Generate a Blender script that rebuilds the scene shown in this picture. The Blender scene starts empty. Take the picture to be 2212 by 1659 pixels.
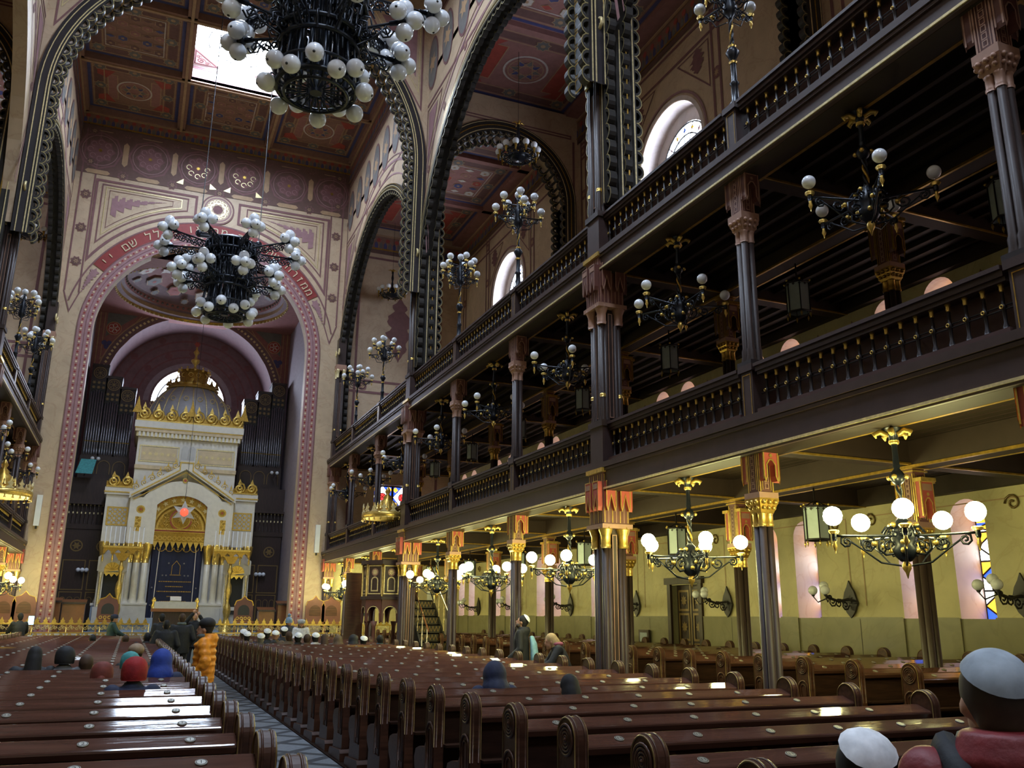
import bpy, bmesh, math, random
from mathutils import Vector, Matrix
PI = math.pi
random.seed(7)
SC = bpy.context.scene
COL = SC.collection
R = math.radians

# ---------------------------------------------------------------- materials
M = {}

def mat(name, col, rough=0.6, metal=0.0, var=0.12, scale=6.0, emit=None, strength=0.0, bump=0.0, coat=0.0, spec=0.5, stretch=None):
    m = bpy.data.materials.new(name)
    m.use_nodes = True
    nt = m.node_tree
    b = nt.nodes['Principled BSDF']
    b.inputs['Roughness'].default_value = rough
    b.inputs['Metallic'].default_value = metal
    b.inputs['Specular IOR Level'].default_value = spec
    if coat:
        b.inputs['Coat Weight'].default_value = coat
        b.inputs['Coat Roughness'].default_value = 0.08
    tc = nt.nodes.new('ShaderNodeTexCoord')
    mp = nt.nodes.new('ShaderNodeMapping')
    if stretch:
        mp.inputs['Scale'].default_value = stretch
    nt.links.new(tc.outputs['Object'], mp.inputs['Vector'])
    nz = nt.nodes.new('ShaderNodeTexNoise')
    nz.inputs['Scale'].default_value = scale
    nz.inputs['Detail'].default_value = 5.0
    nt.links.new(mp.outputs['Vector'], nz.inputs['Vector'])
    rp = nt.nodes.new('ShaderNodeValToRGB')
    a = [max(0.0, c * (1 - var)) for c in col]
    z = [min(1.0, c * (1 + var)) for c in col]
    rp.color_ramp.elements[0].position = 0.3
    rp.color_ramp.elements[1].position = 0.7
    rp.color_ramp.elements[0].color = (*a, 1)
    rp.color_ramp.elements[1].color = (*z, 1)
    nt.links.new(nz.outputs['Fac'], rp.inputs['Fac'])
    nt.links.new(rp.outputs['Color'], b.inputs['Base Color'])
    if bump:
        bp = nt.nodes.new('ShaderNodeBump')
        bp.inputs['Strength'].default_value = bump
        bp.inputs['Distance'].default_value = 0.02
        nt.links.new(nz.outputs['Fac'], bp.inputs['Height'])
        nt.links.new(bp.outputs['Normal'], b.inputs['Normal'])
    if emit:
        b.inputs['Emission Color'].default_value = (*emit, 1)
        b.inputs['Emission Strength'].default_value = strength
    M[name] = m
    return m

def marble(name, col, vein, rough=0.45, scale=1.3):
    m = mat(name, col, rough, var=0.10, scale=2.2)
    nt = m.node_tree
    b = nt.nodes['Principled BSDF']
    rp = [n for n in nt.nodes if n.type == 'VALTORGB'][0]
    mp = [n for n in nt.nodes if n.type == 'MAPPING'][0]
    nz = nt.nodes.new('ShaderNodeTexNoise')
    nz.inputs['Scale'].default_value = scale
    nz.inputs['Detail'].default_value = 7
    nz.inputs['Distortion'].default_value = 1.6
    nt.links.new(mp.outputs['Vector'], nz.inputs['Vector'])
    r2 = nt.nodes.new('ShaderNodeValToRGB')
    e = r2.color_ramp.elements
    e[0].position = 0.47; e[0].color = (0, 0, 0, 1)
    e[1].position = 0.535; e[1].color = (0, 0, 0, 1)
    k = r2.color_ramp.elements.new(0.50); k.color = (1, 1, 1, 1)
    nt.links.new(nz.outputs['Fac'], r2.inputs['Fac'])
    mx = nt.nodes.new('ShaderNodeMix'); mx.data_type = 'RGBA'
    ml = nt.nodes.new('ShaderNodeMath'); ml.operation = 'MULTIPLY'; ml.inputs[1].default_value = 0.24
    nt.links.new(r2.outputs['Color'], ml.inputs[0])
    nt.links.new(ml.outputs[0], mx.inputs[0])
    nt.links.new(rp.outputs['Color'], mx.inputs[6])
    mx.inputs[7].default_value = (*vein, 1)
    nt.links.new(mx.outputs[2], b.inputs['Base Color'])
    return m

marble('sand_wall', (0.52, 0.385, 0.255), (0.30, 0.15, 0.09), 0.55)
marble('lamplit_wall', (0.54, 0.47, 0.25), (0.34, 0.22, 0.10), 0.5)  # yellow of the lamp light is put into this wall colour
marble('pink_reveal', (0.70, 0.61, 0.57), (0.45, 0.27, 0.2), 0.5)
marble('wainscot', (0.24, 0.22, 0.13), (0.17, 0.14, 0.08), 0.22, 0.9)
marble('cream_marble', (0.62, 0.58, 0.50), (0.48, 0.42, 0.34), 0.35)
marble('blue_marble', (0.36, 0.42, 0.50), (0.25, 0.28, 0.34), 0.35)
mat('reveal_white', (0.70, 0.62, 0.60), 0.6)
mat('mauve', (0.19, 0.085, 0.085), 0.7)
mat('mauve_light', (0.30, 0.16, 0.17), 0.7)
mat('rose', (0.36, 0.105, 0.09), 0.65)
mat('rose_mid', (0.33, 0.15, 0.135), 0.65)
mat('letter_red', (0.23, 0.022, 0.018), 0.6)
mat('paint_red', (0.38, 0.07, 0.05), 0.6)
mat('paint_blue', (0.07, 0.075, 0.20), 0.6)
mat('paint_grey', (0.16, 0.15, 0.14), 0.6)
mat('paint_white', (0.62, 0.56, 0.50), 0.6)
mat('paint_tan', (0.42, 0.27, 0.15), 0.6)
mat('ceil_brown', (0.27, 0.145, 0.105), 0.7)
mat('ceil_dark', (0.17, 0.085, 0.075), 0.7)
mat('ceil_rose', (0.33, 0.155, 0.135), 0.7)
mat('frieze_dark', (0.125, 0.065, 0.052), 0.7)
mat('iron', (0.026, 0.021, 0.023), 0.42, 0.2, spec=0.5)
mat('column_brown', (0.040, 0.025, 0.021), 0.48, spec=0.3)
mat('iron_blue', (0.011, 0.014, 0.022), 0.34, 0.3, spec=0.5)
mat('rib_dark', (0.036, 0.032, 0.028), 0.5, 0.1, spec=0.3)
mat('rib_gold', (0.36, 0.29, 0.12), 0.45, 0.4)
mat('beam_shaded', (0.034, 0.021, 0.016), 0.6, spec=0.25)  # darker copy of the gallery brown, shade painted into the inner beams
mat('shaded_floor', (0.02, 0.011, 0.008), 0.95, spec=0.05)  # near-black colour carries the shade beneath the pews
mat('gallery_brown', (0.050, 0.029, 0.026), 0.42, spec=0.4)
mat('gallery_red', (0.125, 0.045, 0.036), 0.5)
mat('gallery_panel', (0.068, 0.033, 0.030), 0.5, spec=0.3)
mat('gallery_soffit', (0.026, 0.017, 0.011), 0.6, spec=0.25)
mat('gold', (0.72, 0.50, 0.13), 0.33, 0.75, var=0.2, scale=20)
mat('gold_pale', (0.70, 0.58, 0.30), 0.4, 0.4, var=0.2, scale=20)
mat('gold_deep', (0.46, 0.28, 0.05), 0.32, 0.7, var=0.25, scale=16)
mat('gold_cream', (0.58, 0.46, 0.30), 0.45)
mat('pink_gilt', (0.34, 0.19, 0.13), 0.5, 0.15)
mat('wood', (0.066, 0.027, 0.016), 0.34, var=0.35, scale=5, spec=0.35, stretch=(0.6, 6, 6), bump=0.08)
mat('wood_ledge', (0.085, 0.037, 0.025), 0.07, var=0.22, scale=4, stretch=(0.5, 5, 5), bump=0.045)
mat('wood_seat', (0.030, 0.013, 0.008), 0.75, var=0.3, spec=0.1, stretch=(0.6, 6, 6))
mat('wood_dark', (0.030, 0.014, 0.010), 0.45, var=0.3, stretch=(4, 4, 0.6))
mat('wood_gilt', (0.20, 0.13, 0.045), 0.35, 0.25)
mat('wood_orange', (0.20, 0.072, 0.024), 0.35, coat=0.3)
mat('brass_plate', (0.33, 0.31, 0.25), 0.4, 0.2)
mat('ink', (0.03, 0.025, 0.02), 0.7)
mat('opal', (0.78, 0.80, 0.84), 0.18, var=0.03, coat=0.3)
mat('lit_globe', (0.9, 0.85, 0.6), 0.4, var=0.02, emit=(1.0, 0.95, 0.40), strength=1.0)
mat('lantern_glass', (0.42, 0.50, 0.50), 0.25, var=0.08)
mat('ark_white', (0.66, 0.62, 0.56), 0.4, var=0.06)
mat('ark_grey', (0.46, 0.45, 0.45), 0.35, var=0.08)
mat('dome_grey', (0.36, 0.35, 0.38), 0.5, var=0.08)
mat('navy', (0.008, 0.010, 0.038), 0.75)
mat('apse_mauve', (0.19, 0.115, 0.125), 0.7)
mat('apse_rose', (0.30, 0.125, 0.115), 0.7)
mat('apse_grey', (0.30, 0.25, 0.28), 0.65)
mat('pipe', (0.30, 0.30, 0.34), 0.3, 0.8)
mat('leading', (0.02, 0.02, 0.02), 0.6)
mat('red_lamp', (0.8, 0.1, 0.06), 0.3, emit=(1.0, 0.06, 0.03), strength=2.5)
mat('candle', (0.80, 0.80, 0.80), 0.4, var=0.03)
mat('daylight_glass', (0.8, 0.85, 0.9), 0.4, var=0.02, emit=(0.66, 0.80, 1.0), strength=1.0)
mat('oval_glass', (0.8, 0.85, 0.95), 0.4, var=0.02, emit=(0.70, 0.80, 1.0), strength=1.0)
mat('apse_glass', (0.8, 0.85, 0.95), 0.4, var=0.02, emit=(0.72, 0.80, 1.0), strength=1.0)
mat('slit_glass', (0.8, 0.85, 0.95), 0.4, var=0.02, emit=(0.66, 0.74, 1.0), strength=1.0)
for nm, c, s in (('glass_white', (0.95, 0.97, 1.0), 1.5), ('glass_blue', (0.03, 0.10, 0.75), 1.0), ('glass_amber', (1.0, 0.45, 0.04), 1.1), ('glass_red', (0.8, 0.05, 0.05), 0.9), ('glass_pink', (0.9, 0.62, 0.66), 1.1)):
    mat(nm, c, 0.3, var=0.05, emit=c, strength=s)

def tile_floor():
    m = mat('floor_tile', (0.15, 0.165, 0.18), 0.5, var=0.25, scale=25)
    nt = m.node_tree; b = nt.nodes['Principled BSDF']
    mp = [n for n in nt.nodes if n.type == 'MAPPING'][0]
    rp = [n for n in nt.nodes if n.type == 'VALTORGB'][0]
    m2 = nt.nodes.new('ShaderNodeMapping'); m2.inputs['Rotation'].default_value = (0, 0, R(45))
    tc = [n for n in nt.nodes if n.type == 'TEX_COORD'][0]
    nt.links.new(tc.outputs['Object'], m2.inputs['Vector'])
    br = nt.nodes.new('ShaderNodeTexBrick')
    br.offset = 0.0
    br.inputs['Scale'].default_value = 1.0
    br.inputs['Brick Width'].default_value = 0.62
    br.inputs['Row Height'].default_value = 0.62
    br.inputs['Mortar Size'].default_value = 0.07
    br.inputs['Mortar Smooth'].default_value = 0.02
    br.inputs['Color1'].default_value = (1, 1, 1, 1); br.inputs['Color2'].default_value = (0.85, 0.85, 0.85, 1)
    br.inputs['Mortar'].default_value = (0.16, 0.17, 0.18, 1)
    nt.links.new(m2.outputs['Vector'], br.inputs['Vector'])
    mx = nt.nodes.new('ShaderNodeMix'); mx.data_type = 'RGBA'; mx.blend_type = 'MULTIPLY'; mx.inputs[0].default_value = 1
    nt.links.new(rp.outputs['Color'], mx.inputs[6]); nt.links.new(br.outputs['Color'], mx.inputs[7])
    nt.links.new(mx.outputs[2], b.inputs['Base Color'])
tile_floor()

# ---------------------------------------------------------------- mesh builder
class MB:
    def __init__(s):
        s.v = []; s.f = []; s.m = []; s.sm = []; s.names = []
        s.T = None; s.jit = 0
    def mi(s, name):
        if name not in s.names: s.names.append(name)
        return s.names.index(name)
    def pt(s, p):
        p = Vector(p)
        if s.T is not None: p = s.T @ p
        s.v.append((p.x, p.y, p.z)); return len(s.v) - 1
    def face(s, pts, m, smooth=False):
        s.f.append([s.pt(p) for p in pts]); s.m.append(s.mi(m)); s.sm.append(smooth)
    def grid(s, rows, m, close_u=False, close_v=False, smooth=True):
        ids = [[s.pt(p) for p in r] for r in rows]
        n = len(ids); k = len(ids[0]); mi = s.mi(m)
        for i in range(n if close_v else n - 1):
            a = ids[i]; b = ids[(i + 1) % n]
            for j in range(k if close_u else k - 1):
                s.f.append([a[j], a[(j + 1) % k], b[(j + 1) % k], b[j]]); s.m.append(mi); s.sm.append(smooth)
        return ids
    def box(s, x0, x1, y0, y1, z0, z1, m):
        P = [(x0, y0, z0), (x1, y0, z0), (x1, y1, z0), (x0, y1, z0), (x0, y0, z1), (x1, y0, z1), (x1, y1, z1), (x0, y1, z1)]
        i = [s.pt(p) for p in P]; mi = s.mi(m)
        for q in ((3, 2, 1, 0), (4, 5, 6, 7), (0, 1, 5, 4), (1, 2, 6, 5), (2, 3, 7, 6), (3, 0, 4, 7)):
            s.f.append([i[k] for k in q]); s.m.append(mi); s.sm.append(False)
    def prism(s, poly, f, d0, d1, m, mside=None):
        """poly: list of (u,v); f(u,v,d) -> xyz; extruded from d0 to d1"""
        a = [s.pt(f(u, v, d0)) for u, v in poly]; b = [s.pt(f(u, v, d1)) for u, v in poly]
        mi = s.mi(m); ms = s.mi(mside or m); n = len(poly)
        s.f.append(a[::-1]); s.m.append(mi); s.sm.append(False)
        s.f.append(b); s.m.append(mi); s.sm.append(False)
        for j in range(n):
            s.f.append([a[j], a[(j + 1) % n], b[(j + 1) % n], b[j]]); s.m.append(ms); s.sm.append(False)
    def lathe(s, prof, c=(0, 0, 0), n=12, m='iron', smooth=True, axis='z'):
        rows = []
        for r, z in prof:
            row = []
            for j in range(n):
                a = 2 * PI * j / n
                if axis == 'z': row.append((c[0] + r * math.cos(a), c[1] + r * math.sin(a), c[2] + z))
                elif axis == 'x': row.append((c[0] + z, c[1] + r * math.cos(a), c[2] + r * math.sin(a)))
                else: row.append((c[0] + r * math.cos(a), c[1] + z, c[2] + r * math.sin(a)))
            rows.append(row)
        ids = s.grid(rows, m, close_u=True, smooth=smooth)
        for k, e in ((0, ids[0]), (-1, ids[-1])):
            if prof[k][0] > 1e-4:
                s.f.append(list(e)); s.m.append(s.mi(m)); s.sm.append(False)
    def sphere(s, c, r, n=12, k=8, m='opal', sq=(1, 1, 1)):
        rows = []
        for i in range(k + 1):
            t = PI * i / k
            rr = max(r * math.sin(t), 1e-5)
            rows.append([(c[0] + sq[0] * rr * math.cos(2 * PI * j / n), c[1] + sq[1] * rr * math.sin(2 * PI * j / n), c[2] - sq[2] * r * math.cos(t)) for j in range(n)])
        s.grid(rows, m, close_u=True)
    def tube(s, pts, r, n=6, m='iron', caps=True, closed=False):
        pts = [Vector(p) for p in pts]
        rs = r if isinstance(r, (list, tuple)) else [r] * len(pts)
        rows = []; up = None
        for i, p in enumerate(pts):
            if closed: t = pts[(i + 1) % len(pts)] - pts[i - 1]
            else: t = pts[min(i + 1, len(pts) - 1)] - pts[max(i - 1, 0)]
            if t.length < 1e-9: t = Vector((0, 0, 1))
            t.normalize()
            if up is None:
                up = Vector((0, 0, 1)) if abs(t.z) < 0.9 else Vector((1, 0, 0))
            a = t.cross(up)
            if a.length < 1e-6: a = t.cross(Vector((0, 1, 0)))
            a.normalize(); b = a.cross(t).normalized(); up = b
            rows.append([p + rs[i] * (a * math.cos(2 * PI * j / n) + b * math.sin(2 * PI * j / n)) for j in range(n)])
        ids = s.grid(rows, m, close_u=True, close_v=closed)
        if caps and not closed:
            for e in (ids[0], ids[-1]):
                s.f.append(list(e)); s.m.append(s.mi(m)); s.sm.append(False)
    def ring(s, c, Rr, r, n=16, k=6, m='iron', axis='z'):
        pts = []
        for i in range(n):
            a = 2 * PI * i / n; x = Rr * math.cos(a); y = Rr * math.sin(a)
            pts.append({'z': (c[0] + x, c[1] + y, c[2]), 'x': (c[0], c[1] + x, c[2] + y), 'y': (c[0] + x, c[1], c[2] + y)}[axis])
        s.tube(pts, r, k, m, closed=True)
    def spiral(s, c, f, r0, turns, r, n=14, m='iron', k=4, start=0.0, sgn=1):
        """flat scroll in the plane f(u,v)->xyz around c=(u,v)"""
        pts = []
        for i in range(n + 1):
            t = i / n; a = start + sgn * 2 * PI * turns * t; q = r0 * (1 - 0.85 * t)
            pts.append(f(c[0] + q * math.cos(a), c[1] + q * math.sin(a)))
        s.tube(pts, r, k, m)
    def ribbon(s, pts, w, f, d, m, closed=False, t=0.012):
        """painted / raised band of width w along 2-D points, on the plane f(u,v,d)"""
        s.jit = (s.jit + 1) % 64; d = d + s.jit * 3e-5
        n = len(pts); L = []; Rr = []
        for i in range(n):
            p = Vector((pts[i][0], pts[i][1]))
            if closed: a = Vector(pts[i - 1][:2]); b = Vector(pts[(i + 1) % n][:2])
            else: a = Vector(pts[max(i - 1, 0)][:2]); b = Vector(pts[min(i + 1, n - 1)][:2])
            d1 = (p - a); d2 = (b - p)
            if d1.length < 1e-9: d1 = d2
            if d2.length < 1e-9: d2 = d1
            n1 = Vector((-d1.y, d1.x)).normalized(); n2 = Vector((-d2.y, d2.x)).normalized()
            nn = n1 + n2
            if nn.length < 1e-6: nn = n1
            nn.normalize(); k = w / 2 / max(0.35, nn.dot(n1))
            L.append(p + nn * k); Rr.append(p - nn * k)
        idx = range(n if closed else n - 1)
        for i in idx:
            j = (i + 1) % n
            s.face([f(L[i].x, L[i].y, d), f(L[j].x, L[j].y, d), f(Rr[j].x, Rr[j].y, d), f(Rr[i].x, Rr[i].y, d)], m)
    def poly(s, pts, f, d, m):
        s.jit = (s.jit + 1) % 64; d = d + s.jit * 3e-5
        s.face([f(u, v, d) for u, v in pts], m)
    def disc(s, c, r, f, d, m, n=16, ry=None):
        s.poly([(c[0] + r * math.cos(2 * PI * i / n), c[1] + (ry or r) * math.sin(2 * PI * i / n)) for i in range(n)], f, d, m)
    def circle_band(s, c, r, w, f, d, m, n=28, a0=0.0, a1=2 * PI):
        full = abs(a1 - a0 - 2 * PI) < 1e-6
        k = n if full else n + 1
        s.ribbon([(c[0] + r * math.cos(a0 + (a1 - a0) * i / n), c[1] + r * math.sin(a0 + (a1 - a0) * i / n)) for i in range(k)], w, f, d, m, closed=full)
    def star(s, c, r, f, d, m, n=8, q=0.72, rot=0.0):
        s.poly([(c[0] + (r if i % 2 == 0 else r * q) * math.cos(rot + PI * i / n), c[1] + (r if i % 2 == 0 else r * q) * math.sin(rot + PI * i / n)) for i in range(2 * n)], f, d, m)
    def rect(s, u0, u1, v0, v1, f, d, m):
        s.poly([(u0, v0), (u1, v0), (u1, v1), (u0, v1)], f, d, m)
    def frame(s, u0, u1, v0, v1, w, f, d, m):
        s.ribbon([(u0, v0), (u1, v0), (u1, v1), (u0, v1)], w, f, d, m, closed=True)
    def mesh(s, name):
        me = bpy.data.meshes.new(name)
        me.from_pydata(s.v, [], s.f)
        for n in s.names: me.materials.append(M[n])
        me.polygons.foreach_set('material_index', s.m)
        me.polygons.foreach_set('use_smooth', s.sm)
        me.update()
        return me
    def build(s, name, parent=None, loc=None, rotz=0.0):
        o = bpy.data.objects.new(name, s.mesh(name)); COL.objects.link(o)
        if parent is not None: o.parent = parent
        if loc is not None: o.location = loc
        if rotz: o.rotation_euler = (0, 0, rotz)
        return o

def struct(name, mb):
    o = mb.build(name); o['kind'] = 'structure'; return o

def tag(o, label, cat, group=None, kind=None):
    o['label'] = label; o['category'] = cat
    if group: o['group'] = group
    if kind: o['kind'] = kind
    return o

def thing(name, label, cat, loc=(0, 0, 0), rotz=0.0, group=None, kind='thing'):
    o = bpy.data.objects.new(name, None); COL.objects.link(o)
    o.empty_display_size = 0.1
    o.location = loc; o.rotation_euler = (0, 0, rotz)
    return tag(o, label, cat, group, kind)

KIDS = {}
def kids_of(o):
    return list(o.children)

def copy_tree(o, parent=None):
    c = o.copy(); COL.objects.link(c)
    if parent is not None: c.parent = parent
    for ch in o.children: copy_tree(ch, c)
    return c

def dup(root, label, loc, rotz=0.0, scale=None, group=None):
    c = copy_tree(root)
    c.location = loc; c.rotation_euler = (0, 0, rotz)
    if scale is not None: c.scale = scale
    c['label'] = label
    if group: c['group'] = group
    return c

ORD = 'first second third fourth fifth sixth seventh eighth ninth tenth eleventh twelfth thirteenth fourteenth fifteenth sixteenth seventeenth eighteenth nineteenth twentieth'.split()
def ordinal(i):
    if i <= 20: return ORD[i - 1]
    t = {2: 'twenty', 3: 'thirty', 4: 'forty'}[i // 10]
    if i % 10 == 0: return {2: 'twentieth', 3: 'thirtieth', 4: 'fortieth'}[i // 10]
    return t + '-' + ORD[i % 10 - 1]

# ---------------------------------------------------------------- camera
W = 5.446; WO = 10.8; YC0 = 4.905; S = 3.845; YE = YC0 + 8 * S
def YK(k): return YC0 + k * S
ZLB, ZLF, ZLR = 3.63, 4.09, 4.755      # lower gallery: beam bottom, rail foot, rail top
ZUB, ZUF, ZUR = 7.42, 7.80, 8.51
ZC, ZA, ZP = 21.3, 18.3, 0.95
def camera():
    yaw, pit, rol = R(22.8185), R(14.9154), R(0.4926)
    fw = Vector((math.sin(yaw) * math.cos(pit), math.cos(yaw) * math.cos(pit), math.sin(pit)))
    r0 = Vector((math.cos(yaw), -math.sin(yaw), 0)); u0 = r0.cross(fw)
    r = math.cos(rol) * r0 + math.sin(rol) * u0; u = -math.sin(rol) * r0 + math.cos(rol) * u0
    cd = bpy.data.cameras.new('camera'); co = bpy.data.objects.new('camera', cd); COL.objects.link(co)
    mw = Matrix((( r.x, u.x, -fw.x, -1.5932), (r.y, u.y, -fw.y, 0.0), (r.z, u.z, -fw.z, 1.65), (0, 0, 0, 1)))
    co.matrix_world = mw
    cd.sensor_fit = 'HORIZONTAL'; cd.sensor_width = 36.0; cd.lens = 36.0 * 1888.8 / 2212.0
    cd.clip_end = 200
    SC.camera = co
camera()

def fX(x, s=1):       # plane X = x facing the nave; u = Y, v = Z, d = towards the nave centre line
    return lambda u, v, d: (x - s * d, u, v)
def fY(y):            # plane Y = y facing the camera; u = X, v = Z
    return lambda u, v, d: (u, y - d, v)
def fZ(z):            # ceiling plane, facing down; u = X, v = Y
    return lambda u, v, d: (u, v, z - d)
# ---------------------------------------------------------------- walls with openings
def arch_pts(uc, hw, vs, n=24, R_=None):
    return [(uc - hw * math.cos(PI * i / n), vs + hw * math.sin(PI * i / n)) for i in range(n + 1)]

def op_round(uc, hw, vb, vs, depth=0.4, jm=None, n=20):
    us = [uc - hw * math.cos(PI * i / n) for i in range(n + 1)]
    up = lambda u: vs + math.sqrt(max(0.0, hw * hw - (u - uc) ** 2))
    return dict(us=us, lo=lambda u: vb, up=up, depth=depth, jm=jm, out=[(uc - hw, vb)] + arch_pts(uc, hw, vs, n) + [(uc + hw, vb)], closed=True)
def op_rect(uc, hw, vb, vt, depth=0.4, jm=None):
    return dict(us=[uc - hw, uc + hw], lo=lambda u: vb, up=lambda u: vt, depth=depth, jm=jm, out=[(uc - hw, vb), (uc - hw, vt), (uc + hw, vt), (uc + hw, vb)], closed=True)
def op_circle(uc, vc, r, depth=0.4, jm=None, n=28):
    us = [uc - r * math.cos(PI * i / n) for i in range(n + 1)]
    q = lambda u: math.sqrt(max(0.0, r * r - (u - uc) ** 2))
    return dict(us=us, lo=lambda u: vc - q(u), up=lambda u: vc + q(u), depth=depth, jm=jm, out=[(uc + r * math.cos(2 * PI * i / (2 * n)), vc + r * math.sin(2 * PI * i / (2 * n))) for i in range(2 * n)], closed=True)

def wall_open(mb, f, u0, u1, v0, v1, ops, m, back=None, mback=None):
    us = {round(u0, 5), round(u1, 5)}
    for o in ops:
        for u in o['us']: us.add(round(min(max(u, u0), u1), 5))
    us = sorted(us)
    for d, mm in ((0.0, m),) + (((-back, mback or m),) if back else ()):
        for a, b in zip(us, us[1:]):
            if b - a < 1e-5: continue
            mid = (a + b) / 2
            cov = sorted([o for o in ops if o['us'][0] - 1e-6 < mid < o['us'][-1] + 1e-6], key=lambda o: o['lo'](mid))
            la, lb = v0, v0
            for o in cov:
                pa, pb = o['lo'](a), o['lo'](b)
                if max(pa - la, pb - lb) > 1e-4: mb.face([f(a, la, d), f(b, lb, d), f(b, pb, d), f(a, pa, d)], mm)
                la, lb = o['up'](a), o['up'](b)
            if max(v1 - la, v1 - lb) > 1e-4: mb.face([f(a, la, d), f(b, lb, d), f(b, v1, d), f(a, v1, d)], mm)
    for o in ops:
        P = o['out']; n = len(P); dep = back or o['depth']
        for i in range(n):
            p, q = P[i], P[(i + 1) % n]
            if abs(p[1] - v0) < 1e-6 and abs(q[1] - v0) < 1e-6: continue
            mb.face([f(p[0], p[1], 0), f(q[0], q[1], 0), f(q[0], q[1], -dep), f(p[0], p[1], -dep)], o['jm'] or m)

def cusp_row(mb, pts, f, size, d0, d1, m='rib_dark', edge='rib_gold', inward=1.0):
    """scalloped fringe hanging from a 2-D path (list of points, evenly spaced) into the opening"""
    for i in range(len(pts) - 1):
        a = Vector(pts[i]); b = Vector(pts[i + 1]); t = (b - a); L = t.length; t.normalize()
        nrm = Vector((t.y, -t.x)) * inward
        c = (a + b) / 2
        ro, ri = L * 0.52, L * 0.30
        n = 7
        O = [c - t * ro * math.cos(PI * k / n) + nrm * size * math.sin(PI * k / n) for k in range(n + 1)]
        I = [c - t * ri * math.cos(PI * k / n) + nrm * size * 0.72 * math.sin(PI * k / n) for k in range(n + 1)]
        for k in range(n):
            mb.face([f(O[k].x, O[k].y, d0), f(O[k + 1].x, O[k + 1].y, d0), f(O[k + 1].x, O[k + 1].y, d1), f(O[k].x, O[k].y, d1)], m)
            mb.face([f(I[k].x, I[k].y, d0), f(I[k + 1].x, I[k + 1].y, d0), f(I[k + 1].x, I[k + 1].y, d1), f(I[k].x, I[k].y, d1)], m)
            for d in (d0, d1):
                mb.face([f(O[k].x, O[k].y, d), f(O[k + 1].x, O[k + 1].y, d), f(I[k + 1].x, I[k + 1].y, d), f(I[k].x, I[k].y, d)], m)
        sg = 1 if d0 > d1 else -1
        mb.ribbon([(p.x, p.y) for p in O], size * .12, f, d0 + sg * .004, edge)

def path_even(pts, step):
    out = [Vector(pts[0])]; acc = 0.0
    L = sum((Vector(b) - Vector(a)).length for a, b in zip(pts, pts[1:]))
    n = max(1, round(L / step)); st = L / n; need = st
    for a, b in zip(pts, pts[1:]):
        a = Vector(a); b = Vector(b); l = (b - a).length; pos = 0.0
        while l - pos >= need - 1e-9:
            pos += need; out.append(a + (b - a) * (pos / l)); need = st
        need -= (l - pos)
    if (out[-1] - Vector(pts[-1])).length > st * 0.3: out.append(Vector(pts[-1]))
    return [(p.x, p.y) for p in out]

def offset_path(pts, w):
    out = []
    for i in range(len(pts)):
        a = Vector(pts[max(i - 1, 0)]); b = Vector(pts[min(i + 1, len(pts) - 1)])
        t = (b - a).normalized(); out.append((pts[i][0] - t.y * w, pts[i][1] + t.x * w))
    return out

def frieze(mb, f, u0, u1, v0, h, d=0.02, step=0.40):
    """painted cornice: red rosettes over blue trefoils between gold lines"""
    mb.rect(u0, u1, v0, v0 + h, f, d * 0.5, 'ceil_brown')
    n = max(1, int(abs(u1 - u0) / step)); st = (u1 - u0) / n
    for i in range(n):
        c = u0 + (i + 0.5) * st; w = abs(st)
        mb.disc((c, v0 + h * 0.62), w * 0.24, f, d, 'paint_red', 8)
        mb.poly([(c - w * 0.42, v0 + h * 0.08), (c - w * 0.1, v0 + h * 0.08), (c - w * 0.06, v0 + h * 0.3), (c - w * 0.26, v0 + h * 0.5), (c - w * 0.44, v0 + h * 0.36)], f, d, 'paint_blue')
        mb.poly([(c + w * 0.42, v0 + h * 0.08), (c + w * 0.1, v0 + h * 0.08), (c + w * 0.06, v0 + h * 0.3), (c + w * 0.26, v0 + h * 0.5), (c + w * 0.44, v0 + h * 0.36)], f, d, 'paint_grey')
        mb.rect(c - w * 0.03, c + w * 0.03, v0 + h * 0.1, v0 + h * 0.5, f, d, 'paint_tan')
    mb.rect(u0, u1, v0 - 0.03, v0 + 0.03, f, d * 1.6, 'gold_deep')
    mb.rect(u0, u1, v0 + h - 0.09, v0 + h, f, d * 1.6, 'paint_tan')
    mb.rect(u0, u1, v0 - 0.22, v0 - 0.03, f, d * 0.8, 'frieze_dark')

def rosette_star(mb, c, r, f, d):
    mb.star(c, r * 1.45, f, d, 'mauve', 8, 0.72, PI / 8)
    mb.disc(c, r, f, d + 0.006, 'frieze_dark', 16)
    mb.star(c, r * 0.75, f, d + 0.012, 'paint_tan', 6, 0.35)
    mb.disc(c, r * 0.2, f, d + 0.018, 'frieze_dark', 8)

def arabesque(mb, c, w, h, f, d, m='mauve', seed=1, up=True):
    rnd = random.Random(seed); n = 26; L = []; Rr = []
    for i in range(n + 1):
        t = i / n
        q = math.sin(PI * min(1, t * 1.15)) ** 0.8 * (0.55 + 0.45 * abs(math.sin(t * 15))) * (0.75 + 0.4 * rnd.random())
        v = c[1] + (t - 0.5) * h * (1 if up else -1)
        L.append((c[0] - w / 2 * q, v)); Rr.append((c[0] + w / 2 * q * (0.85 + 0.3 * rnd.random()), v))
    for i in range(n):
        mb.poly([L[i], Rr[i], Rr[i + 1], L[i + 1]], f, d, m)

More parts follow.
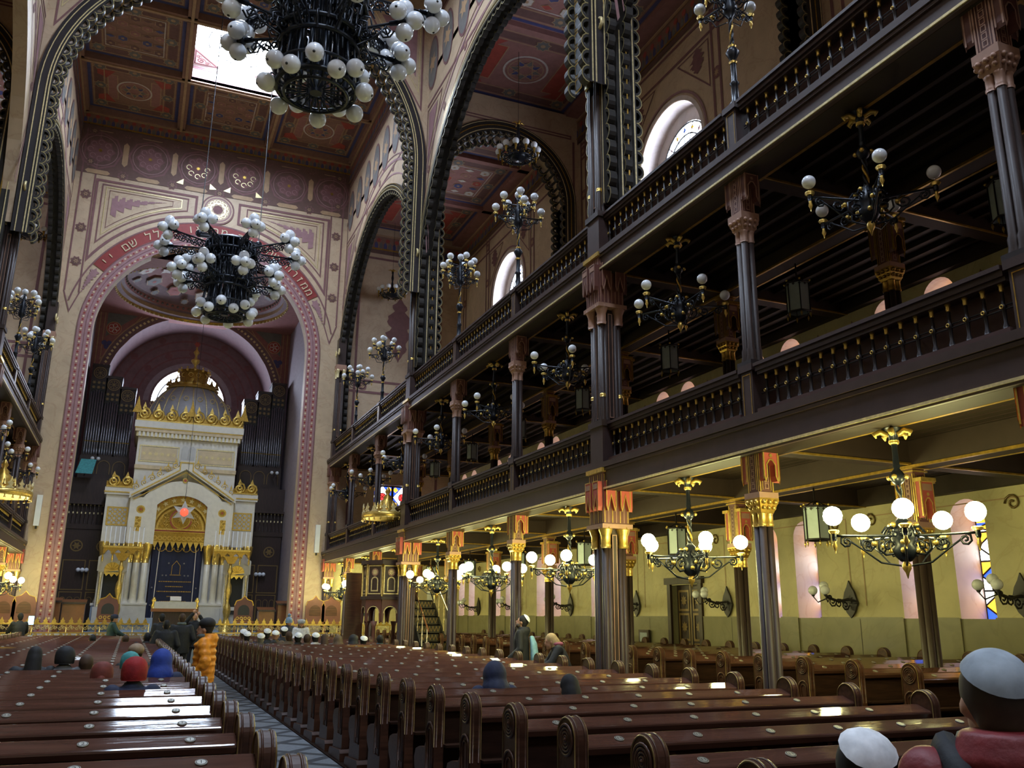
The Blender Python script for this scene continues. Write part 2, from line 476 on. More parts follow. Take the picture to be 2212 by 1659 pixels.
def ornament_panel(mb, f, u0, u1, v0, v1, kind, d, base='ceil_brown', bright=False):
    """painted coffer panel: borders, corner stars and a star lattice or a wheel in the middle"""
    mb.rect(u0, u1, v0, v1, f, d, base)
    e = 0.006
    w, h = u1 - u0, v1 - v0
    cu, cv = (u0 + u1) / 2, (v0 + v1) / 2
    line = 'paint_tan'
    bl = 'paint_blue'
    mb.frame(u0 + .10, u1 - .10, v0 + .10, v1 - .10, .12, f, d + e, bl)
    mb.frame(u0 + .22, u1 - .22, v0 + .22, v1 - .22, .035, f, d + e, line)
    mb.frame(u0 + .42, u1 - .42, v0 + .42, v1 - .42, .30, f, d + e, 'ceil_dark')
    mb.frame(u0 + .62, u1 - .62, v0 + .62, v1 - .62, .04, f, d + 2 * e, line)
    for su in (0, 1, 2):
        for sv in (0, 1, 2):
            if su == 1 and sv == 1: continue
            p = (u0 + .48 + su * (w - .96) / 2, v0 + .48 + sv * (h - .96) / 2)
            mb.star(p, .27, f, d + 3 * e, line, 8, .74, PI / 8)
            mb.star(p, .23, f, d + 4 * e, 'paint_grey', 8, .74, PI / 8)
            mb.disc(p, .08, f, d + 5 * e, 'paint_tan', 8)
    iu, iv = w / 2 - .72, h / 2 - .72
    if iu < 0.3 or iv < 0.3: return
    if kind == 'wheel':
        r = min(iu, iv) * 0.62
        for su in (-1, 1):
            x0, x1 = cu + su * iu * 0.62, cu + su * iu * 0.98
            mb.rect(min(x0, x1), max(x0, x1), cv - iv * .8, cv + iv * .8, f, d + e, 'paint_red' if bright else 'ceil_rose')
            mb.frame(min(x0, x1), max(x0, x1), cv - iv * .8, cv + iv * .8, .035, f, d + 2 * e, line)
            for sv in (-1, 1):
                mb.poly([(cu + su * (iu + .02), cv + sv * iv * .55), (cu + su * (iu + .34), cv + sv * iv * .7), (cu + su * (iu + .34), cv + sv * iv * 1.0), (cu + su * iu * .7, cv + sv * iv * 1.05)], f, d + 2 * e, 'paint_red')
        mb.disc((cu, cv), r * 1.08, f, d + 2 * e, 'paint_white', 28)
        mb.disc((cu, cv), r * .98, f, d + 3 * e, 'ceil_rose', 28)
        mb.circle_band((cu, cv), r * .84, r * .05, f, d + 4 * e, line)
        for i in range(8):
            a = PI / 4 * i
            p = (cu + r * .52 * math.cos(a), cv + r * .52 * math.sin(a))
            mb.star(p, r * .22, f, d + 5 * e, bl if i % 2 else 'paint_grey', 4, .6, a)
            mb.ribbon([(cu + r * .84 * math.cos(a), cv + r * .84 * math.sin(a)), (cu + r * .84 * math.cos(a + PI * .75), cv + r * .84 * math.sin(a + PI * .75))], .03, f, d + 6 * e, line)
    else:
        mb.frame(cu - iu, cu + iu, cv - iv, cv + iv, .035, f, d + 2 * e, 'paint_white')
        cols = ['paint_red', bl, 'paint_white', 'ceil_rose'] if bright else ['ceil_rose', bl, 'ceil_dark', 'ceil_rose']
        gx = 2
        for i in range(-gx, gx + 1):
            for j in range(-gx, gx + 1):
                p = (cu + i * iu / (gx + .4), cv + j * iv / (gx + .4))
                r = min(iu, iv) / (gx + .4) * .47
                if (i + j) % 2 == 0:
                    mb.star(p, r * 1.08, f, d + 2 * e, line, 6, .82, PI / 6)
                    mb.star(p, r * .94, f, d + 3 * e, cols[(i * 2 + j * 3) % 4], 6, .82, PI / 6)
                    mb.star(p, r * .4, f, d + 4 * e, 'paint_tan', 6, .5)
                else:
                    mb.poly([(p[0] - r, p[1]), (p[0], p[1] - r * .6), (p[0] + r, p[1]), (p[0], p[1] + r * .6)], f, d + 2 * e, line)
                    mb.poly([(p[0] - r * .84, p[1]), (p[0], p[1] - r * .48), (p[0] + r * .84, p[1]), (p[0], p[1] + r * .48)], f, d + 3 * e, cols[(i + j * 2 + 1) % 4])

def gilt_run(mb, f, pts, d):
    mb.ribbon(pts, .035, f, d, 'gold_pale')

# ---------------------------------------------------------------- floor and platform
b = MB()
b.box(-14, 14, -9, 47, -0.2, 0.0, 'floor_tile')
b.box(5.95, 10.8, -9, 33.0, 0.0, 0.11, 'shaded_floor')
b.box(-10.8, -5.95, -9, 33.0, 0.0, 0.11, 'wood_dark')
for x0, x1, y0, y1 in ((.80, 4.8, -1, 31.3), (-4.8, -.80, -1, 31.9)): b.box(x0, x1, y0, y1, 0, .012, 'shaded_floor')  # dark sheets added under the pews stand in for shade
struct('floor', b)
b = MB()
b.box(-10.8, 10.8, 33.2, 47, 0.0, ZP, 'blue_marble')
b.box(-10.8, 10.8, 33.12, 33.2, ZP - .1, ZP + .02, 'cream_marble')
for i in range(24):
    b.box(-10.6 + i * .9, -10.6 + i * .9 + .03, 33.18, 33.2, 0.1, ZP - .1, 'cream_marble')
struct('floor_platform', b)

BAYS = [(YK(-4), YK(-1)), (YK(-1), YK(2)), (YK(2), YK(5)), (YK(5), YK(8))]

# ---------------------------------------------------------------- nave ceiling with skylights
b = MB()
f = fZ(ZC)
for bi, (ya, yb) in enumerate(BAYS):
    xs = [-W, -1.78, 1.78, W]; dy = (yb - ya) / 3; ys = [ya, ya + dy, ya + 2 * dy, yb]
    for i in range(3):
        for j in range(3):
            if i == 1 and j == 1: continue
            kind = 'wheel' if (i + j) % 2 == 0 else 'star'
            if bi >= 2: ornament_panel(b, f, xs[i] + .14, xs[i + 1] - .14, ys[j] + .14, ys[j + 1] - .14, kind, -0.22)
            else: b.rect(xs[i], xs[i + 1], ys[j], ys[j + 1], f, -0.22, 'ceil_brown')
    for x in xs:
        b.box(x - .16, x + .16, ya, yb, ZC - .04, ZC + .24, 'ceil_brown')
        if bi >= 2: b.box(x - .05, x + .05, ya, yb, ZC - .10, ZC - .03, 'paint_tan')
    for y in ys:
        b.box(-W, W, y - .16, y + .16, ZC - .04, ZC + .24, 'ceil_brown')
        if bi >= 2: b.box(-W, W, y - .05, y + .05, ZC - .09, ZC - .03, 'paint_tan')
    # well of the skylight
    x0, x1, y0, y1 = xs[1] + .16, xs[2] - .16, ys[1] + .16, ys[2] - .16
    for q in (([x0, y0], [x1, y0]), ([x1, y0], [x1, y1]), ([x1, y1], [x0, y1]), ([x0, y1], [x0, y0])):
        (a0, c0), (a1, c1) = q
        b.face([(a0, c0, ZC), (a1, c1, ZC), (a1, c1, ZC + .75), (a0, c0, ZC + .75)], 'reveal_white')
    if bi >= 2:
        for q in (0.12, 0.5): 
            b.box(x0, x1, y1 - .02, y1 - .01, ZC + q, ZC + q + .1, 'mauve_light'); b.box(x0, x0 + .02, y0, y1, ZC + q, ZC + q + .1, 'mauve_light')
    # solid backing above the coffers
    for (q0, q1, q2, q3) in ((-W - 1, x0, ya, yb), (x1, W + 1, ya, yb), (x0, x1, ya, y0), (x0, x1, y1, yb)):
        b.face([(q0, q2, ZC + .8), (q1, q2, ZC + .8), (q1, q3, ZC + .8), (q0, q3, ZC + .8)], 'ceil_brown')
struct('ceiling', b)

for bi, (ya, yb) in enumerate(BAYS):
    dy = (yb - ya) / 3
    x0, x1, y0, y1 = -1.62, 1.62, ya + dy + .16, ya + 2 * dy - .16
    b = MB(); z = ZC + .72; c = 1.05
    b.face([(x0 + c, y0, z), (x1 - c, y0, z), (x1, y0 + c, z), (x1, y1 - c, z), (x1 - c, y1, z), (x0 + c, y1, z), (x0, y1 - c, z), (x0, y0 + c, z)], 'daylight_glass')
    for (px, py, sx, sy) in ((x0, y0, 1, 1), (x1, y0, -1, 1), (x1, y1, -1, -1), (x0, y1, 1, -1)):
        b.face([(px, py, z), (px + sx * c, py, z), (px, py + sy * c, z)], 'glass_pink')
        g = lambda u, v, d, px=px, py=py, sx=sx, sy=sy: (px + sx * u, py + sy * v, z - .01 - d)
        b.ribbon([(.06, .06), (c - .16, .06), (.06, c - .16)], .06, g, .01, 'mauve_light', closed=True)
        b.spiral((.28, .28), lambda u, v, g=g: g(u, v, .01), .17, 1.5, .018, m='mauve_light')
        b.spiral((.52, .18), lambda u, v, g=g: g(u, v, .01), .1, 1.3, .014, m='mauve_light')
        b.spiral((.18, .52), lambda u, v, g=g: g(u, v, .01), .1, 1.3, .014, m='mauve_light')
    cx, cy = (x0 + x1) / 2, (y0 + y1) / 2
    for i in range(8):
        a = PI / 4 * i + PI / 8
        b.tube([(cx, cy, z - .02), (cx + 1.4 * math.cos(a), cy + 1.4 * math.sin(a), z - .02)], .018, 4, 'leading')
    for q in (.6, 1.2): b.ring((cx, cy, z - .02), q, .02, 16, 4, 'leading')
    struct('window_%d' % (bi + 1), b)

# ---------------------------------------------------------------- arcades, both sides of the nave
trim_n = [0]
def trim(mb):
    trim_n[0] += 1
    return struct('trim_%d' % trim_n[0], mb)

HS, ZS = 5.46, 11.25       # arcade arch half span and springing height
def arcade_wall(s):
    b = MB()
    f = fX(s * W, s)
    for bi, (ya, yb) in enumerate(BAYS):
        if bi == 0 or (s < 0 and bi < 2):
            b.rect(ya, yb, ZS, ZC + .5, f, 0, 'sand_wall'); continue
        yc = (ya + yb) / 2
        wall_open(b, f, ya, yb, ZS, ZC + .5, [op_round(yc, HS, ZS, ZS, n=32)], 'sand_wall', back=0.32, mback='sand_wall')
        # painted voussoir bands on the nave face
        for rr, w, m in ((HS + .62, .05, 'mauve_light'), (HS + 1.12, .09, 'mauve_light'), (HS + 1.32, .04, 'mauve')):
            b.circle_band((yc, ZS), rr, w, f, .012, m, 40, R(8), R(172))
        for i in range(9):
            a = R(18 + 18 * i)
            p = (yc + (HS + .87) * math.cos(a), ZS + (HS + .87) * math.sin(a))
            b.star(p, .15, f, .012, 'mauve', 4, .8, a + PI / 4); b.star(p, .07, f, .018, 'paint_tan', 4, .4, a)
        for su in (-1, 1):
            e = yc + su * (yb - ya) / 2
            q = [(e - su * .35, ZC - 4.4), (e - su * .35, ZS + 6.2), (e - su * 2.2, ZS + 6.2)]
            q = [(e - su * .35, ZS + 3.0), (e - su * .35, ZS + 5.9), (e - su * 1.75, ZS + 5.9)]
            b.ribbon(q, .06, f, .012, 'mauve', closed=True)
            q = [(e - su * .5, ZS + 4.0), (e - su * .5, ZS + 5.75), (e - su * 1.35, ZS + 5.75)]
            b.poly(q, f, .012, 'mauve_light')
            b.rect(e - su * .2 - .04, e - su * .2 + .04, ZS, ZC - 1, f, .012, 'mauve')
        # clerestory medallions and lines
        b.rect(ya + .2, yb - .2, 17.30, 17.38, f, .012, 'mauve')
        b.rect(ya + .2, yb - .2, 20.0, 20.08, f, .012, 'mauve')
        for i in range(8):
            c = ya + (i + .5) * (yb - ya) / 8
            b.disc((c, 18.7), .52, f, .012, 'mauve', 20, ry=.95)
            b.disc((c, 18.7), .45, f, .018, 'paint_grey', 20, ry=.86)
            b.star((c, 18.7), .36, f, .024, 'paint_tan', 6, .5)
        frieze(b, f, ya, yb, ZC - .95, .75, .03)
    struct('wall_arcade_' + ('right' if s > 0 else 'left'), b)
    # dark cusped ribs of the arches
    for bi, (ya, yb) in enumerate(BAYS):
        if bi == 0 or (s < 0 and bi < 3): continue
        yc = (ya + yb) / 2
        b = MB()
        path = [(yc - HS, 8.7)] + [(yc - HS, 8.7 + (ZS - 8.7) * k / 4) for k in range(1, 4)] + arch_pts(yc, HS, ZS, 40) + [(yc + HS, ZS - (ZS - 8.7) * k / 4) for k in range(1, 5)]
        for d0, w, off, m in ((.10, .26, .12, 'rib_dark'), (.13, .025, .03, 'gold_pale'), (.13, .02, .10, 'gold_deep'), (.13, .025, .15, 'gold_pale'), (.13, .02, .23, 'gold_deep')):
            b.ribbon(offset_path(path, off), w, f, d0, m)
            b.ribbon(offset_path(path, off), w, f, -.40 - (d0 - .1), m)
        o2 = offset_path(path, .25); o3 = offset_path(path, -.01)
        for P in (o2, o3):
            for p, q in zip(P, P[1:]): b.face([f(p[0], p[1], .10), f(q[0], q[1], .10), f(q[0], q[1], -.40), f(p[0], p[1], -.40)], 'rib_dark')
        cusp_row(b, path_even(path, .31), f, .135, .08, -.06, inward=1.0)
        cusp_row(b, path_even(path, .31), f, .135, -.24, -.38, inward=1.0)
        trim(b)
arcade_wall(1); arcade_wall(-1)

# ---------------------------------------------------------------- transverse arches
def transverse(y, aisles=(1,)):
    b = MB(); f = fY(y - .3); Rn, zs = 5.02, 15.2
    wall_open(b, f, -W, W, zs, ZC + .3, [op_round(0, Rn, zs, zs, n=36)], 'sand_wall', back=.6)
    for su in (-1, 1):
        for k, (q, m) in enumerate((([(su * 5.2, 17.2), (su * 5.2, 20.6), (su * 3.2, 20.6)], 'mauve'), ([(su * 5.0, 18.3), (su * 5.0, 20.3), (su * 3.8, 20.3)], 'mauve_light'))):
            if k == 0: b.ribbon(q, .07, f, .012, m, closed=True)
            else: b.poly(q, f, .012, m)
        b.ribbon([(su * 5.1, 17.8), (su * 5.1, 20.45), (su * 3.5, 20.45)], .03, f, .012, 'gold_pale', closed=True)
    struct('wall_transverse_%d' % int(y), b)
    b = MB()
    path = [(-Rn, 11.0 + (zs - 11.0) * k / 6) for k in range(6)] + arch_pts(0, Rn, zs, 48) + [(Rn, zs - (zs - 11.0) * k / 6) for k in range(1, 7)]
    for d0, w, off, m in ((.08, .40, .20, 'iron'), (.11, .03, .05, 'gold_pale'), (.11, .03, .12, 'gold_pale'), (.11, .025, .30, 'gold_pale')):
        b.ribbon(offset_path(path, off), w, f, d0, m)
    for off in (.40, 0.0):
        P = offset_path(path, off)
        for p, q in zip(P, P[1:]): b.face([f(p[0], p[1], .08), f(q[0], q[1], .08), f(q[0], q[1], -.68), f(p[0], p[1], -.68)], 'rib_dark')
    ev = path_even(path, .33)
    cusp_row(b, ev, f, .15, .06, -.1, inward=1.0); cusp_row(b, ev, f, .15, -.5, -.66, inward=1.0)
    for p, q in zip(ev, ev[1:]):           # coffered soffit
        c = (Vector(p) + Vector(q)) / 2; t = (Vector(q) - Vector(p)).normalized(); n = Vector((t.y, -t.x))
        a0 = c - t * .15 + n * .03; a1 = c + t * .15 + n * .03
        b.face([f(a0.x, a0.y, -.18), f(a1.x, a1.y, -.18), f(a1.x, a1.y, -.44), f(a0.x, a0.y, -.44)], 'gold_deep')
        a0 = c - t * .11 + n * .035; a1 = c + t * .11 + n * .035
        b.face([f(a0.x, a0.y, -.21), f(a1.x, a1.y, -.21), f(a1.x, a1.y, -.41), f(a0.x, a0.y, -.41)], 'leading')
    trim(b)
    for s in aisles:
        b = MB(); xc = s * 8.12; ra, za = 2.15, 14.9
        wall_open(b, f, min(s * (W + .25), s * WO), max(s * (W + .25), s * WO), 8.6, ZA, [op_round(xc, ra, 8.6, za, n=28)], 'sand_wall', back=.6)
        b.frame(xc - 2.4, xc + 2.4, 17.4, 17.5, .05, f, .012, 'mauve')
        b.rect(s * 10.62 - .04, s * 10.62 + .04, 8.6, 17.3, f, .012, 'mauve')
        struct('wall_aisle_arch_%s_%d' % ('right' if s > 0 else 'left', int(y)), b)
        b = MB()
        path = [(xc - ra, 8.7 + (za - 8.7) * k / 8) for k in range(8)] + arch_pts(xc, ra, za, 32) + [(xc + ra, za - (za - 8.7) * k / 8) for k in range(1, 9)]
        for d0, w, off, m in ((.08, .40, .20, 'rib_dark'), (.11, .03, .06, 'gold_pale'), (.11, .03, .20, 'gold_deep'), (.11, .025, .34, 'gold_pale')):
            b.ribbon(offset_path(path, off), w, f, d0, m)
        for off in (.40, 0.0):
            P = offset_path(path, off)
            for p, q in zip(P, P[1:]): b.face([f(p[0], p[1], .08), f(q[0], q[1], .08), f(q[0], q[1], -.68), f(p[0], p[1], -.68)], 'rib_dark')
        ev = path_even(path, .28)
        cusp_row(b, ev, f, .13, .06, -.1, inward=1.0); cusp_row(b, ev, f, .2, -.5, -.66, inward=1.0)
        trim(b)
transverse(YK(5), (1, -1)); transverse(YK(2), (1,))

# ---------------------------------------------------------------- aisle ceilings
for s in (1, -1):
    b = MB(); f = fZ(ZA)
    x0, x1 = min(s * W, s * WO), max(s * W, s * WO)
    for bi, (ya, yb) in enumerate(BAYS):
        dy = (yb - ya) / 3
        for j in range(3):
            if bi >= (1 if s > 0 else 3):
                ornament_panel(b, f, x0 + .45, x1 - .45, ya + j * dy + .12, ya + (j + 1) * dy - .12, 'star' if j == 1 else 'wheel', -0.12, 'ceil_rose', True)
            b.box(x0, x1, ya + j * dy - .12, ya + j * dy + .12, ZA - .05, ZA + .14, 'ceil_rose')
        b.box(x0, x0 + .45, ya, yb, ZA - .05, ZA + .14, 'ceil_rose'); b.box(x1 - .45, x1, ya, yb, ZA - .05, ZA + .14, 'ceil_rose')
        b.face([(x0, ya, ZA + .2), (x1, ya, ZA + .2), (x1, yb, ZA + .2), (x0, yb, ZA + .2)], 'ceil_rose')
    struct('ceiling_aisle_' + ('right' if s > 0 else 'left'), b)

# ---------------------------------------------------------------- outer walls
PAIR = [YK(k) + S / 2 + .22 for k in range(-3, 8)]
def leaded(mb, f, uc, hw, vb, vs, d):
    """stained lancet: rows of diamonds and triangles between leads"""
    n = 0; v = vb; hgt = hw * 1.45
    top = lambda u: vs + math.sqrt(max(0.0, hw * hw - (u - uc) ** 2))
    rows = []
    while v < vs - .05:
        v2 = min(v + hgt, vs)
        rows.append((v, v2)); v = v2
    cols = [('glass_amber', 'glass_white'), ('glass_blue', 'glass_amber'), ('glass_white', 'glass_amber'), ('glass_amber', 'glass_blue')]
    for i, (a, c) in enumerate(rows):
        A, Bc = cols[i % 4]; m = (a + c) / 2
        mb.poly([(uc, a), (uc + hw, m), (uc, c), (uc - hw, m)], f, d, A)
        mb.poly([(uc - hw, a), (uc, a), (uc - hw, m)], f, d, Bc); mb.poly([(uc + hw, a), (uc, a), (uc + hw, m)], f, d, 'glass_white' if Bc != 'glass_white' else 'glass_blue')
        mb.poly([(uc - hw, c), (uc, c), (uc - hw, m)], f, d, 'glass_white' if Bc != 'glass_white' else 'glass_blue'); mb.poly([(uc + hw, c), (uc, c), (uc + hw, m)], f, d, Bc)
        for P in ([(uc, a), (uc + hw, m), (uc, c), (uc - hw, m)],): mb.ribbon(P, .03, f, d + .01, 'leading', closed=True)
        mb.ribbon([(uc - hw, a), (uc + hw, a)], .03, f, d + .01, 'leading')
        mb.ribbon([(uc, a), (uc, c)], .022, f, d + .01, 'leading')
        mb.disc((uc, m), hw * .24, f, d + .008, 'glass_red' if i % 2 else 'glass_white', 8)
    P = [(uc - hw, vs)] + arch_pts(uc, hw, vs, 12)
    mb.poly(P, f, d, 'glass_amber')
    mb.ribbon([(uc - hw, vb), (uc - hw, vs)] + arch_pts(uc, hw, vs, 12) + [(uc + hw, vs), (uc + hw, vb)], .045, f, d + .012, 'leading')
    for k in range(1, 4):
        a = PI * k / 4
        mb.ribbon([(uc, vs), (uc + hw * math.cos(a), vs + hw * math.sin(a))], .025, f, d + .01, 'leading')

DOORS = {PAIR[7 - 1]}     # the sub-bay with the dark door in place of a pair of niches
def outer_wall(s):
    f = fX(s * WO, s)
    b = MB(); ops = []; panes = []
    for i, yc in enumerate(PAIR):
        if s < 0 and yc < 20: continue
        door = abs(yc - 18.59) < .3 and s > 0
        for q in (-.58, .58):
            if not door:
                ops.append(op_round(yc + q, .33, 1.68, 3.25, .62, 'pink_reveal', 12)); panes.append((yc + q, .28, 1.75, 3.22))
            ops.append(op_round(yc + q, .33, 5.0, 7.12, .62, 'pink_reveal', 12)); panes.append((yc + q, .28, 5.05, 7.1))
        if door: ops.append(op_rect(yc - .12, .62, .1, 2.44, .18, 'wainscot'))
    ovals = [(YK(2) + 3 * S / 2, 13.95), (YK(5) + 3 * S / 2 + .1, 14.1), (YK(-1) + 3 * S / 2, 13.95)]
    for (yc, zc) in ovals:
        if s < 0 and yc < 20: continue
        ops.append(op_circle(yc, zc, 1.55, .55, 'pink_reveal'))
    lower = [o for o in ops if o['lo'](o['us'][0]) < 4.5]; rest = [o for o in ops if o not in lower]
    wall_open(b, f, -9, YE, 1.68, 8.0, ops, 'lamplit_wall') if False else None
    low = [o for o in ops if o['out'][0][1] < 1.9]; mid = [o for o in ops if 4.5 < o['out'][0][1] < 6]; hi = [o for o in ops if o['out'][0][1] > 9]
    wall_open(b, f, -9, YE, 0.0, 4.0, low, 'lamplit_wall')
    wall_open(b, f, -9, YE, 4.0, 7.9, mid, 'lamplit_wall')
    wall_open(b, f, -9, YE, 7.9, ZA + .2, hi, 'sand_wall')
    # wainscot slabs
    edges = sorted([e for o in low for e in (o['us'][0], o['us'][-1])])
    spans = []; prev = -9.0
    for o in sorted(low, key=lambda o: o['us'][0]):
        spans.append((prev, o['us'][0])); prev = o['us'][-1]
    spans.append((prev, YE))
    for a, c in spans:
        if c - a > .05:
            b.rect(a, c, .11, 1.68, f, .03, 'wainscot'); b.rect(a, c, 1.68, 1.70, f, .04, 'wainscot')
            b.face([f(a, .11, 0), f(a, .11, .03), f(a, 1.68, .03), f(a, 1.68, 0)], 'wainscot'); b.face([f(c, .11, 0), f(c, .11, .03), f(c, 1.68, .03), f(c, 1.68, 0)], 'wainscot')
            k = a + 1.0
            while k < c - .2:
                b.rect(k, k + .012, .12, 1.67, f, .034, 'wood_dark'); k += 1.0
    for o in low:                      # stone infill of the niches up to sill height
        u0, u1 = o['us'][0], o['us'][-1]
        if o['out'][0][1] > 1.0:
            b.rect(u0, u1, .11, 1.68, f, .0, 'wainscot')
    # painted fields of the upper wall
    for bi, (ya, yb) in enumerate(BAYS):
        if bi < 1 or (s < 0 and bi < 3): continue
        yc = (ya + yb) / 2
        for u in (ya + .55, ya + .85, yb - .55, yb - .85, yc - 2.15, yc - 2.45, yc + 2.15, yc + 2.45):
            b.rect(u - .045, u + .045, 8.4, 17.2, f, .012, 'mauve')
        for v in (17.1, 16.55, 9.3, 8.75): b.rect(ya + .5, yb - .5, v - .045, v + .045, f, .012, 'mauve')
        for u in (yc - 2.3, yc + 2.3, ya + .7, yb - .7):
            for v in (16.82, 15.2, 13.4, 11.6, 9.0):
                b.star((u, v), .2, f, .016, 'mauve', 4, .9, PI / 4); b.star((u, v), .13, f, .02, 'paint_tan', 8, .4)
        for su in (-1, 1):
            arabesque(b, (yc + su * 3.6, 12.6), 1.0, 3.2, f, .014, seed=bi * 3 + su)
            arabesque(b, (yc + su * 1.5, 16.1), .7, .9, f, .014, 'mauve', seed=bi * 5 + su)
            b.ribbon([(yc + su * 2.0, 15.0), (yc + su * 2.0, 16.4), (yc + su * .6, 16.4)], .04, f, .014, 'mauve', closed=True)
        for rr, w, m in ((1.62, .12, 'pink_reveal'), (1.78, .07, 'mauve_light')):
            zc = 13.95 if bi < 3 else 14.1
            yy = yc if bi < 3 else yc + .1
            b.circle_band((yy, zc), rr, w, f, .03, m, 40)
        frieze(b, f, ya, yb, ZA - .85, .7, .03)
    # second storey: painted scroll panels
    for i, yc in enumerate(PAIR):
        if s < 0 and yc < 20: continue
        for q in (-1.45, 1.45):
            arabesque(b, (yc + q, 6.95), .5, .9, f, .012, 'mauve', seed=i)
            b.spiral((yc + q, 3.42), lambda u, v: f(u, v, .02), .14, 1.4, .02, m='wood_gilt')
        b.ribbon([(yc - 1.75, 1.9), (yc - 1.75, 3.5), (yc + 1.75, 3.5), (yc + 1.75, 1.9)], .02, f, .01, 'paint_tan')
    struct('wall_' + ('right' if s > 0 else 'left'), b)
    # window panes, each in its niche
    g = fX(s * (WO + .60), s)
    wn = 4 if s > 0 else 60
    for (uc, hw, vb, vs) in panes:
        if uc > YE - .4 or uc < 3: continue
        wn += 1
        w = MB(); leaded(w, g, uc, .33, vb - .1, vs + .02, 0)
        struct('window_%d' % wn, w)
    g = fX(s * (WO + .55), s)
    for (yc, zc) in ovals:
        if s < 0 and yc < 20: continue
        wn += 1; w = MB()
        w.disc((yc, zc), 1.16, g, .0, 'oval_glass', 36)
        w.circle_band((yc, zc), 1.36, .42, g, .02, 'pink_reveal', 36)
        for rr in (.45, .8, 1.12): w.ring(g(yc, zc, .02), rr, .022, 28, 5, 'leading', 'x')
        for i in range(8):
            a = PI / 8 * i
            w.tube([g(yc - 1.12 * math.cos(a), zc - 1.12 * math.sin(a), .02), g(yc + 1.12 * math.cos(a), zc + 1.12 * math.sin(a), .02)], .014, 4, 'leading')
        for i in range(16):
            a = PI / 8 * i
            w.star((yc + .96 * math.cos(a), zc + .96 * math.sin(a)), .10, g, .012, ['glass_blue', 'glass_amber', 'glass_pink', 'glass_amber'][i % 4], 4, .5, a)
        w.star((yc, zc), .42, g, .012, 'glass_amber', 6, .55)
        struct('window_%d' % wn, w)
outer_wall(1); outer_wall(-1)

# door in the right wall
b = MB(); f = fX(WO, 1); yc = 18.47
b.rect(yc - .62, yc + .62, .1, 2.44, f, -.16, 'wood_dark')
for q in (-.30, .30):
    for v0, v1 in ((.25, 1.05), (1.15, 1.75), (1.85, 2.3)):
        b.frame(yc + q - .2, yc + q + .2, v0, v1, .05, f, -.14, 'wood_gilt')
        b.star((yc + q, (v0 + v1) / 2), .13, f, -.14, 'wood_gilt', 8, .6)
b.rect(yc - .02, yc + .02, .1, 2.44, f, -.13, 'wood_gilt')
for q in (-.66, .66): b.prism([(yc + q - .07, .1), (yc + q + .07, .1), (yc + q + .07, 2.6), (yc + q - .07, 2.6)], f, 0, .06, 'wood_dark')
b.prism([(yc - .8, 2.46), (yc + .8, 2.46), (yc + .8, 2.62), (yc - .8, 2.62)], f, 0, .1, 'wood_dark')
struct('door_1', b)

# ---------------------------------------------------------------- end walls of the aisles
for s in (1, -1):
    b = MB(); f = fY(YE)
    x0, x1 = min(s * W, s * WO), max(s * W, s * WO)
    ops = [op_rect(s * 8.09, .85, 5.0, 6.95, .35, 'wood_dark')]
    wall_open(b, f, x0, x1, 0, 4.0, [], 'lamplit_wall'); wall_open(b, f, x0, x1, 4.0, 7.9, ops, 'sand_wall')
    ops2 = [op_rect(s * 8.0, .5, 8.4, 10.3, .2, 'wood_dark')]
    wall_open(b, f, x0, x1, 7.9, ZA + .3, [], 'sand_wall')
    for u in (6.15, 9.9): b.rect(s * u - .05, s * u + .05, 4.2, 17.2, f, .012, 'mauve')
    for v in (11.35, 10.85, 17.0): b.rect(x0 + .3, x1 - .3, v - .05, v + .05, f, .012, 'mauve')
    for u in (6.5, 8.1, 9.6): b.star((s * u, 11.1), .2, f, .014, 'mauve', 4, .9, PI / 4); b.star((s * u, 11.1), .14, f, .02, 'paint_tan', 8, .4)
    arabesque(b, (s * 8.0, 13.6), 1.3, 3.4, f, .014, seed=9, up=False)
    b.ribbon([(s * 7.4, 8.3), (s * 7.4, 10.3), (s * 8.6, 10.3), (s * 8.6, 8.3)], .12, f, .03, 'pink_gilt'); b.rect(min(s * 7.45, s * 8.55), max(s * 7.45, s * 8.55), 8.3, 10.25, f, .02, 'paint_tan')
    frieze(b, f, x0, x1, ZA - .85, .7, .03)
    struct('wall_end_' + ('right' if s > 0 else 'left'), b)
    w = MB(); g = fY(YE + .3)
    for q in (-.43, .43):
        cx = s * 8.09 + q
        for k in range(2):
            cv = 5.5 + k * .98; 
            w.rect(cx - .4, cx + .4, cv - .48, cv + .48, g, 0, 'glass_blue')
            w.poly([(cx - .4, cv), (cx, cv - .48), (cx + .4, cv), (cx, cv + .48)], g, .01, 'glass_white')
            for a in range(4):
                t = PI / 4 + PI / 2 * a
                w.star((cx + .42 * math.cos(t), cv + .44 * math.sin(t)), .12, g, .012, 'glass_amber', 4, .7)
            w.disc((cx, cv), .15, g, .015, 'glass_red', 10); w.circle_band((cx, cv), .16, .03, g, .02, 'leading', 12)
            w.ribbon([(cx - .4, cv), (cx, cv - .48), (cx + .4, cv), (cx, cv + .48)], .025, g, .02, 'leading', closed=True)
            for t in (PI / 4, 3 * PI / 4): w.ribbon([(cx - .34 * math.cos(t), cv - .34 * math.sin(t)), (cx + .34 * math.cos(t), cv + .34 * math.sin(t))], .02, g, .018, 'leading')
        w.frame(cx - .41, cx + .41, 5.02, 6.93, .06, g, .025, 'leading')
    struct('window_%d' % (50 if s > 0 else 90), w)

# walls behind the camera
b = MB(); b.face([(-14, -8.9, 0), (14, -8.9, 0), (14, -8.9, 23), (-14, -8.9, 23)], 'sand_wall')
struct('wall_back', b)
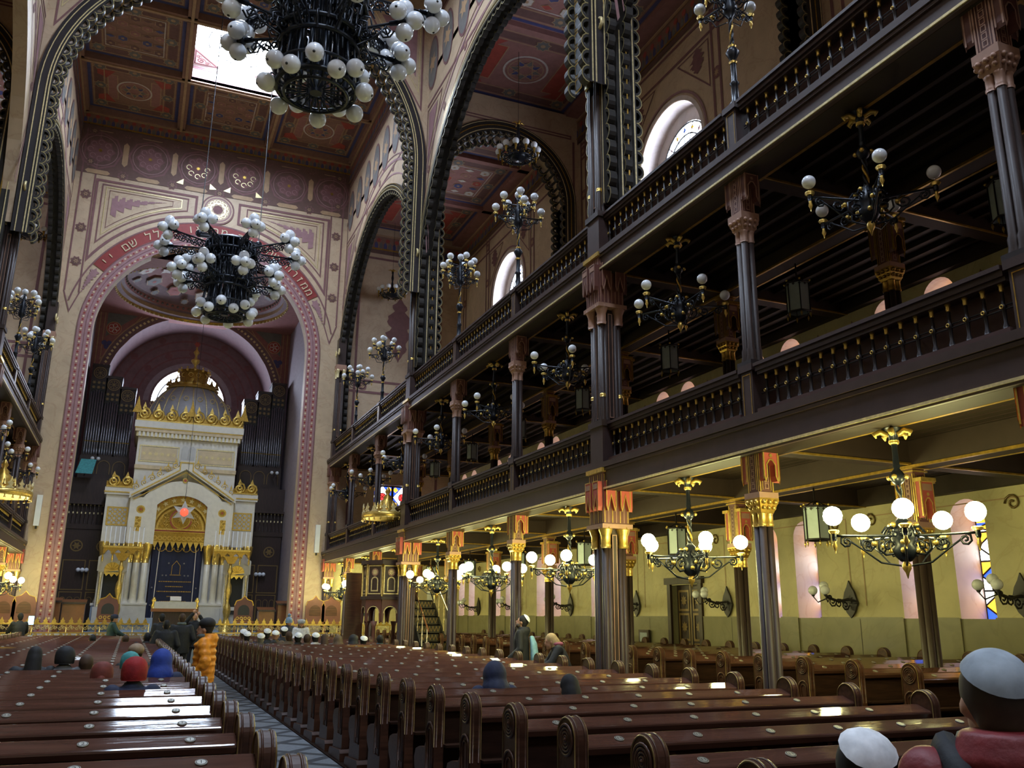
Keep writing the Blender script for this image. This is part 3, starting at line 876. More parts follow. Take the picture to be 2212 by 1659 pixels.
# ---------------------------------------------------------------- ark wall with its great arch
RA_, ZA_ = 4.08, 12.15
RL = 4.87
b = MB(); f = fY(YE)
wall_open(b, f, -W, W, 0, ZC + .4, [op_round(0, RA_, ZP, ZA_, n=40)], 'sand_wall', back=.5, mback='apse_grey')
jam = [(-RA_, ZP)] + [(-RA_, ZP + (ZA_ - ZP) * k / 12) for k in range(1, 12)] + arch_pts(0, RA_, ZA_, 44) + [(RA_, ZA_ - (ZA_ - ZP) * k / 12) for k in range(1, 13)]
b.ribbon(offset_path(jam, .26), .52, f, .02, 'mauve_light')
for off, w, m, d in ((.10, .10, 'rose_mid', .026), (.39, .12, 'rose_mid', .026), (.53, .04, 'mauve', .03), (.25, .03, 'mauve', .03)):
    b.ribbon(offset_path(jam, off), w, f, d, m)
for off in (.10, .39):
    for i, p in enumerate(path_even(offset_path(jam, off), .13)):
        b.star(p, .045, f, .036, 'gold_cream' if i % 2 == 0 else 'letter_red', 4, .75)
# red band that carries the lettering, only over the crown of the arch
a0, a1 = R(31.5), R(148.5)
b.circle_band((0, ZA_), RL, .47, f, .024, 'letter_red', 40, a0, a1)
for rr, w in ((RL - .26, .04), (RL + .27, .06)): b.circle_band((0, ZA_), rr, w, f, .026, 'mauve', 44, R(12), R(168))
for su in (-1, 1):
    def at(r, t): return (su * r * math.sin(R(t)), ZA_ + r * math.cos(R(t)))
    for k in range(8):      # tapering scroll past each end of the lettering
        b.star(at(RL, 61.5 + 1.5 * k), .20 * (1 - k / 9), f, .022, 'mauve_light', 5, .55, k)
    def panel(r, top, xi, xo, w, m, d):
        t0, t1 = math.degrees(math.asin(xi / r)), math.degrees(math.asin(xo / r))
        P = [at(r, t0 + (t1 - t0) * i / 14) for i in range(15)] + [(su * xo, top), (su * xi, top)]
        b.ribbon(P, w, f, d, m, closed=True); return P
    panel(5.42, 18.40, .86, 4.62, .10, 'mauve', .014)
    panel(5.68, 18.24, 1.18, 4.40, .05, 'mauve', .015)
    panel(5.80, 18.14, 1.42, 4.25, .03, 'gold_pale', .02)
    P = panel(5.92, 18.02, 1.75, 4.12, .02, 'mauve', .016)
    for i in range(22):
        t = i / 21; x = 3.95 - 1.9 * t; lo = ZA_ + math.sqrt(36.2 - x * x) + .04; hi = 17.95; q = (.9 - .75 * t) * (.7 + .3 * math.sin(i * 2.1)); c = (lo + hi) / 2 + .0
        if hi > lo: b.poly([(su * (x - .06), c - (hi - lo) * .5 * q), (su * (x + .06), c - (hi - lo) * .46 * q), (su * (x + .06), c + (hi - lo) * .46 * q), (su * (x - .06), c + (hi - lo) * .5 * q)], f, .015, 'mauve_light')
    for q in (4.72, 5.22): b.rect(su * q - .03, su * q + .03, 13.6, 20.9, f, .014, 'mauve')
    for v in (14.84, 16.27, 17.7, 19.13, 20.5): rosette_star(b, (su * 4.97, v), .15, f, .018)
    b.ribbon([(su * 4.69, 13.6), (su * 4.97, 12.8), (su * 5.24, 13.6)], .05, f, .014, 'mauve')
# centre medallion
b.disc((0, 17.98), .66, f, .03, 'mauve', 28); b.disc((0, 17.98), .60, f, .032, 'sand_wall', 28); b.disc((0, 17.98), .54, f, .034, 'mauve_light', 28); b.disc((0, 17.98), .49, f, .036, 'sand_wall', 28)
b.circle_band((0, 17.98), .30, .05, f, .04, 'gold_pale', 24)
for i in range(8):
    a = PI / 4 * i; b.circle_band((.33 * math.cos(a), 17.98 + .33 * math.sin(a)), .09, .03, f, .042, 'gold_pale', 8); b.star((.40 * math.cos(a + .39), 17.98 + .40 * math.sin(a + .39)), .05, f, .044, 'gold_pale', 4, .5)
b.disc((0, 17.98), .2, f, .04, 'mauve', 8)
# dark frieze: six large roundels between bars and stars
b.rect(-W, W, 18.62, 20.75, f, .012, 'frieze_dark')
for i in range(6):
    c = (-4.67 + 1.868 * i, 19.68); mid = i in (2, 3)  # middle two roundels get gold pieces as painted glints of reflected light
    b.circle_band(c, .80, .07, f, .02, 'mauve', 8); b.circle_band(c, .66, .03, f, .02, 'mauve_light', 24); b.star(c, .56, f, .016, 'mauve', 8, .8)
    b.star(c, .10, f, .03, 'gold_deep', 8, .4)
    for a in range(8):
        p = (c[0] + .36 * math.cos(PI / 4 * a), c[1] + .36 * math.sin(PI / 4 * a))
        b.circle_band(p, .10, .025, f, .024, 'mauve_light' if not mid or a in (1, 2, 3) else 'gold_pale', 8, 0, 1.6 * PI)
    for q in (-1, 1):
        b.poly([(c[0] - .36, c[1] + q * .86), (c[0] + .36, c[1] + q * .86), (c[0] + .46, c[1] + q * .95), (c[0] + .36, c[1] + q * 1.04), (c[0] - .36, c[1] + q * 1.04), (c[0] - .46, c[1] + q * .95)], f, .018, 'paint_tan')
        if i < 5: rosette_star(b, (c[0] + .934, c[1] + q * .95), .15, f, .022)
        if mid: b.poly([(c[0] + q * .52, c[1] - .58), (c[0] + q * .80, c[1] - .80), (c[0] + q * .52, c[1] - .84)], f, .03, 'gold_pale')
    if i < 5: b.poly([(c[0] + .83, c[1] - .42), (c[0] + .934, c[1] - .54), (c[0] + 1.04, c[1] - .42), (c[0] + 1.04, c[1] + .42), (c[0] + .934, c[1] + .54), (c[0] + .83, c[1] + .42)], f, .018, 'paint_tan')
b.rect(-W, W, 20.72, 20.76, f, .03, 'gold_deep')
frieze(b, f, -W, W, 20.78, .55, .05, .34)
struct('wall_ark', b)

# Hebrew lettering along the red band: each letter a raised gilt glyph on the wall
def glyph_mesh(ch, size, ext=.012):
    cu = bpy.data.curves.new('glyph', 'FONT'); cu.body = ch; cu.size = size; cu.extrude = ext; cu.align_x = 'CENTER'; cu.resolution_u = 3
    o = bpy.data.objects.new('glyph', cu); COL.objects.link(o)
    dg = bpy.context.evaluated_depsgraph_get(); dg.update()
    me = bpy.data.meshes.new_from_object(o.evaluated_get(dg))
    bpy.data.objects.remove(o); bpy.data.curves.remove(cu)
    return me
def letters_on(mb, items, m, ext=.012):
    """items: (char, size, Matrix)"""
    cache = {}
    for ch, size, T in items:
        k = (ch, size)
        if k not in cache: cache[k] = glyph_mesh(ch, size, ext)
        me = cache[k]
        base = len(mb.v)
        for v in me.vertices:
            p = T @ v.co; mb.v.append((p.x, p.y, p.z))
        mi = mb.mi(m)
        for p in me.polygons: mb.f.append([base + i for i in p.vertices]); mb.m.append(mi); mb.sm.append(False)
text = 'ממזרח שמש עד מבואו מהלל שם יי'
b = MB(); items = []
nl = len(text); ts, te = 35.0, 144.5
for i, ch in enumerate(text):
    if ch == ' ': continue
    a = R(ts + (te - ts) * i / (nl - 1)); r = RL - .17
    p = Vector((r * math.cos(a), YE - .04, ZA_ + r * math.sin(a)))
    T = Matrix.Translation(p) @ Matrix.Rotation(-(a - PI / 2), 4, 'Y') @ Matrix.Rotation(PI / 2, 4, 'X')
    items.append((ch, .47, T))
letters_on(b, items, 'gold_cream')
o = b.build('wall_inscription'); tag(o, 'gilt Hebrew letters on the red band over the great arch', 'inscription')

# ---------------------------------------------------------------- apse
YB = 43.8
b = MB()
XA2 = 4.5
for s in (-1, 1):
    f = fX(s * XA2, s)
    wall_open(b, f, YE + .4, 47, ZP, 17.0, [op_round(37.9, .12, 9.0, 12.6, .35, 'apse_grey', 8)], 'apse_grey')
    b.face([f(37.6, 8.9, -.36), f(38.2, 8.9, -.36), f(38.2, 12.9, -.36), f(37.6, 12.9, -.36)], 'slit_glass')
    for v in (4.6, 8.4, 9.4, 9.8): b.box(s * XA2 - .12, s * XA2 + .12, YE + .5, YE + .75, v, v + .25, 'pink_gilt')
# rear arch wall, pendentives painted rose
f = fY(YB)
wall_open(b, f, -XA2, XA2, ZP, 16.1, [op_round(0, 3.85, ZP, 11.9, jm='apse_mauve', n=36)], 'apse_rose', back=2.6, mback='apse_mauve')
P = arch_pts(0, 3.85, 11.9, 40)
for off, w, m, d in ((.2, .40, 'apse_mauve', .02), (.43, .05, 'paint_tan', .03)): b.ribbon(offset_path(P, off), w, f, d, m)
for i, p in enumerate(path_even(offset_path(P, .22), .2)): b.star(p, .075, f, .03, 'gold_pale', 4, .7)
for s in (-1, 1):       # triangular painted fields beside the rear arch
    T = [(s * 4.35, 12.4), (s * 4.35, 15.9), (s * 1.9, 15.9)]
    b.ribbon(T, .05, f, .012, 'paint_tan', closed=True)
    T2 = [(s * 4.15, 13.2), (s * 4.15, 15.6), (s * 2.5, 15.6)]
    b.ribbon(T2, .04, f, .014, 'paint_tan', closed=True)
    b.poly([(s * 4.05, 14.3), (s * 4.05, 15.5), (s * 2.75, 15.5), (s * 3.4, 14.95)], f, .014, 'paint_grey')
    b.disc((s * 3.72, 14.75), .34, f, .02, 'paint_tan', 14); b.disc((s * 3.72, 14.75), .30, f, .024, 'paint_red', 14)
    for k in range(5): b.circle_band((s * 3.72 + .14 * math.cos(k * 1.256), 14.75 + .14 * math.sin(k * 1.256)), .1, .025, f, .03, 'paint_white', 10)
    for k, (du, dv) in enumerate(((-.11, .05), (.11, .05), (0, -.14))): b.disc((s * 3.95 + du, 13.95 + dv), .12, f, .024, 'paint_blue', 10)
# tympanum behind the rear arch, with concentric bands and the half-round window
f = fY(46.4)
wall_open(b, f, -4.2, 4.2, ZP, 16.4, [op_round(0, 1.75, 12.0, 12.02, .3, 'reveal_white', 24)], 'apse_mauve')
for r, w, m in ((2.0, .26, 'apse_grey'), (2.45, .08, 'mauve'), (2.85, .08, 'mauve'), (3.3, .1, 'mauve'), (3.75, .1, 'mauve')):
    b.circle_band((0, 12.0), r, w, f, .012, m, 32, 0, PI)
for i in range(7):
    a = PI * (i + .5) / 7
    for r in (2.65, 3.52): b.star((r * math.cos(a), 12 + r * math.sin(a)), .2, f, .016, 'mauve', 4, .85, a)
g = fY(46.72)
b.poly([(-1.8, 11.98)] + arch_pts(0, 1.8, 12.0, 24), g, 0, 'apse_glass')
for r in (.9, 1.5): b.circle_band((0, 12.0), r, .06, g, .03, 'leading', 24, 0, PI)
for s in (-1, 1):      # plain windows beside the organ cases
    b.rect(s * 3.3 - .5, s * 3.3 + .5, 10.6, 12.4, f, .02, 'slit_glass')
struct('wall_apse', b)
# pendentives to the sides and the round painted ceiling of the apse
b = MB()
cx, cy, r0 = 0, 40.0, 3.72
N = 48
ring = lambda r, z: [(cx + r * math.cos(2 * PI * i / N), cy + r * 1.02 * math.sin(2 * PI * i / N), z) for i in range(N)]
prof = [(r0, 15.5), (r0 - .05, 15.62), (r0 - .22, 15.68), (r0 - .22, 15.85), (r0 - .34, 15.92), (r0 - .42, 16.12), (r0 - .5, 16.2)]
mm = ['gold_deep', 'apse_mauve', 'paint_tan', 'apse_mauve', 'apse_rose', 'apse_mauve']
for i in range(len(prof) - 1): b.grid([ring(*prof[i]), ring(*prof[i + 1])], mm[i], close_u=True)
for i in range(96):
    a = 2 * PI * i / 96
    b.sphere((cx + (r0 - .02) * math.cos(a), cy + (r0 - .02) * 1.02 * math.sin(a), 15.52), .05, 6, 4, 'gold_pale')
for i in range(80):
    a = 2 * PI * i / 80; b.sphere((cx + (r0 - .40) * math.cos(a), cy + (r0 - .4) * 1.02 * math.sin(a), 16.03), .06, 6, 4, 'paint_grey')
# shallow painted bowl
for k in range(5):
    ra, rb = (r0 - .5) * (1 - k / 5), (r0 - .5) * (1 - (k + 1) / 5)
    za, zb = 16.2 + .9 * (1 - (1 - k / 5) ** 2), 16.2 + .9 * (1 - (1 - (k + 1) / 5) ** 2)
    b.grid([ring(ra, za), ring(max(rb, .01), zb)], ['apse_mauve', 'apse_rose', 'apse_rose', 'apse_mauve', 'paint_blue'][k], close_u=True)
f = lambda u, v, d: (cx + u, cy + v, 16.2 + .9 * (1 - min(1, (u * u + v * v) / (r0 - .5) ** 2)) - d - .05)
for i in range(12):
    a = 2 * PI * i / 12; c = (2.5 * math.cos(a), 2.5 * math.sin(a))
    b.star(c, .38, f, .03, 'paint_tan', 6, .82, a); b.star(c, .33, f, .05, ['paint_white', 'paint_red', 'paint_grey'][i % 3], 6, .82, a); b.star(c, .12, f, .07, 'paint_red', 6, .5)
    c = (2.98 * math.cos(a + .26), 2.98 * math.sin(a + .26)); b.star(c, .2, f, .03, 'paint_tan', 8, .74); b.star(c, .16, f, .05, 'paint_grey', 8, .74)
    c = (1.75 * math.cos(a + .26), 1.75 * math.sin(a + .26)); b.star(c, .3, f, .03, 'paint_white', 4, .5, a)
# annulus between ring and the square of walls
sq = []
for i in range(N):
    a = 2 * PI * i / N; c, s = math.cos(a), math.sin(a); t = min(XA2 / abs(c) if abs(c) > 1e-6 else 99, 4.2 / abs(s) if abs(s) > 1e-6 else 99)
    sq.append((cx + t * c, cy + t * s, 15.5))
b.grid([ring(r0, 15.5), sq], 'apse_rose', close_u=True, smooth=False)
b.face([(-6, YE, 17.2), (6, YE, 17.2), (6, 47, 17.2), (-6, 47, 17.2)], 'apse_mauve')
struct('ceiling_apse', b)

# ---------------------------------------------------------------- organ cases and choir panels
def organ(s, label):
    t = thing('pipe_organ', label, 'organ', (s * 3.35, 42.6, 0))
    c = MB()
    steps = [(.62, 12.55), (0, 12.05), (-.62, 11.6)]
    for (dx, top) in steps:
        x = s * dx
        c.box(x - .34, x + .34, -.1, .9, 8.0, top, 'wood_dark')
        c.box(x - .36, x + .36, -.14, .9, top - .06, top + .05, 'wood_dark')
        f = lambda u, v, d: (u, -.12 - d, v)
        c.rect(x - .3, x + .3, 8.5, top - .75, f, .0, 'leading')
    c.build('case', t)
    for (dx, top) in steps:
        x = s * dx; w = MB()
        f = lambda u, v, d: (u, -.14 - d, v)
        w.circle_band((x, top - .36), .26, .035, f, .01, 'wood_gilt', 20); w.circle_band((x, top - .36), .19, .02, f, .01, 'wood_gilt', 16)
        for k in range(8): w.ribbon([(x, top - .36), (x + .19 * math.cos(PI / 4 * k), top - .36 + .19 * math.sin(PI / 4 * k))], .02, f, .01, 'wood_gilt')
        for k in range(6): w.star((x - .2 + .2 * (k % 3), top - .82 - .22 * (k // 3)), .09, f, .01, 'wood_gilt', 6, .5)
        w.build('tracery', t)
        for k in range(6):
            p = MB(); px = x - .25 + .1 * k
            p.lathe([(.012, 8.45), (.04, 8.75), (.042, top - 1.15 - .05 * abs(k - 2.5))], (px, -.16, 0), 8, 'pipe')
            p.lathe([(.046, 9.02), (.046, 9.06)], (px, -.16, 0), 8, 'gold')
            p.build('pipe', t)
    w = MB(); f = lambda u, v, d: (u, -.16 - d, v)
    for k in range(3):
        w.ribbon([(s * (-.62 + .62 * k) - .25, 7.6)] + arch_pts(s * (-.62 + .62 * k), .25, 7.95, 12) + [(s * (-.62 + .62 * k) + .25, 7.6)], .03, f, 0, 'wood_gilt')
    w.box(-1.0, 1.0, -.12, .9, 7.3, 8.4, 'wood_dark')
    w.build('console', t)
    return t
organ(-1, 'dark carved organ case with stepped pipes left of the marble ark')
organ(1, 'dark carved organ case with stepped pipes right of the marble ark')
def lamp_pair(x, y, z, label):
    t = thing('bracket_lamp', label, 'lamp', (x, y, z))
    a = MB(); a.tube([(0, .1, -.2), (0, 0, 0), (0, -.05, .02)], .015, 5, 'iron'); a.tube([(-.12, -.05, .02), (.12, -.05, .02)], .012, 5, 'iron'); a.build('arm', t)
    for q in (-.12, .12):
        g = MB(); g.sphere((q, -.05, .12), .085, 10, 7, 'opal'); g.build('globe', t)
lamp_pair(-3.7, 42.15, 8.1, 'pair of small white globes on the left organ front')
lamp_pair(4.0, 42.15, 8.0, 'pair of small white globes on the right organ front')
def choir(s, label):
    t = thing('choir_screen', label, 'screen', (s * 3.45, 41.6, 0))
    p = MB(); p.box(-1.0, 1.0, -.08, .1, ZP, 5.1, 'wood_dark'); f = lambda u, v, d: (u, -.08 - d, v)
    for q in (-.5, .5):
        for v0, v1 in ((1.1, 2.5), (2.6, 3.8)):
            p.frame(q - .42, q + .42, v0, v1, .04, f, .012, 'wood_gilt')
        p.circle_band((q, 4.4), .22, .05, f, .012, 'wood_gilt', 16); p.star((q, 4.4), .18, f, .014, 'wood_gilt', 6, .5)
        for k in range(3):
            p.ribbon([(q - .28 + .28 * k - .1, 1.3)] + arch_pts(q - .28 + .28 * k, .1, 2.2, 8) + [(q - .28 + .28 * k + .1, 1.3)], .022, f, .012, 'wood_gilt')
    p.build('panel', t)
    r = MB(); r.box(-1.05, 1.05, -.15, .05, 6.15, 6.25, 'wood_dark'); r.box(-1.05, 1.05, -.12, .02, 5.1, 5.3, 'wood_dark'); r.box(-1.05, 1.05, .1, .15, 5.0, 7.3, 'wood_dark')  # tall dark board at the back stands in for a shaded void
    r.build('rail', t)
    for k in range(13):
        q = MB(); q.lathe([(.02, 5.3), (.026, 5.6), (.018, 5.8), (.026, 6.15)], (-.96 + .16 * k, -.06, 0), 6, 'wood_dark'); q.lathe([(.03, 6.08), (.034, 6.15)], (-.96 + .16 * k, -.06, 0), 6, 'gold_pale'); q.lathe([(.026, 5.74), (.03, 5.78), (.026, 5.82)], (-.96 + .16 * k, -.06, 0), 6, 'gold_pale'); q.build('baluster', t)
choir(-1, 'dark carved choir screen with balustrade left of the ark')
choir(1, 'dark carved choir screen with balustrade right of the ark')
for s, side in ((-1, 'left'), (1, 'right')):
    t = thing('bracket_lamp', 'three small white globes on the dark screen %s of the ark' % side, 'lamp', (s * 3.6, 41.5, 3.3))
    a = MB(); a.tube([(0, .05, -.25), (0, -.1, -.12), (0, -.15, 0)], .018, 5, 'iron'); a.tube([(-.17, -.15, 0), (.17, -.15, 0)], .012, 5, 'iron'); a.build('arm', t)
    for q in (-.16, 0, .16):
        g = MB(); g.sphere((q, -.15, .1), .09, 10, 7, 'opal'); g.build('globe', t)

# ---------------------------------------------------------------- the ark
AY = 40.0
ark = thing('torah_ark', 'white and gold domed marble ark with a navy curtain', 'ark', (0, AY, ZP))
Z = lambda z: z - ZP
def scroll_crest(mb, x0, x1, z, h, y, m='gold'):
    """run of paired gilt scrolls with leaf tips"""
    h *= 1.12; n = max(2, round((x1 - x0) / (h * .78))); st = (x1 - x0) / n
    for i in range(n):
        c = x0 + (i + .5) * st; sg = 1 if i % 2 else -1
        g = lambda u, v: (u, y, v)
        mb.spiral((c, z + h * .45), g, st * .50, 1.6, h * .085, 14, m, 5, start=-PI / 2 * sg, sgn=sg)
        mb.spiral((c, z + h * .45), g, st * .30, 1.1, h * .07, 10, m, 4, start=PI / 2 * sg, sgn=-sg)
        mb.prism([(c - st * .16, z + h * .8), (c, z + h * 1.2), (c + st * .16, z + h * .8), (c, z + h * .6)], lambda u, v, d: (u, y - d, v), -.03, .03, m)
    mb.box(x0, x1, y + .02, y + .06, z, z + h * .45, 'gold_deep')
    mb.box(x0, x1, y - .05, y + .05, z, z + h * .1, m)
# stepped base
b = MB(); b.box(-3.0, 3.0, -.35, 2.5, 0, .30, 'blue_marble')
for s in (-1, 1):
    b.box(min(s * 1.0, s * 2.05), max(s * 1.0, s * 2.05), -.45, .8, .3, 1.05, 'cream_marble'); b.box(min(s * .98, s * 2.08), max(s * .98, s * 2.08), -.48, .8, 1.05, 1.13, 'ark_white')
    b.box(min(s * 2.62, s * 3.05), max(s * 2.62, s * 3.05), -.3, .4, .0, 1.0, 'blue_marble'); b.box(min(s * 2.6, s * 3.08), max(s * 2.6, s * 3.08), -.33, .4, 1.0, 1.1, 'ark_white')
for k in range(3): b.box(-1.0, 1.0, -.9 + .25 * k, .3, .0, .18 * (k + 1), 'blue_marble')
b.build('base', ark)
for s in (-1, 1):
    b = MB()           # body wall either side, with lattice panel
    x0, x1 = min(s * 1.02, s * 2.95), max(s * 1.02, s * 2.95)
    b.box(x0, x1, .15, 2.4, .3, Z(6.55), 'ark_white')
    b.box(min(s * 2.02, s * 3.0), max(s * 2.02, s * 3.0), .0, 2.4, Z(4.45), Z(6.45), 'ark_white')
    b.box(min(s * 2.0, s * 3.08), max(s * 2.0, s * 3.08), -.08, 2.4, Z(6.45), Z(6.75), 'ark_white'); b.box(min(s * 2.0, s * 3.1), max(s * 2.0, s * 3.1), -.1, 2.4, Z(6.53), Z(6.58), 'gold')
    f = lambda u, v, d: (u, -d, v)
    cx = s * 2.5
    b.build('wing', ark)
    l = MB(); l.rect(cx - .38, cx + .38, Z(5.2), Z(5.92), f, .01, 'ark_grey'); l.frame(cx - .38, cx + .38, Z(5.2), Z(5.92), .05, f, .02, 'gold')
    for i in range(4):
        for j in range(4): l.circle_band((cx - .28 + .187 * i, Z(5.29) + .18 * j), .08, .03, f, .024, 'gold', 8)
    l.build('lattice_panel', ark)
    c = MB(); scroll_crest(c, min(s * 2.02, s * 3.05), max(s * 2.02, s * 3.05), Z(6.75), .5, -.05); c.build('cresting', ark)
    for (cx, yy, r, zt) in ((s * 1.22, -.15, .13, Z(4.0)), (s * 1.55, -.22, .13, Z(4.0)), (s * 1.85, -.1, .14, Z(4.0)), (s * 2.84, -.08, .12, Z(4.0))):
        q = MB(); q.lathe([(r * 1.35, 1.12), (r * 1.35, 1.18), (r * 1.05, 1.26), (r, 1.35), (r * .92, zt)], (cx, yy, 0), 14, 'cream_marble')
        q.build('column', ark)
        q = MB(); q.lathe([(r * .95, zt - .32), (r * 1.0, zt - .1), (r * 1.15, zt), (r * 1.6, zt + .28), (r * 1.75, zt + .45), (r * 1.75, zt + .5)], (cx, yy, 0), 14, 'gold'); q.build('capital', ark)
    b = MB(); b.box(min(s * 1.0, s * 2.05), max(s * 1.0, s * 2.05), -.35, .3, Z(4.45), Z(6.35), 'ark_white'); b.box(min(s * 2.0, s * 2.06), max(s * 2.0, s * 2.06), -.40, .3, Z(4.5), Z(6.5), 'ark_white')
    f2 = lambda u, v, d: (u, -.35 - d, v)
    b.disc((s * 1.62, Z(5.85)), .17, f2, .01, 'gold', 16); b.disc((s * 1.62, Z(5.85)), .11, f2, .02, 'gold_deep', 12); b.disc((s * 1.62, Z(5.85)), .05, f2, .03, 'paint_red', 8)
    b.rect(s * 1.68 - .12, s * 1.68 + .12, Z(4.95), Z(5.55), f2, .01, 'gold')
    for k in range(5): b.spiral((s * 1.68 + (.04 if k % 2 else -.04), Z(5.02) + .12 * k), lambda u, v: (u, -.37, v), .06, 1.2, .012, 8, 'gold_deep')
    b.build('spandrel', ark)
# arch over the curtain: white face, starry gilt band, tympanum
f2 = lambda u, v, d: (u, -.36 - d, v)
b = MB(); za = Z(5.1)
ro, ri = 1.55, 1.42
P = arch_pts(0, 1.40, za, 28)
top = [(-2.05, Z(6.35)), (0, Z(7.65)), (2.05, Z(6.35))]
outer = []
for u, v in P:
    a = math.atan2(v - za, u); 
    outer.append((u * 1.25, min(v + .62, Z(7.65) - abs(u * 1.25) * .634)))
for i in range(len(P) - 1):
    b.face([f2(*P[i], 0), f2(*P[i + 1], 0), f2(*outer[i + 1], 0), f2(*outer[i], 0)], 'ark_white')
    b.face([f2(*P[i], 0), f2(*P[i + 1], 0), f2(*P[i + 1], -.5), f2(*P[i], -.5)], 'ark_white')
for s in (-1, 1):
    b.face([f2(s * 1.4, za, 0), f2(s * 1.75, outer[0][1], 0), f2(s * 2.05, Z(6.35), 0), f2(s * 2.05, za, 0)], 'ark_white')
    # raking cornice of the gable
    q = [(s * 2.12, Z(6.28)), (s * 2.12, Z(6.52)), (s * .28, Z(7.72)), (s * .28, Z(8.0)), (0, Z(8.0)), (0, Z(7.62))]
    b.prism(q[::s], f2, -.3, .14, 'ark_white')
    b.ribbon([(s * 2.05, Z(6.40)), (s * .26, Z(7.56)), (s * .26, Z(7.9)), (0, Z(7.9))], .05, f2, .16, 'gold')
    b.ribbon([(s * 1.95, Z(6.25)), (s * .0, Z(7.5))], .04, f2, .02, 'gold')
b.disc((0, Z(7.15)), .11, f2, .03, 'gold', 12); b.disc((0, Z(7.15)), .06, f2, .04, 'paint_red', 8)
b.build('gable', ark)
b = MB()
for s in (-1, 1):
    for k in range(6):
        t = (k + .5) / 6; u = s * (2.05 - 1.75 * t); v = Z(6.52) + 1.22 * t + .16
        b.spiral((u, v), lambda a, c: (a, -.3, c), .15, 1.5, .022, 12, 'gold', 5, start=0 if k % 2 else PI, sgn=s)
        b.prism([(u - .05, v + .12), (u, v + .32), (u + .05, v + .12)], f2, -.08, -.03, 'gold')
b.build('gable_cresting', ark)
f3 = lambda u, v, d: (u, -.2 - d, v)
b = MB()
P1, P2 = arch_pts(0, 1.42, za, 28), arch_pts(0, 1.05, za, 28)
for i in range(28): b.face([f3(*P1[i], 0), f3(*P1[i + 1], 0), f3(*P2[i + 1], 0), f3(*P2[i], 0)], 'gold_deep')
for s in (-1, 1): b.rect(min(s * 1.05, s * 1.42), max(s * 1.05, s * 1.42), Z(4.5), za, f3, 0, 'gold_deep')
for i in range(11):
    a = PI * (i + .5) / 11; b.star((1.24 * math.cos(a), za + 1.24 * math.sin(a)), .12, f3, .02, 'gold_pale', 5, .42, a)
for i in range(22):
    a = PI * (i + .5) / 22; b.star((1.38 * math.cos(a), za + 1.38 * math.sin(a)), .035, f3, .02, 'paint_red', 4, .7)
b.circle_band((0, za), 1.06, .07, f3, .03, 'gold', 28, 0, PI)
b.build('star_band', ark)
f4 = lambda u, v, d: (u, -.05 - d, v)
b = MB(); b.poly([(-1.05, za)] + arch_pts(0, 1.05, za, 24), f4, 0, 'gold_deep')
b.circle_band((0, za), .92, .08, f4, .02, 'gold', 24, 0, PI)
b.disc((0, za + .42), .42, f4, .03, 'gold_deep', 24); b.circle_band((0, za + .42), .42, .05, f4, .04, 'paint_red', 24); b.circle_band((0, za + .42), .36, .03, f4, .045, 'gold', 24); b.star((0, za + .42), .15, f4, .05, 'gold', 8, .5)
for s in (-1, 1):
    for k in range(4): b.spiral((s * (.5 + .1 * (k % 2)), za + .12 + .15 * k), lambda u, v: (u, -.09, v), .12, 1.4, .018, 10, 'gold', 4, sgn=s)
b.box(-1.1, 1.1, -.22, 0, za - .14, za + .02, 'gold'); b.box(-1.1, 1.1, -.24, 0, za - .10, za - .05, 'letter_red')
b.build('tympanum', ark)
b = MB(); b.box(-1.05, 1.05, -.2, -.05, Z(4.55), za - .14, 'gold_deep')
for i in range(11): b.circle_band((-.95 + .19 * i, Z(4.72)), .075, .03, lambda u, v, d: (u, -.2 - d, v), .01, 'gold', 10)
for i in range(9):
    c = -.93 + .232 * i
    b.prism([(c - .11, Z(4.58)), (c + .11, Z(4.58)), (c + .05, Z(4.42)), (c, Z(4.28)), (c - .05, Z(4.42))], lambda u, v, d: (u, -.2 - d, v), -.06, .02, 'gold')
    b.sphere((c, -.2, Z(4.26)), .035, 6, 5, 'gold')
b.build('lambrequin', ark)
b = MB(); n = 40; rows = []
for z in (.25, 1.2, 2.2, Z(4.5)):
    rows.append([(-.98 + 1.96 * i / n, -.10 + .035 * math.sin(i * 1.3) * (1 if abs(i - n / 2) > 13 else .2), z) for i in range(n + 1)])
b.grid(rows, 'navy')
fc = lambda u, v, d: (u, -.15 - d, v)
for s in (-1, 1): b.ribbon([(s * .76, .3), (s * .72, Z(4.3))], .03, fc, .01, 'paint_white')
rnd = random.Random(5)
for k, w in enumerate((.62, .35, .66, .25, .52, .25, .4, .36)):
    z = Z(2.95) - .2 * k; u = -w
    while u < w:
        q = .03 + rnd.random() * .05; b.rect(u, u + q, z - .016, z + .016, fc, .01, 'gold_deep'); u += q + .02
for k in range(5):
    b.circle_band((-.66 + .33 * k, Z(4.34)), .16, .025, fc, .01, 'gold_deep', 10, PI, 2 * PI)
b.ribbon([(-.16, Z(3.25)), (-.16, Z(3.6)), (0, Z(3.8)), (.16, Z(3.6)), (.16, Z(3.25))], .02, fc, .01, 'gold_deep'); b.ribbon([(-.22, Z(3.22)), (.22, Z(3.22))], .02, fc, .01, 'gold_deep')
for u, v in ((-.5, 3.2), (-.36, 3.2), (.36, 3.2), (.5, 3.2), (-.3, 3.7), (.3, 3.7), (-.86, 2.7), (.86, 2.7), (-.86, 2.0), (.86, 2.0), (-.6, 1.7), (.6, 1.7)): b.star((u, Z(v)), .045, fc, .012, 'paint_grey', 6, .5)
b.build('curtain', ark)
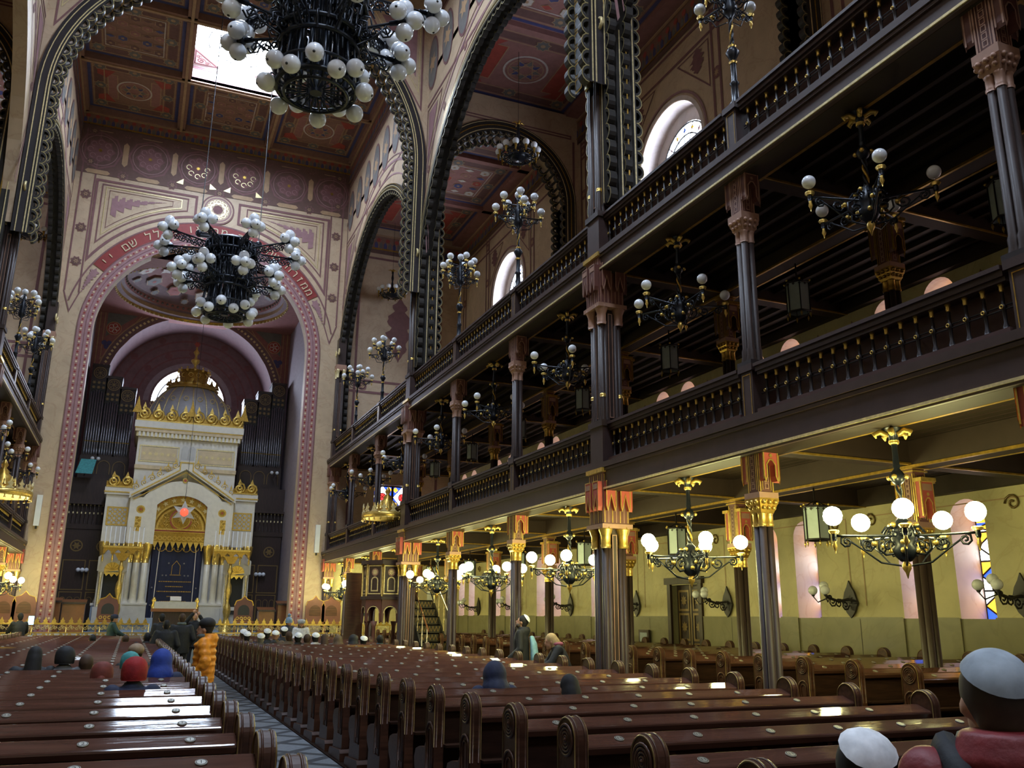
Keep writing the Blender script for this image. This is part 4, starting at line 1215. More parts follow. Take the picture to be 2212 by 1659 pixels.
# tablets over the gable
b = MB()
for s in (-1, 1):
    q = [(s * .02, Z(8.0)), (s * .27, Z(8.0)), (s * .27, Z(8.5))] + [(s * (.145 + .125 * math.cos(PI * k / 8)), Z(8.5) + .125 * math.sin(PI * k / 8)) for k in range(1, 9)] 
    b.prism(q[::s], f2, -.1, .06, 'ark_grey')
b.box(-.3, .3, -.42, -.1, Z(7.92), Z(8.02), 'ark_white')
b.build('tablets', ark)
# square drum, cornice, dome, crown and spire
b = MB(); b.box(-2.05, 2.05, .1, 4.0, Z(6.7), Z(9.2), 'ark_white'); ft = lambda u, v, d: (u, .1 - d, v)
for s in (-1, 1):
    b.frame(s * 1.15 - .78, s * 1.15 + .78, Z(7.95), Z(8.62), .05, ft, .02, 'gold_pale'); b.rect(s * 1.15 - .72, s * 1.15 + .72, Z(8.0), Z(8.57), ft, .012, 'gold_cream')
    for k in range(6): b.star((s * 1.15 - .6 + .24 * k, Z(8.28)), .1, ft, .02, 'gold_pale', 6, .5)
b.box(-2.07, 2.07, .04, 4.0, Z(7.62), Z(7.78), 'gold_cream')
b.build('drum', ark)
b = MB(); b.box(-2.14, 2.14, .0, 4.05, Z(9.0), Z(9.2), 'gold_pale'); b.box(-2.2, 2.2, -.08, 4.1, Z(9.2), Z(9.38), 'gold_cream'); b.box(-2.24, 2.24, -.12, 4.14, Z(9.38), Z(9.66), 'ark_white'); b.box(-2.22, 2.22, -.1, 4.1, Z(9.34), Z(9.38), 'gold')
for i in range(26): b.box(-2.06 + .163 * i, -1.97 + .163 * i, -.06, .05, Z(9.0), Z(9.2), 'ark_white')
b.build('cornice', ark)
b = MB(); scroll_crest(b, -2.2, 2.2, Z(9.66), .62, -.05)
for u in (-2.2, 0, 2.2): b.prism([(u - .2, Z(10.0)), (u - .08, Z(10.35)), (u, Z(10.75)), (u + .08, Z(10.35)), (u + .2, Z(10.0))], lambda a, c, d: (a, -.05 - d, c), -.03, .06, 'gold_deep')
for s in (-1, 1):
    for k in range(5): b.spiral((.3 + .58 * k, Z(9.95)), lambda u, v, s=s: (s * 2.2, u, v), .26, 1.5, .035, 12, 'gold', 5)
b.build('drum_cresting', ark)
b = MB(); dc = (0, 2.02, Z(9.5)); pr = [(1.80, 0), (1.84, .45), (1.80, .9), (1.62, 1.4), (1.30, 1.85), (1.02, 2.12)]
b.lathe(pr, dc, 40, 'dome_grey'); b.build('dome', ark)
for k in range(18):
    a = 2 * PI * (k + .5) / 18; q = MB()
    q.tube([(dc[0] + (r + .01) * math.cos(a), dc[1] + (r + .01) * math.sin(a), dc[2] + z) for r, z in pr], .032, 5, 'gold_pale')
    a2 = a + PI / 18
    q.ring((dc[0] + 1.66 * math.cos(a2), dc[1] + 1.66 * math.sin(a2), dc[2] + 1.42), .10, .02, 8, 4, 'gold_pale', 'y'); q.build('dome_rib', ark)
b = MB(); c2 = (0, 2.02, Z(11.6)); b.lathe([(1.12, 0), (1.16, .06), (1.04, .12), (1.0, .2), (1.04, .26)], c2, 32, 'gold')
for k in range(16):
    a = 2 * PI * k / 16; p = (c2[0] + 1.08 * math.cos(a), c2[1] + 1.08 * math.sin(a), c2[2] + .2); b.lathe([(.09, 0), (.05, .12), (.002, .3)], p, 6, 'gold_deep')
b.lathe([(.62, .26), (.66, .4), (.60, .5), (.68, .95)], c2, 24, 'gold_deep')
for k in range(12):
    a = 2 * PI * k / 12; p = (c2[0] + .68 * math.cos(a), c2[1] + .68 * math.sin(a), c2[2] + .92); b.sphere(p, .07, 6, 5, 'gold'); b.star((0, 0), .01, lambda u, v, d: (u, v, d), 0, 'gold'); b.sphere((p[0], p[1], p[2] + .12), .04, 6, 4, 'gold'); b.ring((c2[0] + .64 * math.cos(a + .26), c2[1] + .64 * math.sin(a + .26), c2[2] + .68), .1, .02, 8, 4, 'gold', 'y')
b.build('crown', ark)
b = MB(); c3 = (0, 2.02, Z(12.4))
b.lathe([(.05, 0), (.08, .2), (.16, .3), (.06, .38), (.05, .48), (.20, .66), (.20, .74), (.07, .82), (.05, .95), (.14, 1.12), (.05, 1.25), (.03, 1.4)], c3, 12, 'gold')
for k in range(8):
    a = PI / 4 * k; b.sphere((.22 * math.cos(a), 2.02 + .22 * math.sin(a), Z(12.66)), .05, 6, 5, 'gold_pale')
b.star((0, Z(13.92)), .15, lambda u, v, d: (u, 2.02 - d, v), 0, 'paint_red', 6, .58); b.star((0, Z(13.92)), .15, lambda u, v, d: (u, 2.02 - d, v), .03, 'paint_red', 6, .58); b.tube([(0, 2.02, Z(13.7)), (0, 2.02, Z(13.8))], .03, 5, 'gold')
b.build('spire', ark)
# lamp with the red star, hung on a long thin chain in front of the arch
t = thing('hanging_lamp', 'silver star shaped lamp with a glowing red heart before the ark arch', 'lamp', (.06, AY - .9, 5.75), kind='thing')
b = MB()
for a in range(6):
    c, s_ = math.cos(PI / 2 + PI / 3 * a), math.sin(PI / 2 + PI / 3 * a); c1, s1 = math.cos(PI / 2 + PI / 3 * a + PI / 6), math.sin(PI / 2 + PI / 3 * a + PI / 6); c2_, s2_ = math.cos(PI / 2 + PI / 3 * a - PI / 6), math.sin(PI / 2 + PI / 3 * a - PI / 6)
    for yy in (-.08, .08):
        b.face([(.5 * c, 0, .5 * s_), (.24 * c1, yy, .24 * s1), (0, yy * 1.3, 0), (.24 * c2_, yy, .24 * s2_)], 'ark_grey')
b.build('star_frame', t)
b = MB(); b.sphere((0, -.06, 0), .17, 10, 8, 'red_lamp', (1, .7, 1)); b.build('lamp_glass', t)
b = MB(); b.tube([(0, 0, .5), (0, 0, 9.5)], .008, 4, 'leading'); b.build('chain', t)

# side aediculae, candelabra, chairs, table, lecterns
def aedicula(x, label):
    t = thing('marble_niche', label, 'niche', (x, AY - .35, ZP)); b = MB()
    b.box(-.5, -.3, -.2, .3, .3, 2.35, 'ark_white'); b.box(.3, .5, -.2, .3, .3, 2.35, 'ark_white'); b.box(-.55, .55, -.3, .3, .3, .95, 'cream_marble'); b.box(-.3, .3, .1, .3, .95, 3.0, 'ark_white')
    b.prism([(-.55, 2.35), (.55, 2.35), (.55, 2.9), (.3, 3.1), (0, 3.45), (-.3, 3.1), (-.55, 2.9)], lambda u, v, d: (u, -d, v), 0, .24, 'ark_white'); b.build('frame', t)
    b = MB(); b.poly([(-.28, 2.3)] + arch_pts(0, .3, 2.4, 12), lambda u, v, d: (u, -.25 - d, v), 0, 'gold')
    for k in range(6): b.ribbon([(0, 2.4), (.3 * math.cos(PI * (k + .5) / 6), 2.4 + .3 * math.sin(PI * (k + .5) / 6))], .03, lambda u, v, d: (u, -.26 - d, v), .01, 'gold_deep')
    b.prism([(-.3, 2.3), (.3, 2.3), (.2, 2.15), (.1, 2.25), (0, 2.12), (-.1, 2.25), (-.2, 2.15)], lambda u, v, d: (u, -.22 - d, v), 0, .04, 'gold'); b.build('gilt_hood', t)
    b = MB(); b.rect(-.3, .3, 1.0, 2.25, lambda u, v, d: (u, .06 - d, v), 0, 'leading'); b.build('opening', t)  # near-black sheet paints the shade inside the niche, no real hole
    for q in (-.4, .4):
        c = MB(); c.lathe([(.07, .95), (.06, 1.05), (.055, 2.1), (.09, 2.3)], (q, -.24, 0), 10, 'gold_pale'); c.build('colonnette', t)
    b = MB(); b.box(-.28, .28, -.4, -.2, .86, 1.0, 'ark_white'); b.box(-.24, .24, -.36, -.2, .7, .86, 'leading'); b.build('shelf', t)
aedicula(-2.42, 'small white marble niche with a gilt shell at the left side of the ark')
aedicula(2.42, 'small white marble niche with a gilt shell at the right side of the ark')
def candelabrum(x, label):
    t = thing('candelabrum', label, 'candelabrum', (x, AY - 1.0, ZP)); b = MB()
    b.lathe([(.24, 0), (.24, .25), (.12, .4), (.10, .55), (.16, .8), (.14, 1.0), (.07, 1.15), (.06, 1.3), (.13, 1.6), (.11, 1.85), (.05, 2.0), (.05, 2.3), (.12, 2.45), (.06, 2.6), (.05, 2.8)], (0, 0, 0), 14, 'gold'); b.build('stem', t)
    b = MB()
    for k in range(4):
        c = -.54 + .36 * k
        b.prism([(c - .18, 3.05), (c - .18, 3.25), (c + .18, 3.25), (c + .18, 3.05), (c + .12, 2.98), (c + .09, 3.1), (c, 3.17), (c - .09, 3.1), (c - .12, 2.98)], lambda u, v, d: (u, -d, v), -.12, .12, 'gold_deep')
    for k in range(5): b.lathe([(.02, 2.7), (.045, 2.8), (.03, 2.95), (.04, 3.3)], (-.72 + .36 * k, 0, 0), 8, 'gold')
    b.box(-.74, .74, -.14, .14, 3.25, 3.32, 'gold'); b.prism([(-.3, 3.05), (.3, 3.05), (.12, 2.75), (-.12, 2.75)], lambda u, v, d: (u, -d, v), -.1, .1, 'gold_deep'); b.build('tray', t)
    for k in range(9):
        c = MB(); px = -.70 + .175 * k; py = -.06 if k % 2 else .06
        c.lathe([(.032, 3.32), (.036, 3.42), (.014, 3.44)], (px, py, 0), 8, 'gold'); c.lathe([(.016, 3.44), (.016, 4.1)], (px, py, 0), 8, 'candle'); c.lathe([(.004, 4.1), (.003, 4.14)], (px, py, 0), 4, 'leading'); c.build('candle', t)
candelabrum(-2.1, 'gilt candelabrum with tall white candles on the left of the ark')
candelabrum(2.1, 'gilt candelabrum with tall white candles on the right of the ark')
def throne(x, y, label, gilt=True):
    t = thing('carved_chair', label, 'chair', (x, y, ZP)); b = MB()
    f = lambda u, v, d: (u, -d, v)
    O = [(-.36, .45), (.36, .45), (.36, 1.05), (.30, 1.22), (.12, 1.28), (0, 1.42), (-.12, 1.28), (-.30, 1.22), (-.36, 1.05)]
    b.prism(O, f, -.06, .04, 'gallery_red'); b.build('backrest', t)
    b = MB()
    b.poly([(-.22, .68)] + arch_pts(0, .22, .85, 12) + [(.22, .68)], f, .05, 'leading' if gilt else 'wood'); b.ribbon(O[2:9], .035 if gilt else .015, f, .05, 'gold_deep')
    if gilt:
        for k in range(4): b.circle_band((-.22 + .15 * k, .56), .05, .022, f, .055, 'gold', 10)
    b.build('upholstery', t)
    b = MB(); b.box(-.36, .36, -.55, -.04, .38, .46, 'wood_orange'); b.build('seat', t)
    for q in (-.32, .32):
        for yy in (-.5, -.06): l = MB(); l.lathe([(.03, 0), (.025, .1), (.035, .38)], (q, yy, 0), 8, 'wood_orange'); l.build('leg', t)
throne(-2.35, 37.0, 'carved gilt edged chair on the platform left of the ark steps')
throne(2.55, 37.0, 'carved gilt edged chair on the platform right of the ark steps')
t = thing('reading_table', 'carved reading table with a sloping white cloth before the navy curtain', 'table', (.0, 37.2, ZP))
b = MB(); b.box(-.85, .85, -.4, .4, .78, .9, 'wood_orange'); b.box(-.75, .75, -.3, .3, .9, 1.16, 'ark_grey'); b.build('tabletop', t)
b = MB(); b.box(-.75, .75, -.3, .3, .0, .78, 'wood_dark'); b.build('body', t)
b = MB(); b.face([(-.2, -.2, 1.2), (.2, -.2, 1.2), (.2, .1, 1.36), (-.2, .1, 1.36)], 'ark_white'); b.box(-.2, .2, -.1, .1, 1.1, 1.2, 'ark_grey'); b.build('book_rest', t)
for q in (-.78, .78):
    b = MB(); b.lathe([(.07, .9), (.09, 1.0), (.05, 1.1), (.09, 1.2), (.03, 1.32)], (q, -.2, 0), 8, 'gold'); b.build('finial', t)
def lectern(x, y, label, h=1.0, w=.5):
    t = thing('lectern', label, 'lectern', (x, y, ZP)); b = MB(); b.box(-w / 2, w / 2, -.25, .25, 0, h, 'wood_orange'); b.build('body', t)
    b = MB(); b.face([(-w / 2 - .04, -.3, h), (w / 2 + .04, -.3, h), (w / 2 + .04, .3, h + .15), (-w / 2 - .04, .3, h + .15)], 'wood_orange'); b.box(-w / 2 - .04, w / 2 + .04, -.32, -.28, h - .03, h + .04, 'wood_dark'); b.build('desk_top', t)
lectern(-3.5, 36.95, 'orange wood lectern inside the left jamb of the great arch', 1.05, .75)
lectern(-4.15, 36.75, 'narrow orange wood desk beside the left jamb of the great arch', 1.1, .45)
lectern(4.05, 36.75, 'orange wood desk beside the right jamb of the great arch', 1.1, .5)
lectern(3.4, 36.9, 'low slatted wooden desk between the right niche and the jamb', .85, .6)
for s, side in ((-1, 'left'), (1, 'right')):
    for k in range(2):
        throne(s * (4.9 + .62 * k), 34.6, 'low carved chair by the %s pier behind the gilt railing, %s the arch' % (side, 'nearer' if k == 0 else 'farther from'), False)

# ---------------------------------------------------------------- gilt railing in front of the platform
def railing(x0, x1, label):
    L = x1 - x0; t = thing('gilt_railing', label, 'railing', (x0, 32.75, 0)); n = int(L / .24); st = L / n
    b = MB(); b.box(0, L, -.03, .03, 1.29, 1.335, 'gold'); b.box(0, L, -.03, .03, 1.01, 1.05, 'gold'); b.box(0, L, -.015, .015, .16, .19, 'gold_deep'); b.build('rail', t)
    la = MB()
    for i in range(n):
        c = (i + .5) * st; g = lambda u, v: (u, 0, v)
        for q in (-1, 1):
            la.spiral((c + q * st * .24, 1.175), g, .06, 1.2, .014, 7, 'gold_pale', 3, sgn=q)
            la.tube([(c + q * st * .5, 0, .2), (c + q * st * .25, 0, .6), (c + q * st * .1, 0, 1.02)], .012, 3, 'gold')
        la.ring((c, 0, .93), .055, .018, 7, 4, 'gold', 'y'); la.ring((c, 0, 1.235), .03, .013, 6, 4, 'gold_pale', 'y')
    la.build('lattice', t)
    for i in range(n):
        c = (i + .5) * st; p = MB()
        p.prism([(-.11, 1.33), (.11, 1.33), (.05, 1.37), (.065, 1.41), (.03, 1.45), (0, 1.53), (-.03, 1.45), (-.065, 1.41), (-.05, 1.37)], lambda u, v, d, c=c: (c + u, -d, v), -.015, .015, 'gold'); p.build('finial', t)
    for i in range(n + 1):
        p = MB(); p.tube([(i * st, 0, 0), (i * st, 0, 1.33)], .018, 6, 'gold'); p.build('post', t) if i % 2 == 0 else None
railing(-7.9, -.95, 'long gilt openwork railing left of the centre aisle below the ark')
railing(.95, 7.6, 'long gilt openwork railing right of the centre aisle below the ark')
# ---------------------------------------------------------------- gallery floors and beams
MAINS = (-1, 2, 5, 8)
XI = 8.0
for s, k0 in ((1, -2), (-1, 4)):
    side = 'right' if s > 0 else 'left'
    for lv, (zb, zf) in enumerate(((ZLB, ZLF), (ZUB, ZUF))):
        y0, y1 = YK(k0), YE; b = MB()
        x = lambda a: s * a
        def bx(xa, xb, ya, yb, za, zc, m): b.box(min(x(xa), x(xb)), max(x(xa), x(xb)), ya, yb, za, zc, m)
        bx(W - .2, W + .24, y0, y1, zb, zf, 'gallery_brown')
        bx(W - .25, W - .16, y0, y1, zf - .09, zf, 'gallery_brown'); bx(W - .23, W - .16, y0, y1, zf - .14, zf - .10, 'gallery_brown')
        bx(W - .23, W - .16, y0, y1, zb + .02, zb + .05, 'gold_pale'); bx(W - .215, W - .16, y0, y1, zb - .005, zb + .02, 'gallery_brown')
        bx(W + .2, W + .25, y0, y1, zb - .006, zb + .02, 'gold_deep'); bx(W - .15, W + .2, y0, y1, zb - .004, zb + .01, 'gallery_soffit')  # last plate is a darker underside, shade painted below the front beam
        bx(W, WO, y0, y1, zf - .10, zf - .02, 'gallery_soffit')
        bx(XI - .16, XI + .16, y0, y1, zb, zf - .1, 'beam_shaded'); bx(XI - .18, XI - .14, y0, y1, zb - .006, zb + .03, 'gold_deep'); bx(XI + .14, XI + .18, y0, y1, zb - .006, zb + .03, 'gold_deep')
        bx(WO - .16, WO, y0, y1, zb + .05, zf - .1, 'beam_shaded')
        for k in range(k0, 9):
            y = YK(k) if k < 8 else YE - .16
            bx(W + .2, WO, y - .13, y + .13, zb + .04, zf - .1, 'beam_shaded'); bx(W + .2, WO, y - .15, y - .12, zb + .035, zb + .06, 'gold_deep')
        if lv == 1:
            for q in range(7):
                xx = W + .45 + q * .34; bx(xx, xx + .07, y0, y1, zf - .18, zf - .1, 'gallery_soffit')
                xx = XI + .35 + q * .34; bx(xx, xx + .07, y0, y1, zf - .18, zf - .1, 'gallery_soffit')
        else:
            for q in range(12):
                xx = W + .4 + q * .19; bx(xx, xx + .012, y0, y1, zf - .106, zf - .1, 'wood_dark')
                xx = XI + .3 + q * .2; bx(xx, xx + .012, y0, y1, zf - .106, zf - .1, 'wood_dark')
        struct('floor_gallery_%s_%s' % ('lower' if lv == 0 else 'upper', side), b)

# ---------------------------------------------------------------- columns
def bracket_parts(t, z0, z1, s, w=.105, wing=True, gilt='gold'):
    """console between capital and beam: chain pilaster towards the nave, stepped gilt wings on the flanks"""
    b = MB(); b.box(-w, w, -w, w, z0, z1, 'gallery_red'); b.box(-w - .04, w + .04, -w - .04, w + .04, z0 - .05, z0 + .02, 'pink_gilt'); b.box(-w - .05, w + .05, -w - .05, w + .05, z1 - .04, z1, gilt); b.box(-w - .03, w + .03, -w - .03, w + .03, z1 - .08, z1 - .06, gilt)
    for f in (lambda u, v, d: (-s * (w + d), u, v), lambda u, v, d: (u, -w - d, v), lambda u, v, d: (u, w + d, v)):
        for q in (-1, 1): b.rect(q * w * .9 - .010, q * w * .9 + .010, z0 + .02, z1 - .1, f, .008, gilt); b.rect(q * w * .58 - .006, q * w * .58 + .006, z0 + .05, z1 - .13, f, .008, gilt)
        n = 8; h = (z1 - z0 - .22) / n
        for i in range(n):
            b.ribbon([(-w * .25, z0 + .07 + h * i), (w * .25, z0 + .07 + h * i), (w * .25, z0 + .07 + h * (i + .75)), (-w * .25, z0 + .07 + h * (i + .75))], .011, f, .01, 'pink_gilt', closed=True)
    b.build('bracket', t)
    if wing:
        zz = z1 - .22; q = .105; D = .11
        for dx, dy in ((0, -1), (0, 1), (s, 0)):
            wg = MB()
            if dx: f = lambda u, v, d: (dx * (w + D + d) , u, v); g = lambda u, v, d: (dx * (w + d), u, v)
            else: f = lambda u, v, d: (u, dy * (w + D + d), v); g = lambda u, v, d: (u, dy * (w + d), v)
            P = [(-q, zz), (q, zz), (q, zz - .42), (q - .015, zz - .48), (q - .04, zz - .42), (q - .04, zz - .28), (0.02, zz - .22), (-.02, zz - .22), (-q + .04, zz - .28), (-q + .04, zz - .42), (-q + .015, zz - .48), (-q, zz - .42)]
            wg.prism(P, g, 0, D, 'paint_red' if gilt == 'gold' else 'gallery_red'); wg.ribbon(P, .018, f, .006, gilt, closed=True)
            wg.prism([(-q - .03, zz), (q + .03, zz), (q + .03, zz + .05), (-q - .03, zz + .05)], g, 0, D + .04, gilt)
            wg.rect(-q + .02, q - .02, zz - .12, zz - .03, f, .004, 'pink_gilt'); wg.star((0, zz - .17), .03, f, .008, gilt, 6, .6)
            for e in (-q, q):
                sh = .004 if e > 0 else -.004
                mv = (lambda p: (p[0], p[1] + sh, p[2])) if dx else (lambda p: (p[0] + sh, p[1], p[2]))
                for d0, d1 in ((.01, .028), (D - .02, D)):
                    wg.face([mv(g(e, zz - .46, d0)), mv(g(e, zz - .46, d1)), mv(g(e, zz, d1)), mv(g(e, zz, d0))], gilt)
            wg.build('bracket_wing', t)

def capital_part(t, z0, z1, r, gilt='gold'):
    h = z1 - z0
    for dx, dy in ((-1, -1), (1, -1), (-1, 1), (1, 1)):
        c = MB()
        c.lathe([(.050, z0), (.058, z0 + .02), (.050, z0 + .04), (.050, z0 + h * .42), (.060, z0 + h * .48), (.05, z0 + h * .5)], (dx * r, dy * r, 0), 10, gilt); c.build('capital_sleeve', t)
    c = MB(); q0, q1 = r + .045, r + .095
    f = [[(-q, -q, z), (q, -q, z), (q, q, z), (-q, q, z)] for q, z in ((q0, z0 + h * .48), (q0 + .025, z0 + h * .7), (q1, z0 + h * .92), (q1, z1))]
    c.grid(f, 'gold_deep' if gilt == 'gold' else gilt, close_u=True, smooth=False)
    for sx in (-1, 0, 1):
        for sd in range(4):
            u = sx * (q0 * .75); p = [(u, -q0 - .03), (q0 + .03, u), (u, q0 + .03), (-q0 - .03, u)][sd]
            c.sphere((p[0], p[1], z0 + h * .66), .026, 6, 5, gilt); c.sphere((p[0] * 1.18, p[1] * 1.18, z0 + h * .86), .03, 6, 5, gilt)
    c.build('capital', t)

def shaft_parts(t, z0, z1, r, rad=.046):
    for dx, dy in ((-1, -1), (1, -1), (-1, 1), (1, 1)):
        c = MB(); c.lathe([(rad * 1.5, z0), (rad * 1.5, z0 + .06), (rad * 1.25, z0 + .12), (rad * 1.3, z0 + .20), (rad, z0 + .24), (rad * .94, z1)], (dx * r, dy * r, 0), 12, 'column_brown'); c.build('shaft', t)

def make_column(label, loc, s, z1, zb, gilt='gold'):
    """z1: beam level (top of console), heights measured from the foot"""
    t = thing('gallery_column', label, 'column', loc, group=None)
    r = .05
    shaft_parts(t, 0, zb, r); b = MB(); b.box(-.14, .14, -.14, .14, 0, .05, 'iron'); b.build('base', t)
    capital_part(t, zb, zb + .34, r, gilt); bracket_parts(t, zb + .39, z1, s, gilt=gilt)
    return t
def make_post(label, loc, s, h):
    t = thing('rail_post', label, 'post', loc); b = MB()
    b.box(-.11, .11, -.11, .11, 0, h, 'gallery_brown'); b.box(-.14, .14, -.14, .14, h - .06, h + .03, 'gallery_brown'); b.box(-.14, .14, -.14, .14, 0, .1, 'gallery_brown'); b.build('body', t)
    b = MB(); f = lambda u, v, d: (-s * (.11 + d), u, v); b.frame(-.075, .075, .14, h - .1, .012, f, .005, 'gold_deep'); b.build('gilt_line', t)
    return t
PLACE = {0: 'nearest the camera', 1: 'second from the camera', 3: 'first beyond the great cluster pier', 4: 'second beyond the great cluster pier', 6: 'first past the pulpit pier', 7: 'last before the ark wall'}
cols = {}
for s, ks in ((1, (0, 1, 3, 4, 6, 7)), (-1, (6, 7))):
    side = 'right' if s > 0 else 'left'
    for k in ks:
        y = YK(k)
        for lv in (0, 1):
            lab = '%s iron column under the %s %s gallery, %s' % ('gilt capped', 'lower' if lv == 0 else 'upper', side, PLACE[k])
            z0 = 0 if lv == 0 else ZLR + .03
            if (lv, s) not in cols:
                cols[(lv, s)] = make_column(lab, (s * W, y, z0), s, (3.98 if lv == 0 else 7.74) - z0, (2.74 if lv == 0 else 6.48) - z0, 'gold' if lv == 0 else 'pink_gilt')
            else: dup(cols[(lv, s)], lab, (s * W, y, z0))
        for lv, (z0, h) in enumerate(((3.98, ZLR - 3.98), (7.74, ZUR - 7.74))):
            lab = 'brown post of the %s balustrade on the %s, %s' % ('lower' if lv == 0 else 'upper', side, PLACE[k])
            make_post(lab, (s * W, y, z0), s, h)
# inner row of columns under the galleries
first = {}
INNER = {0: 'nearest', 1: 'second', 2: 'third', 3: 'fourth', 4: 'fifth', 5: 'sixth', 6: 'seventh', 7: 'eighth'}
for k in range(0, 8):
    for lv in (0, 1):
        z0 = .11 if lv == 0 else ZLF
        lab = 'slim gilt bracketed column of the inner row, %s storey, %s of the row' % ('ground' if lv == 0 else 'middle', INNER[k])
        if lv not in first: first[lv] = make_column(lab, (XI, YK(k), z0), 1, (3.66 if lv == 0 else 7.45) - z0, (2.50 if lv == 0 else 6.2) - z0, 'gold' if lv == 0 else 'gold_deep')
        else: dup(first[lv], lab, (XI, YK(k), z0))

# cluster piers that carry the arches
def make_pier(label, loc, s):
    t = thing('cluster_pier', label, 'pier', loc)
    CO = .115; K = .16
    b = MB(); b.box(-CO, CO, -CO, CO, 0, 11.2, 'column_brown'); b.box(-.25, .25, -.25, .25, 0, .12, 'column_brown'); b.build('core', t)
    for (z0, z1) in ((.2, 2.95), (4.1, 4.7), (4.85, 6.7), (8.0, 8.5), (8.7, 11.0)):
        g = MB()
        for f in (lambda u, v, d: (-s * (CO + .05 + d), u, v), lambda u, v, d: (u, -CO - .05 - d, v), lambda u, v, d: (u, CO + .05 + d, v)):
            g.prism([(-.045, z0), (.045, z0), (.045, z1), (-.045, z1)], f, -.06, 0, 'column_brown'); g.frame(-.036, .036, z0 + .02, z1 - .02, .013, f, .003, 'pink_gilt')
        g.build('gilt_pilaster', t)
    for dx in (-K, K):
        for dy in (-K, K):
            for (z0, z1) in ((0, 2.72), (ZLR, 6.48), (ZUR, 11.2)):
                for ox, oy in ((0, .065 if dy < 0 else -.065), (.065 if dx < 0 else -.065, 0), (0, 0)):
                    c = MB(); c.lathe([(.058, z0), (.058, z0 + .06), (.042, z0 + .15), (.038, z1)], (dx + ox, dy + oy, 0), 10, 'column_brown')
                    if z0 > 1 and (ox, oy) == (0, 0): c.lathe([(.048, z0 + .45), (.055, z0 + .48), (.048, z0 + .51)], (dx, dy, 0), 10, 'gold')
                    c.build('shaft', t)
            for z0, z1, m in ((2.72, 3.05, 'gold'), (6.48, 6.80, 'pink_gilt'), (11.2, 11.55, 'gold_pale')):
                c = MB(); c.lathe([(.075, z0), (.085, z0 + .04), (.075, z0 + .07), (.08, z0 + .2), (.11, z0 + .28), (.12, z1)], (dx, dy, 0), 12, m); c.build('capital', t)
    Q = .235
    for z0, z1 in ((3.08, 3.98), (6.82, 7.74)):
        c = MB(); c.box(-Q, Q, -Q, Q, z0, z1, 'gallery_red'); c.box(-Q - .04, Q + .04, -Q - .04, Q + .04, z0 - .05, z0 + .02, 'pink_gilt'); c.box(-Q - .04, Q + .04, -Q - .04, Q + .04, z1 - .05, z1 + .02, 'gold')
        for f in (lambda u, v, d: (-s * (Q + d), u, v), lambda u, v, d: (u, -Q - d, v), lambda u, v, d: (u, Q + d, v), lambda u, v, d: (s * (Q + d), u, v)):
            for i in range(7): c.rect(-.21 + .07 * i - .008, -.21 + .07 * i + .008, z0 + .04, z1 - .08, f, .006, 'pink_gilt' if i % 2 else ('gold' if z0 < 5 else 'pink_gilt'))
            for q in (-.13, .13):
                zz = z1 - .2
                P = [(q - .085, zz), (q + .085, zz), (q + .085, zz - .4), (q + .065, zz - .47), (q + .045, zz - .4), (q, zz - .22), (q - .045, zz - .4), (q - .065, zz - .47), (q - .085, zz - .4)]
                c.prism(P, f, .0, .08, 'paint_red' if z0 < 5 else 'gallery_red'); c.ribbon(P, .016, f, .085, 'gold' if z0 < 5 else 'pink_gilt', closed=True); c.rect(q - .07, q + .07, zz - .12, zz - .04, f, .086, 'pink_gilt')
        c.build('bracket', t)
    for za, zb in ((3.98, ZLR), (7.74, ZUR)):
        c = MB(); c.box(-.21, .21, -.21, .21, za, zb, 'gallery_brown'); c.box(-.24, .24, -.24, .24, zb - .05, zb + .05, 'column_brown'); c.build('pedestal', t)
    c = MB(); c.box(-.26, .26, -.26, .26, 11.5, 11.75, 'pink_gilt'); c.box(-.2, .2, -.24, .24, 11.75, 12.9, 'column_brown')
    f = lambda u, v, d: (-s * (.2 + d), u, v)
    for q in (-.15, -.10, .10, .15): c.rect(q - .008, q + .008, 11.8, 12.9, f, .004, 'gold_pale')
    for sy in (-1, 1):      # little hooked volutes at the springing
        c.spiral((sy * .34, 12.3), lambda u, v: (-s * .2, u, v), .17, 1.4, .035, 10, 'gold_pale', 5, sgn=sy)
    c.build('impost', t)
    return t
p2 = make_pier('great dark cluster pier with gilt lines on the right, nearest of the row', (W, YK(2), 0), 1)
dup(p2, 'dark cluster pier with gilt lines on the right, beside the pulpit stair', (W, YK(5), 0))
dup(p2, 'dark gilt lined cluster pier on the right, against the ark wall', (W, YK(8) - .42, 0), scale=(.8, .8, 1))
p3 = make_pier('dark gilt lined cluster pier on the left, against the ark wall', (-W, YK(8) - .42, 0), -1); p3.scale = (.8, .8, 1)
make_pier('dark cluster pier on the left side, at the edge of the photo', (-W, YK(5), 0), -1)

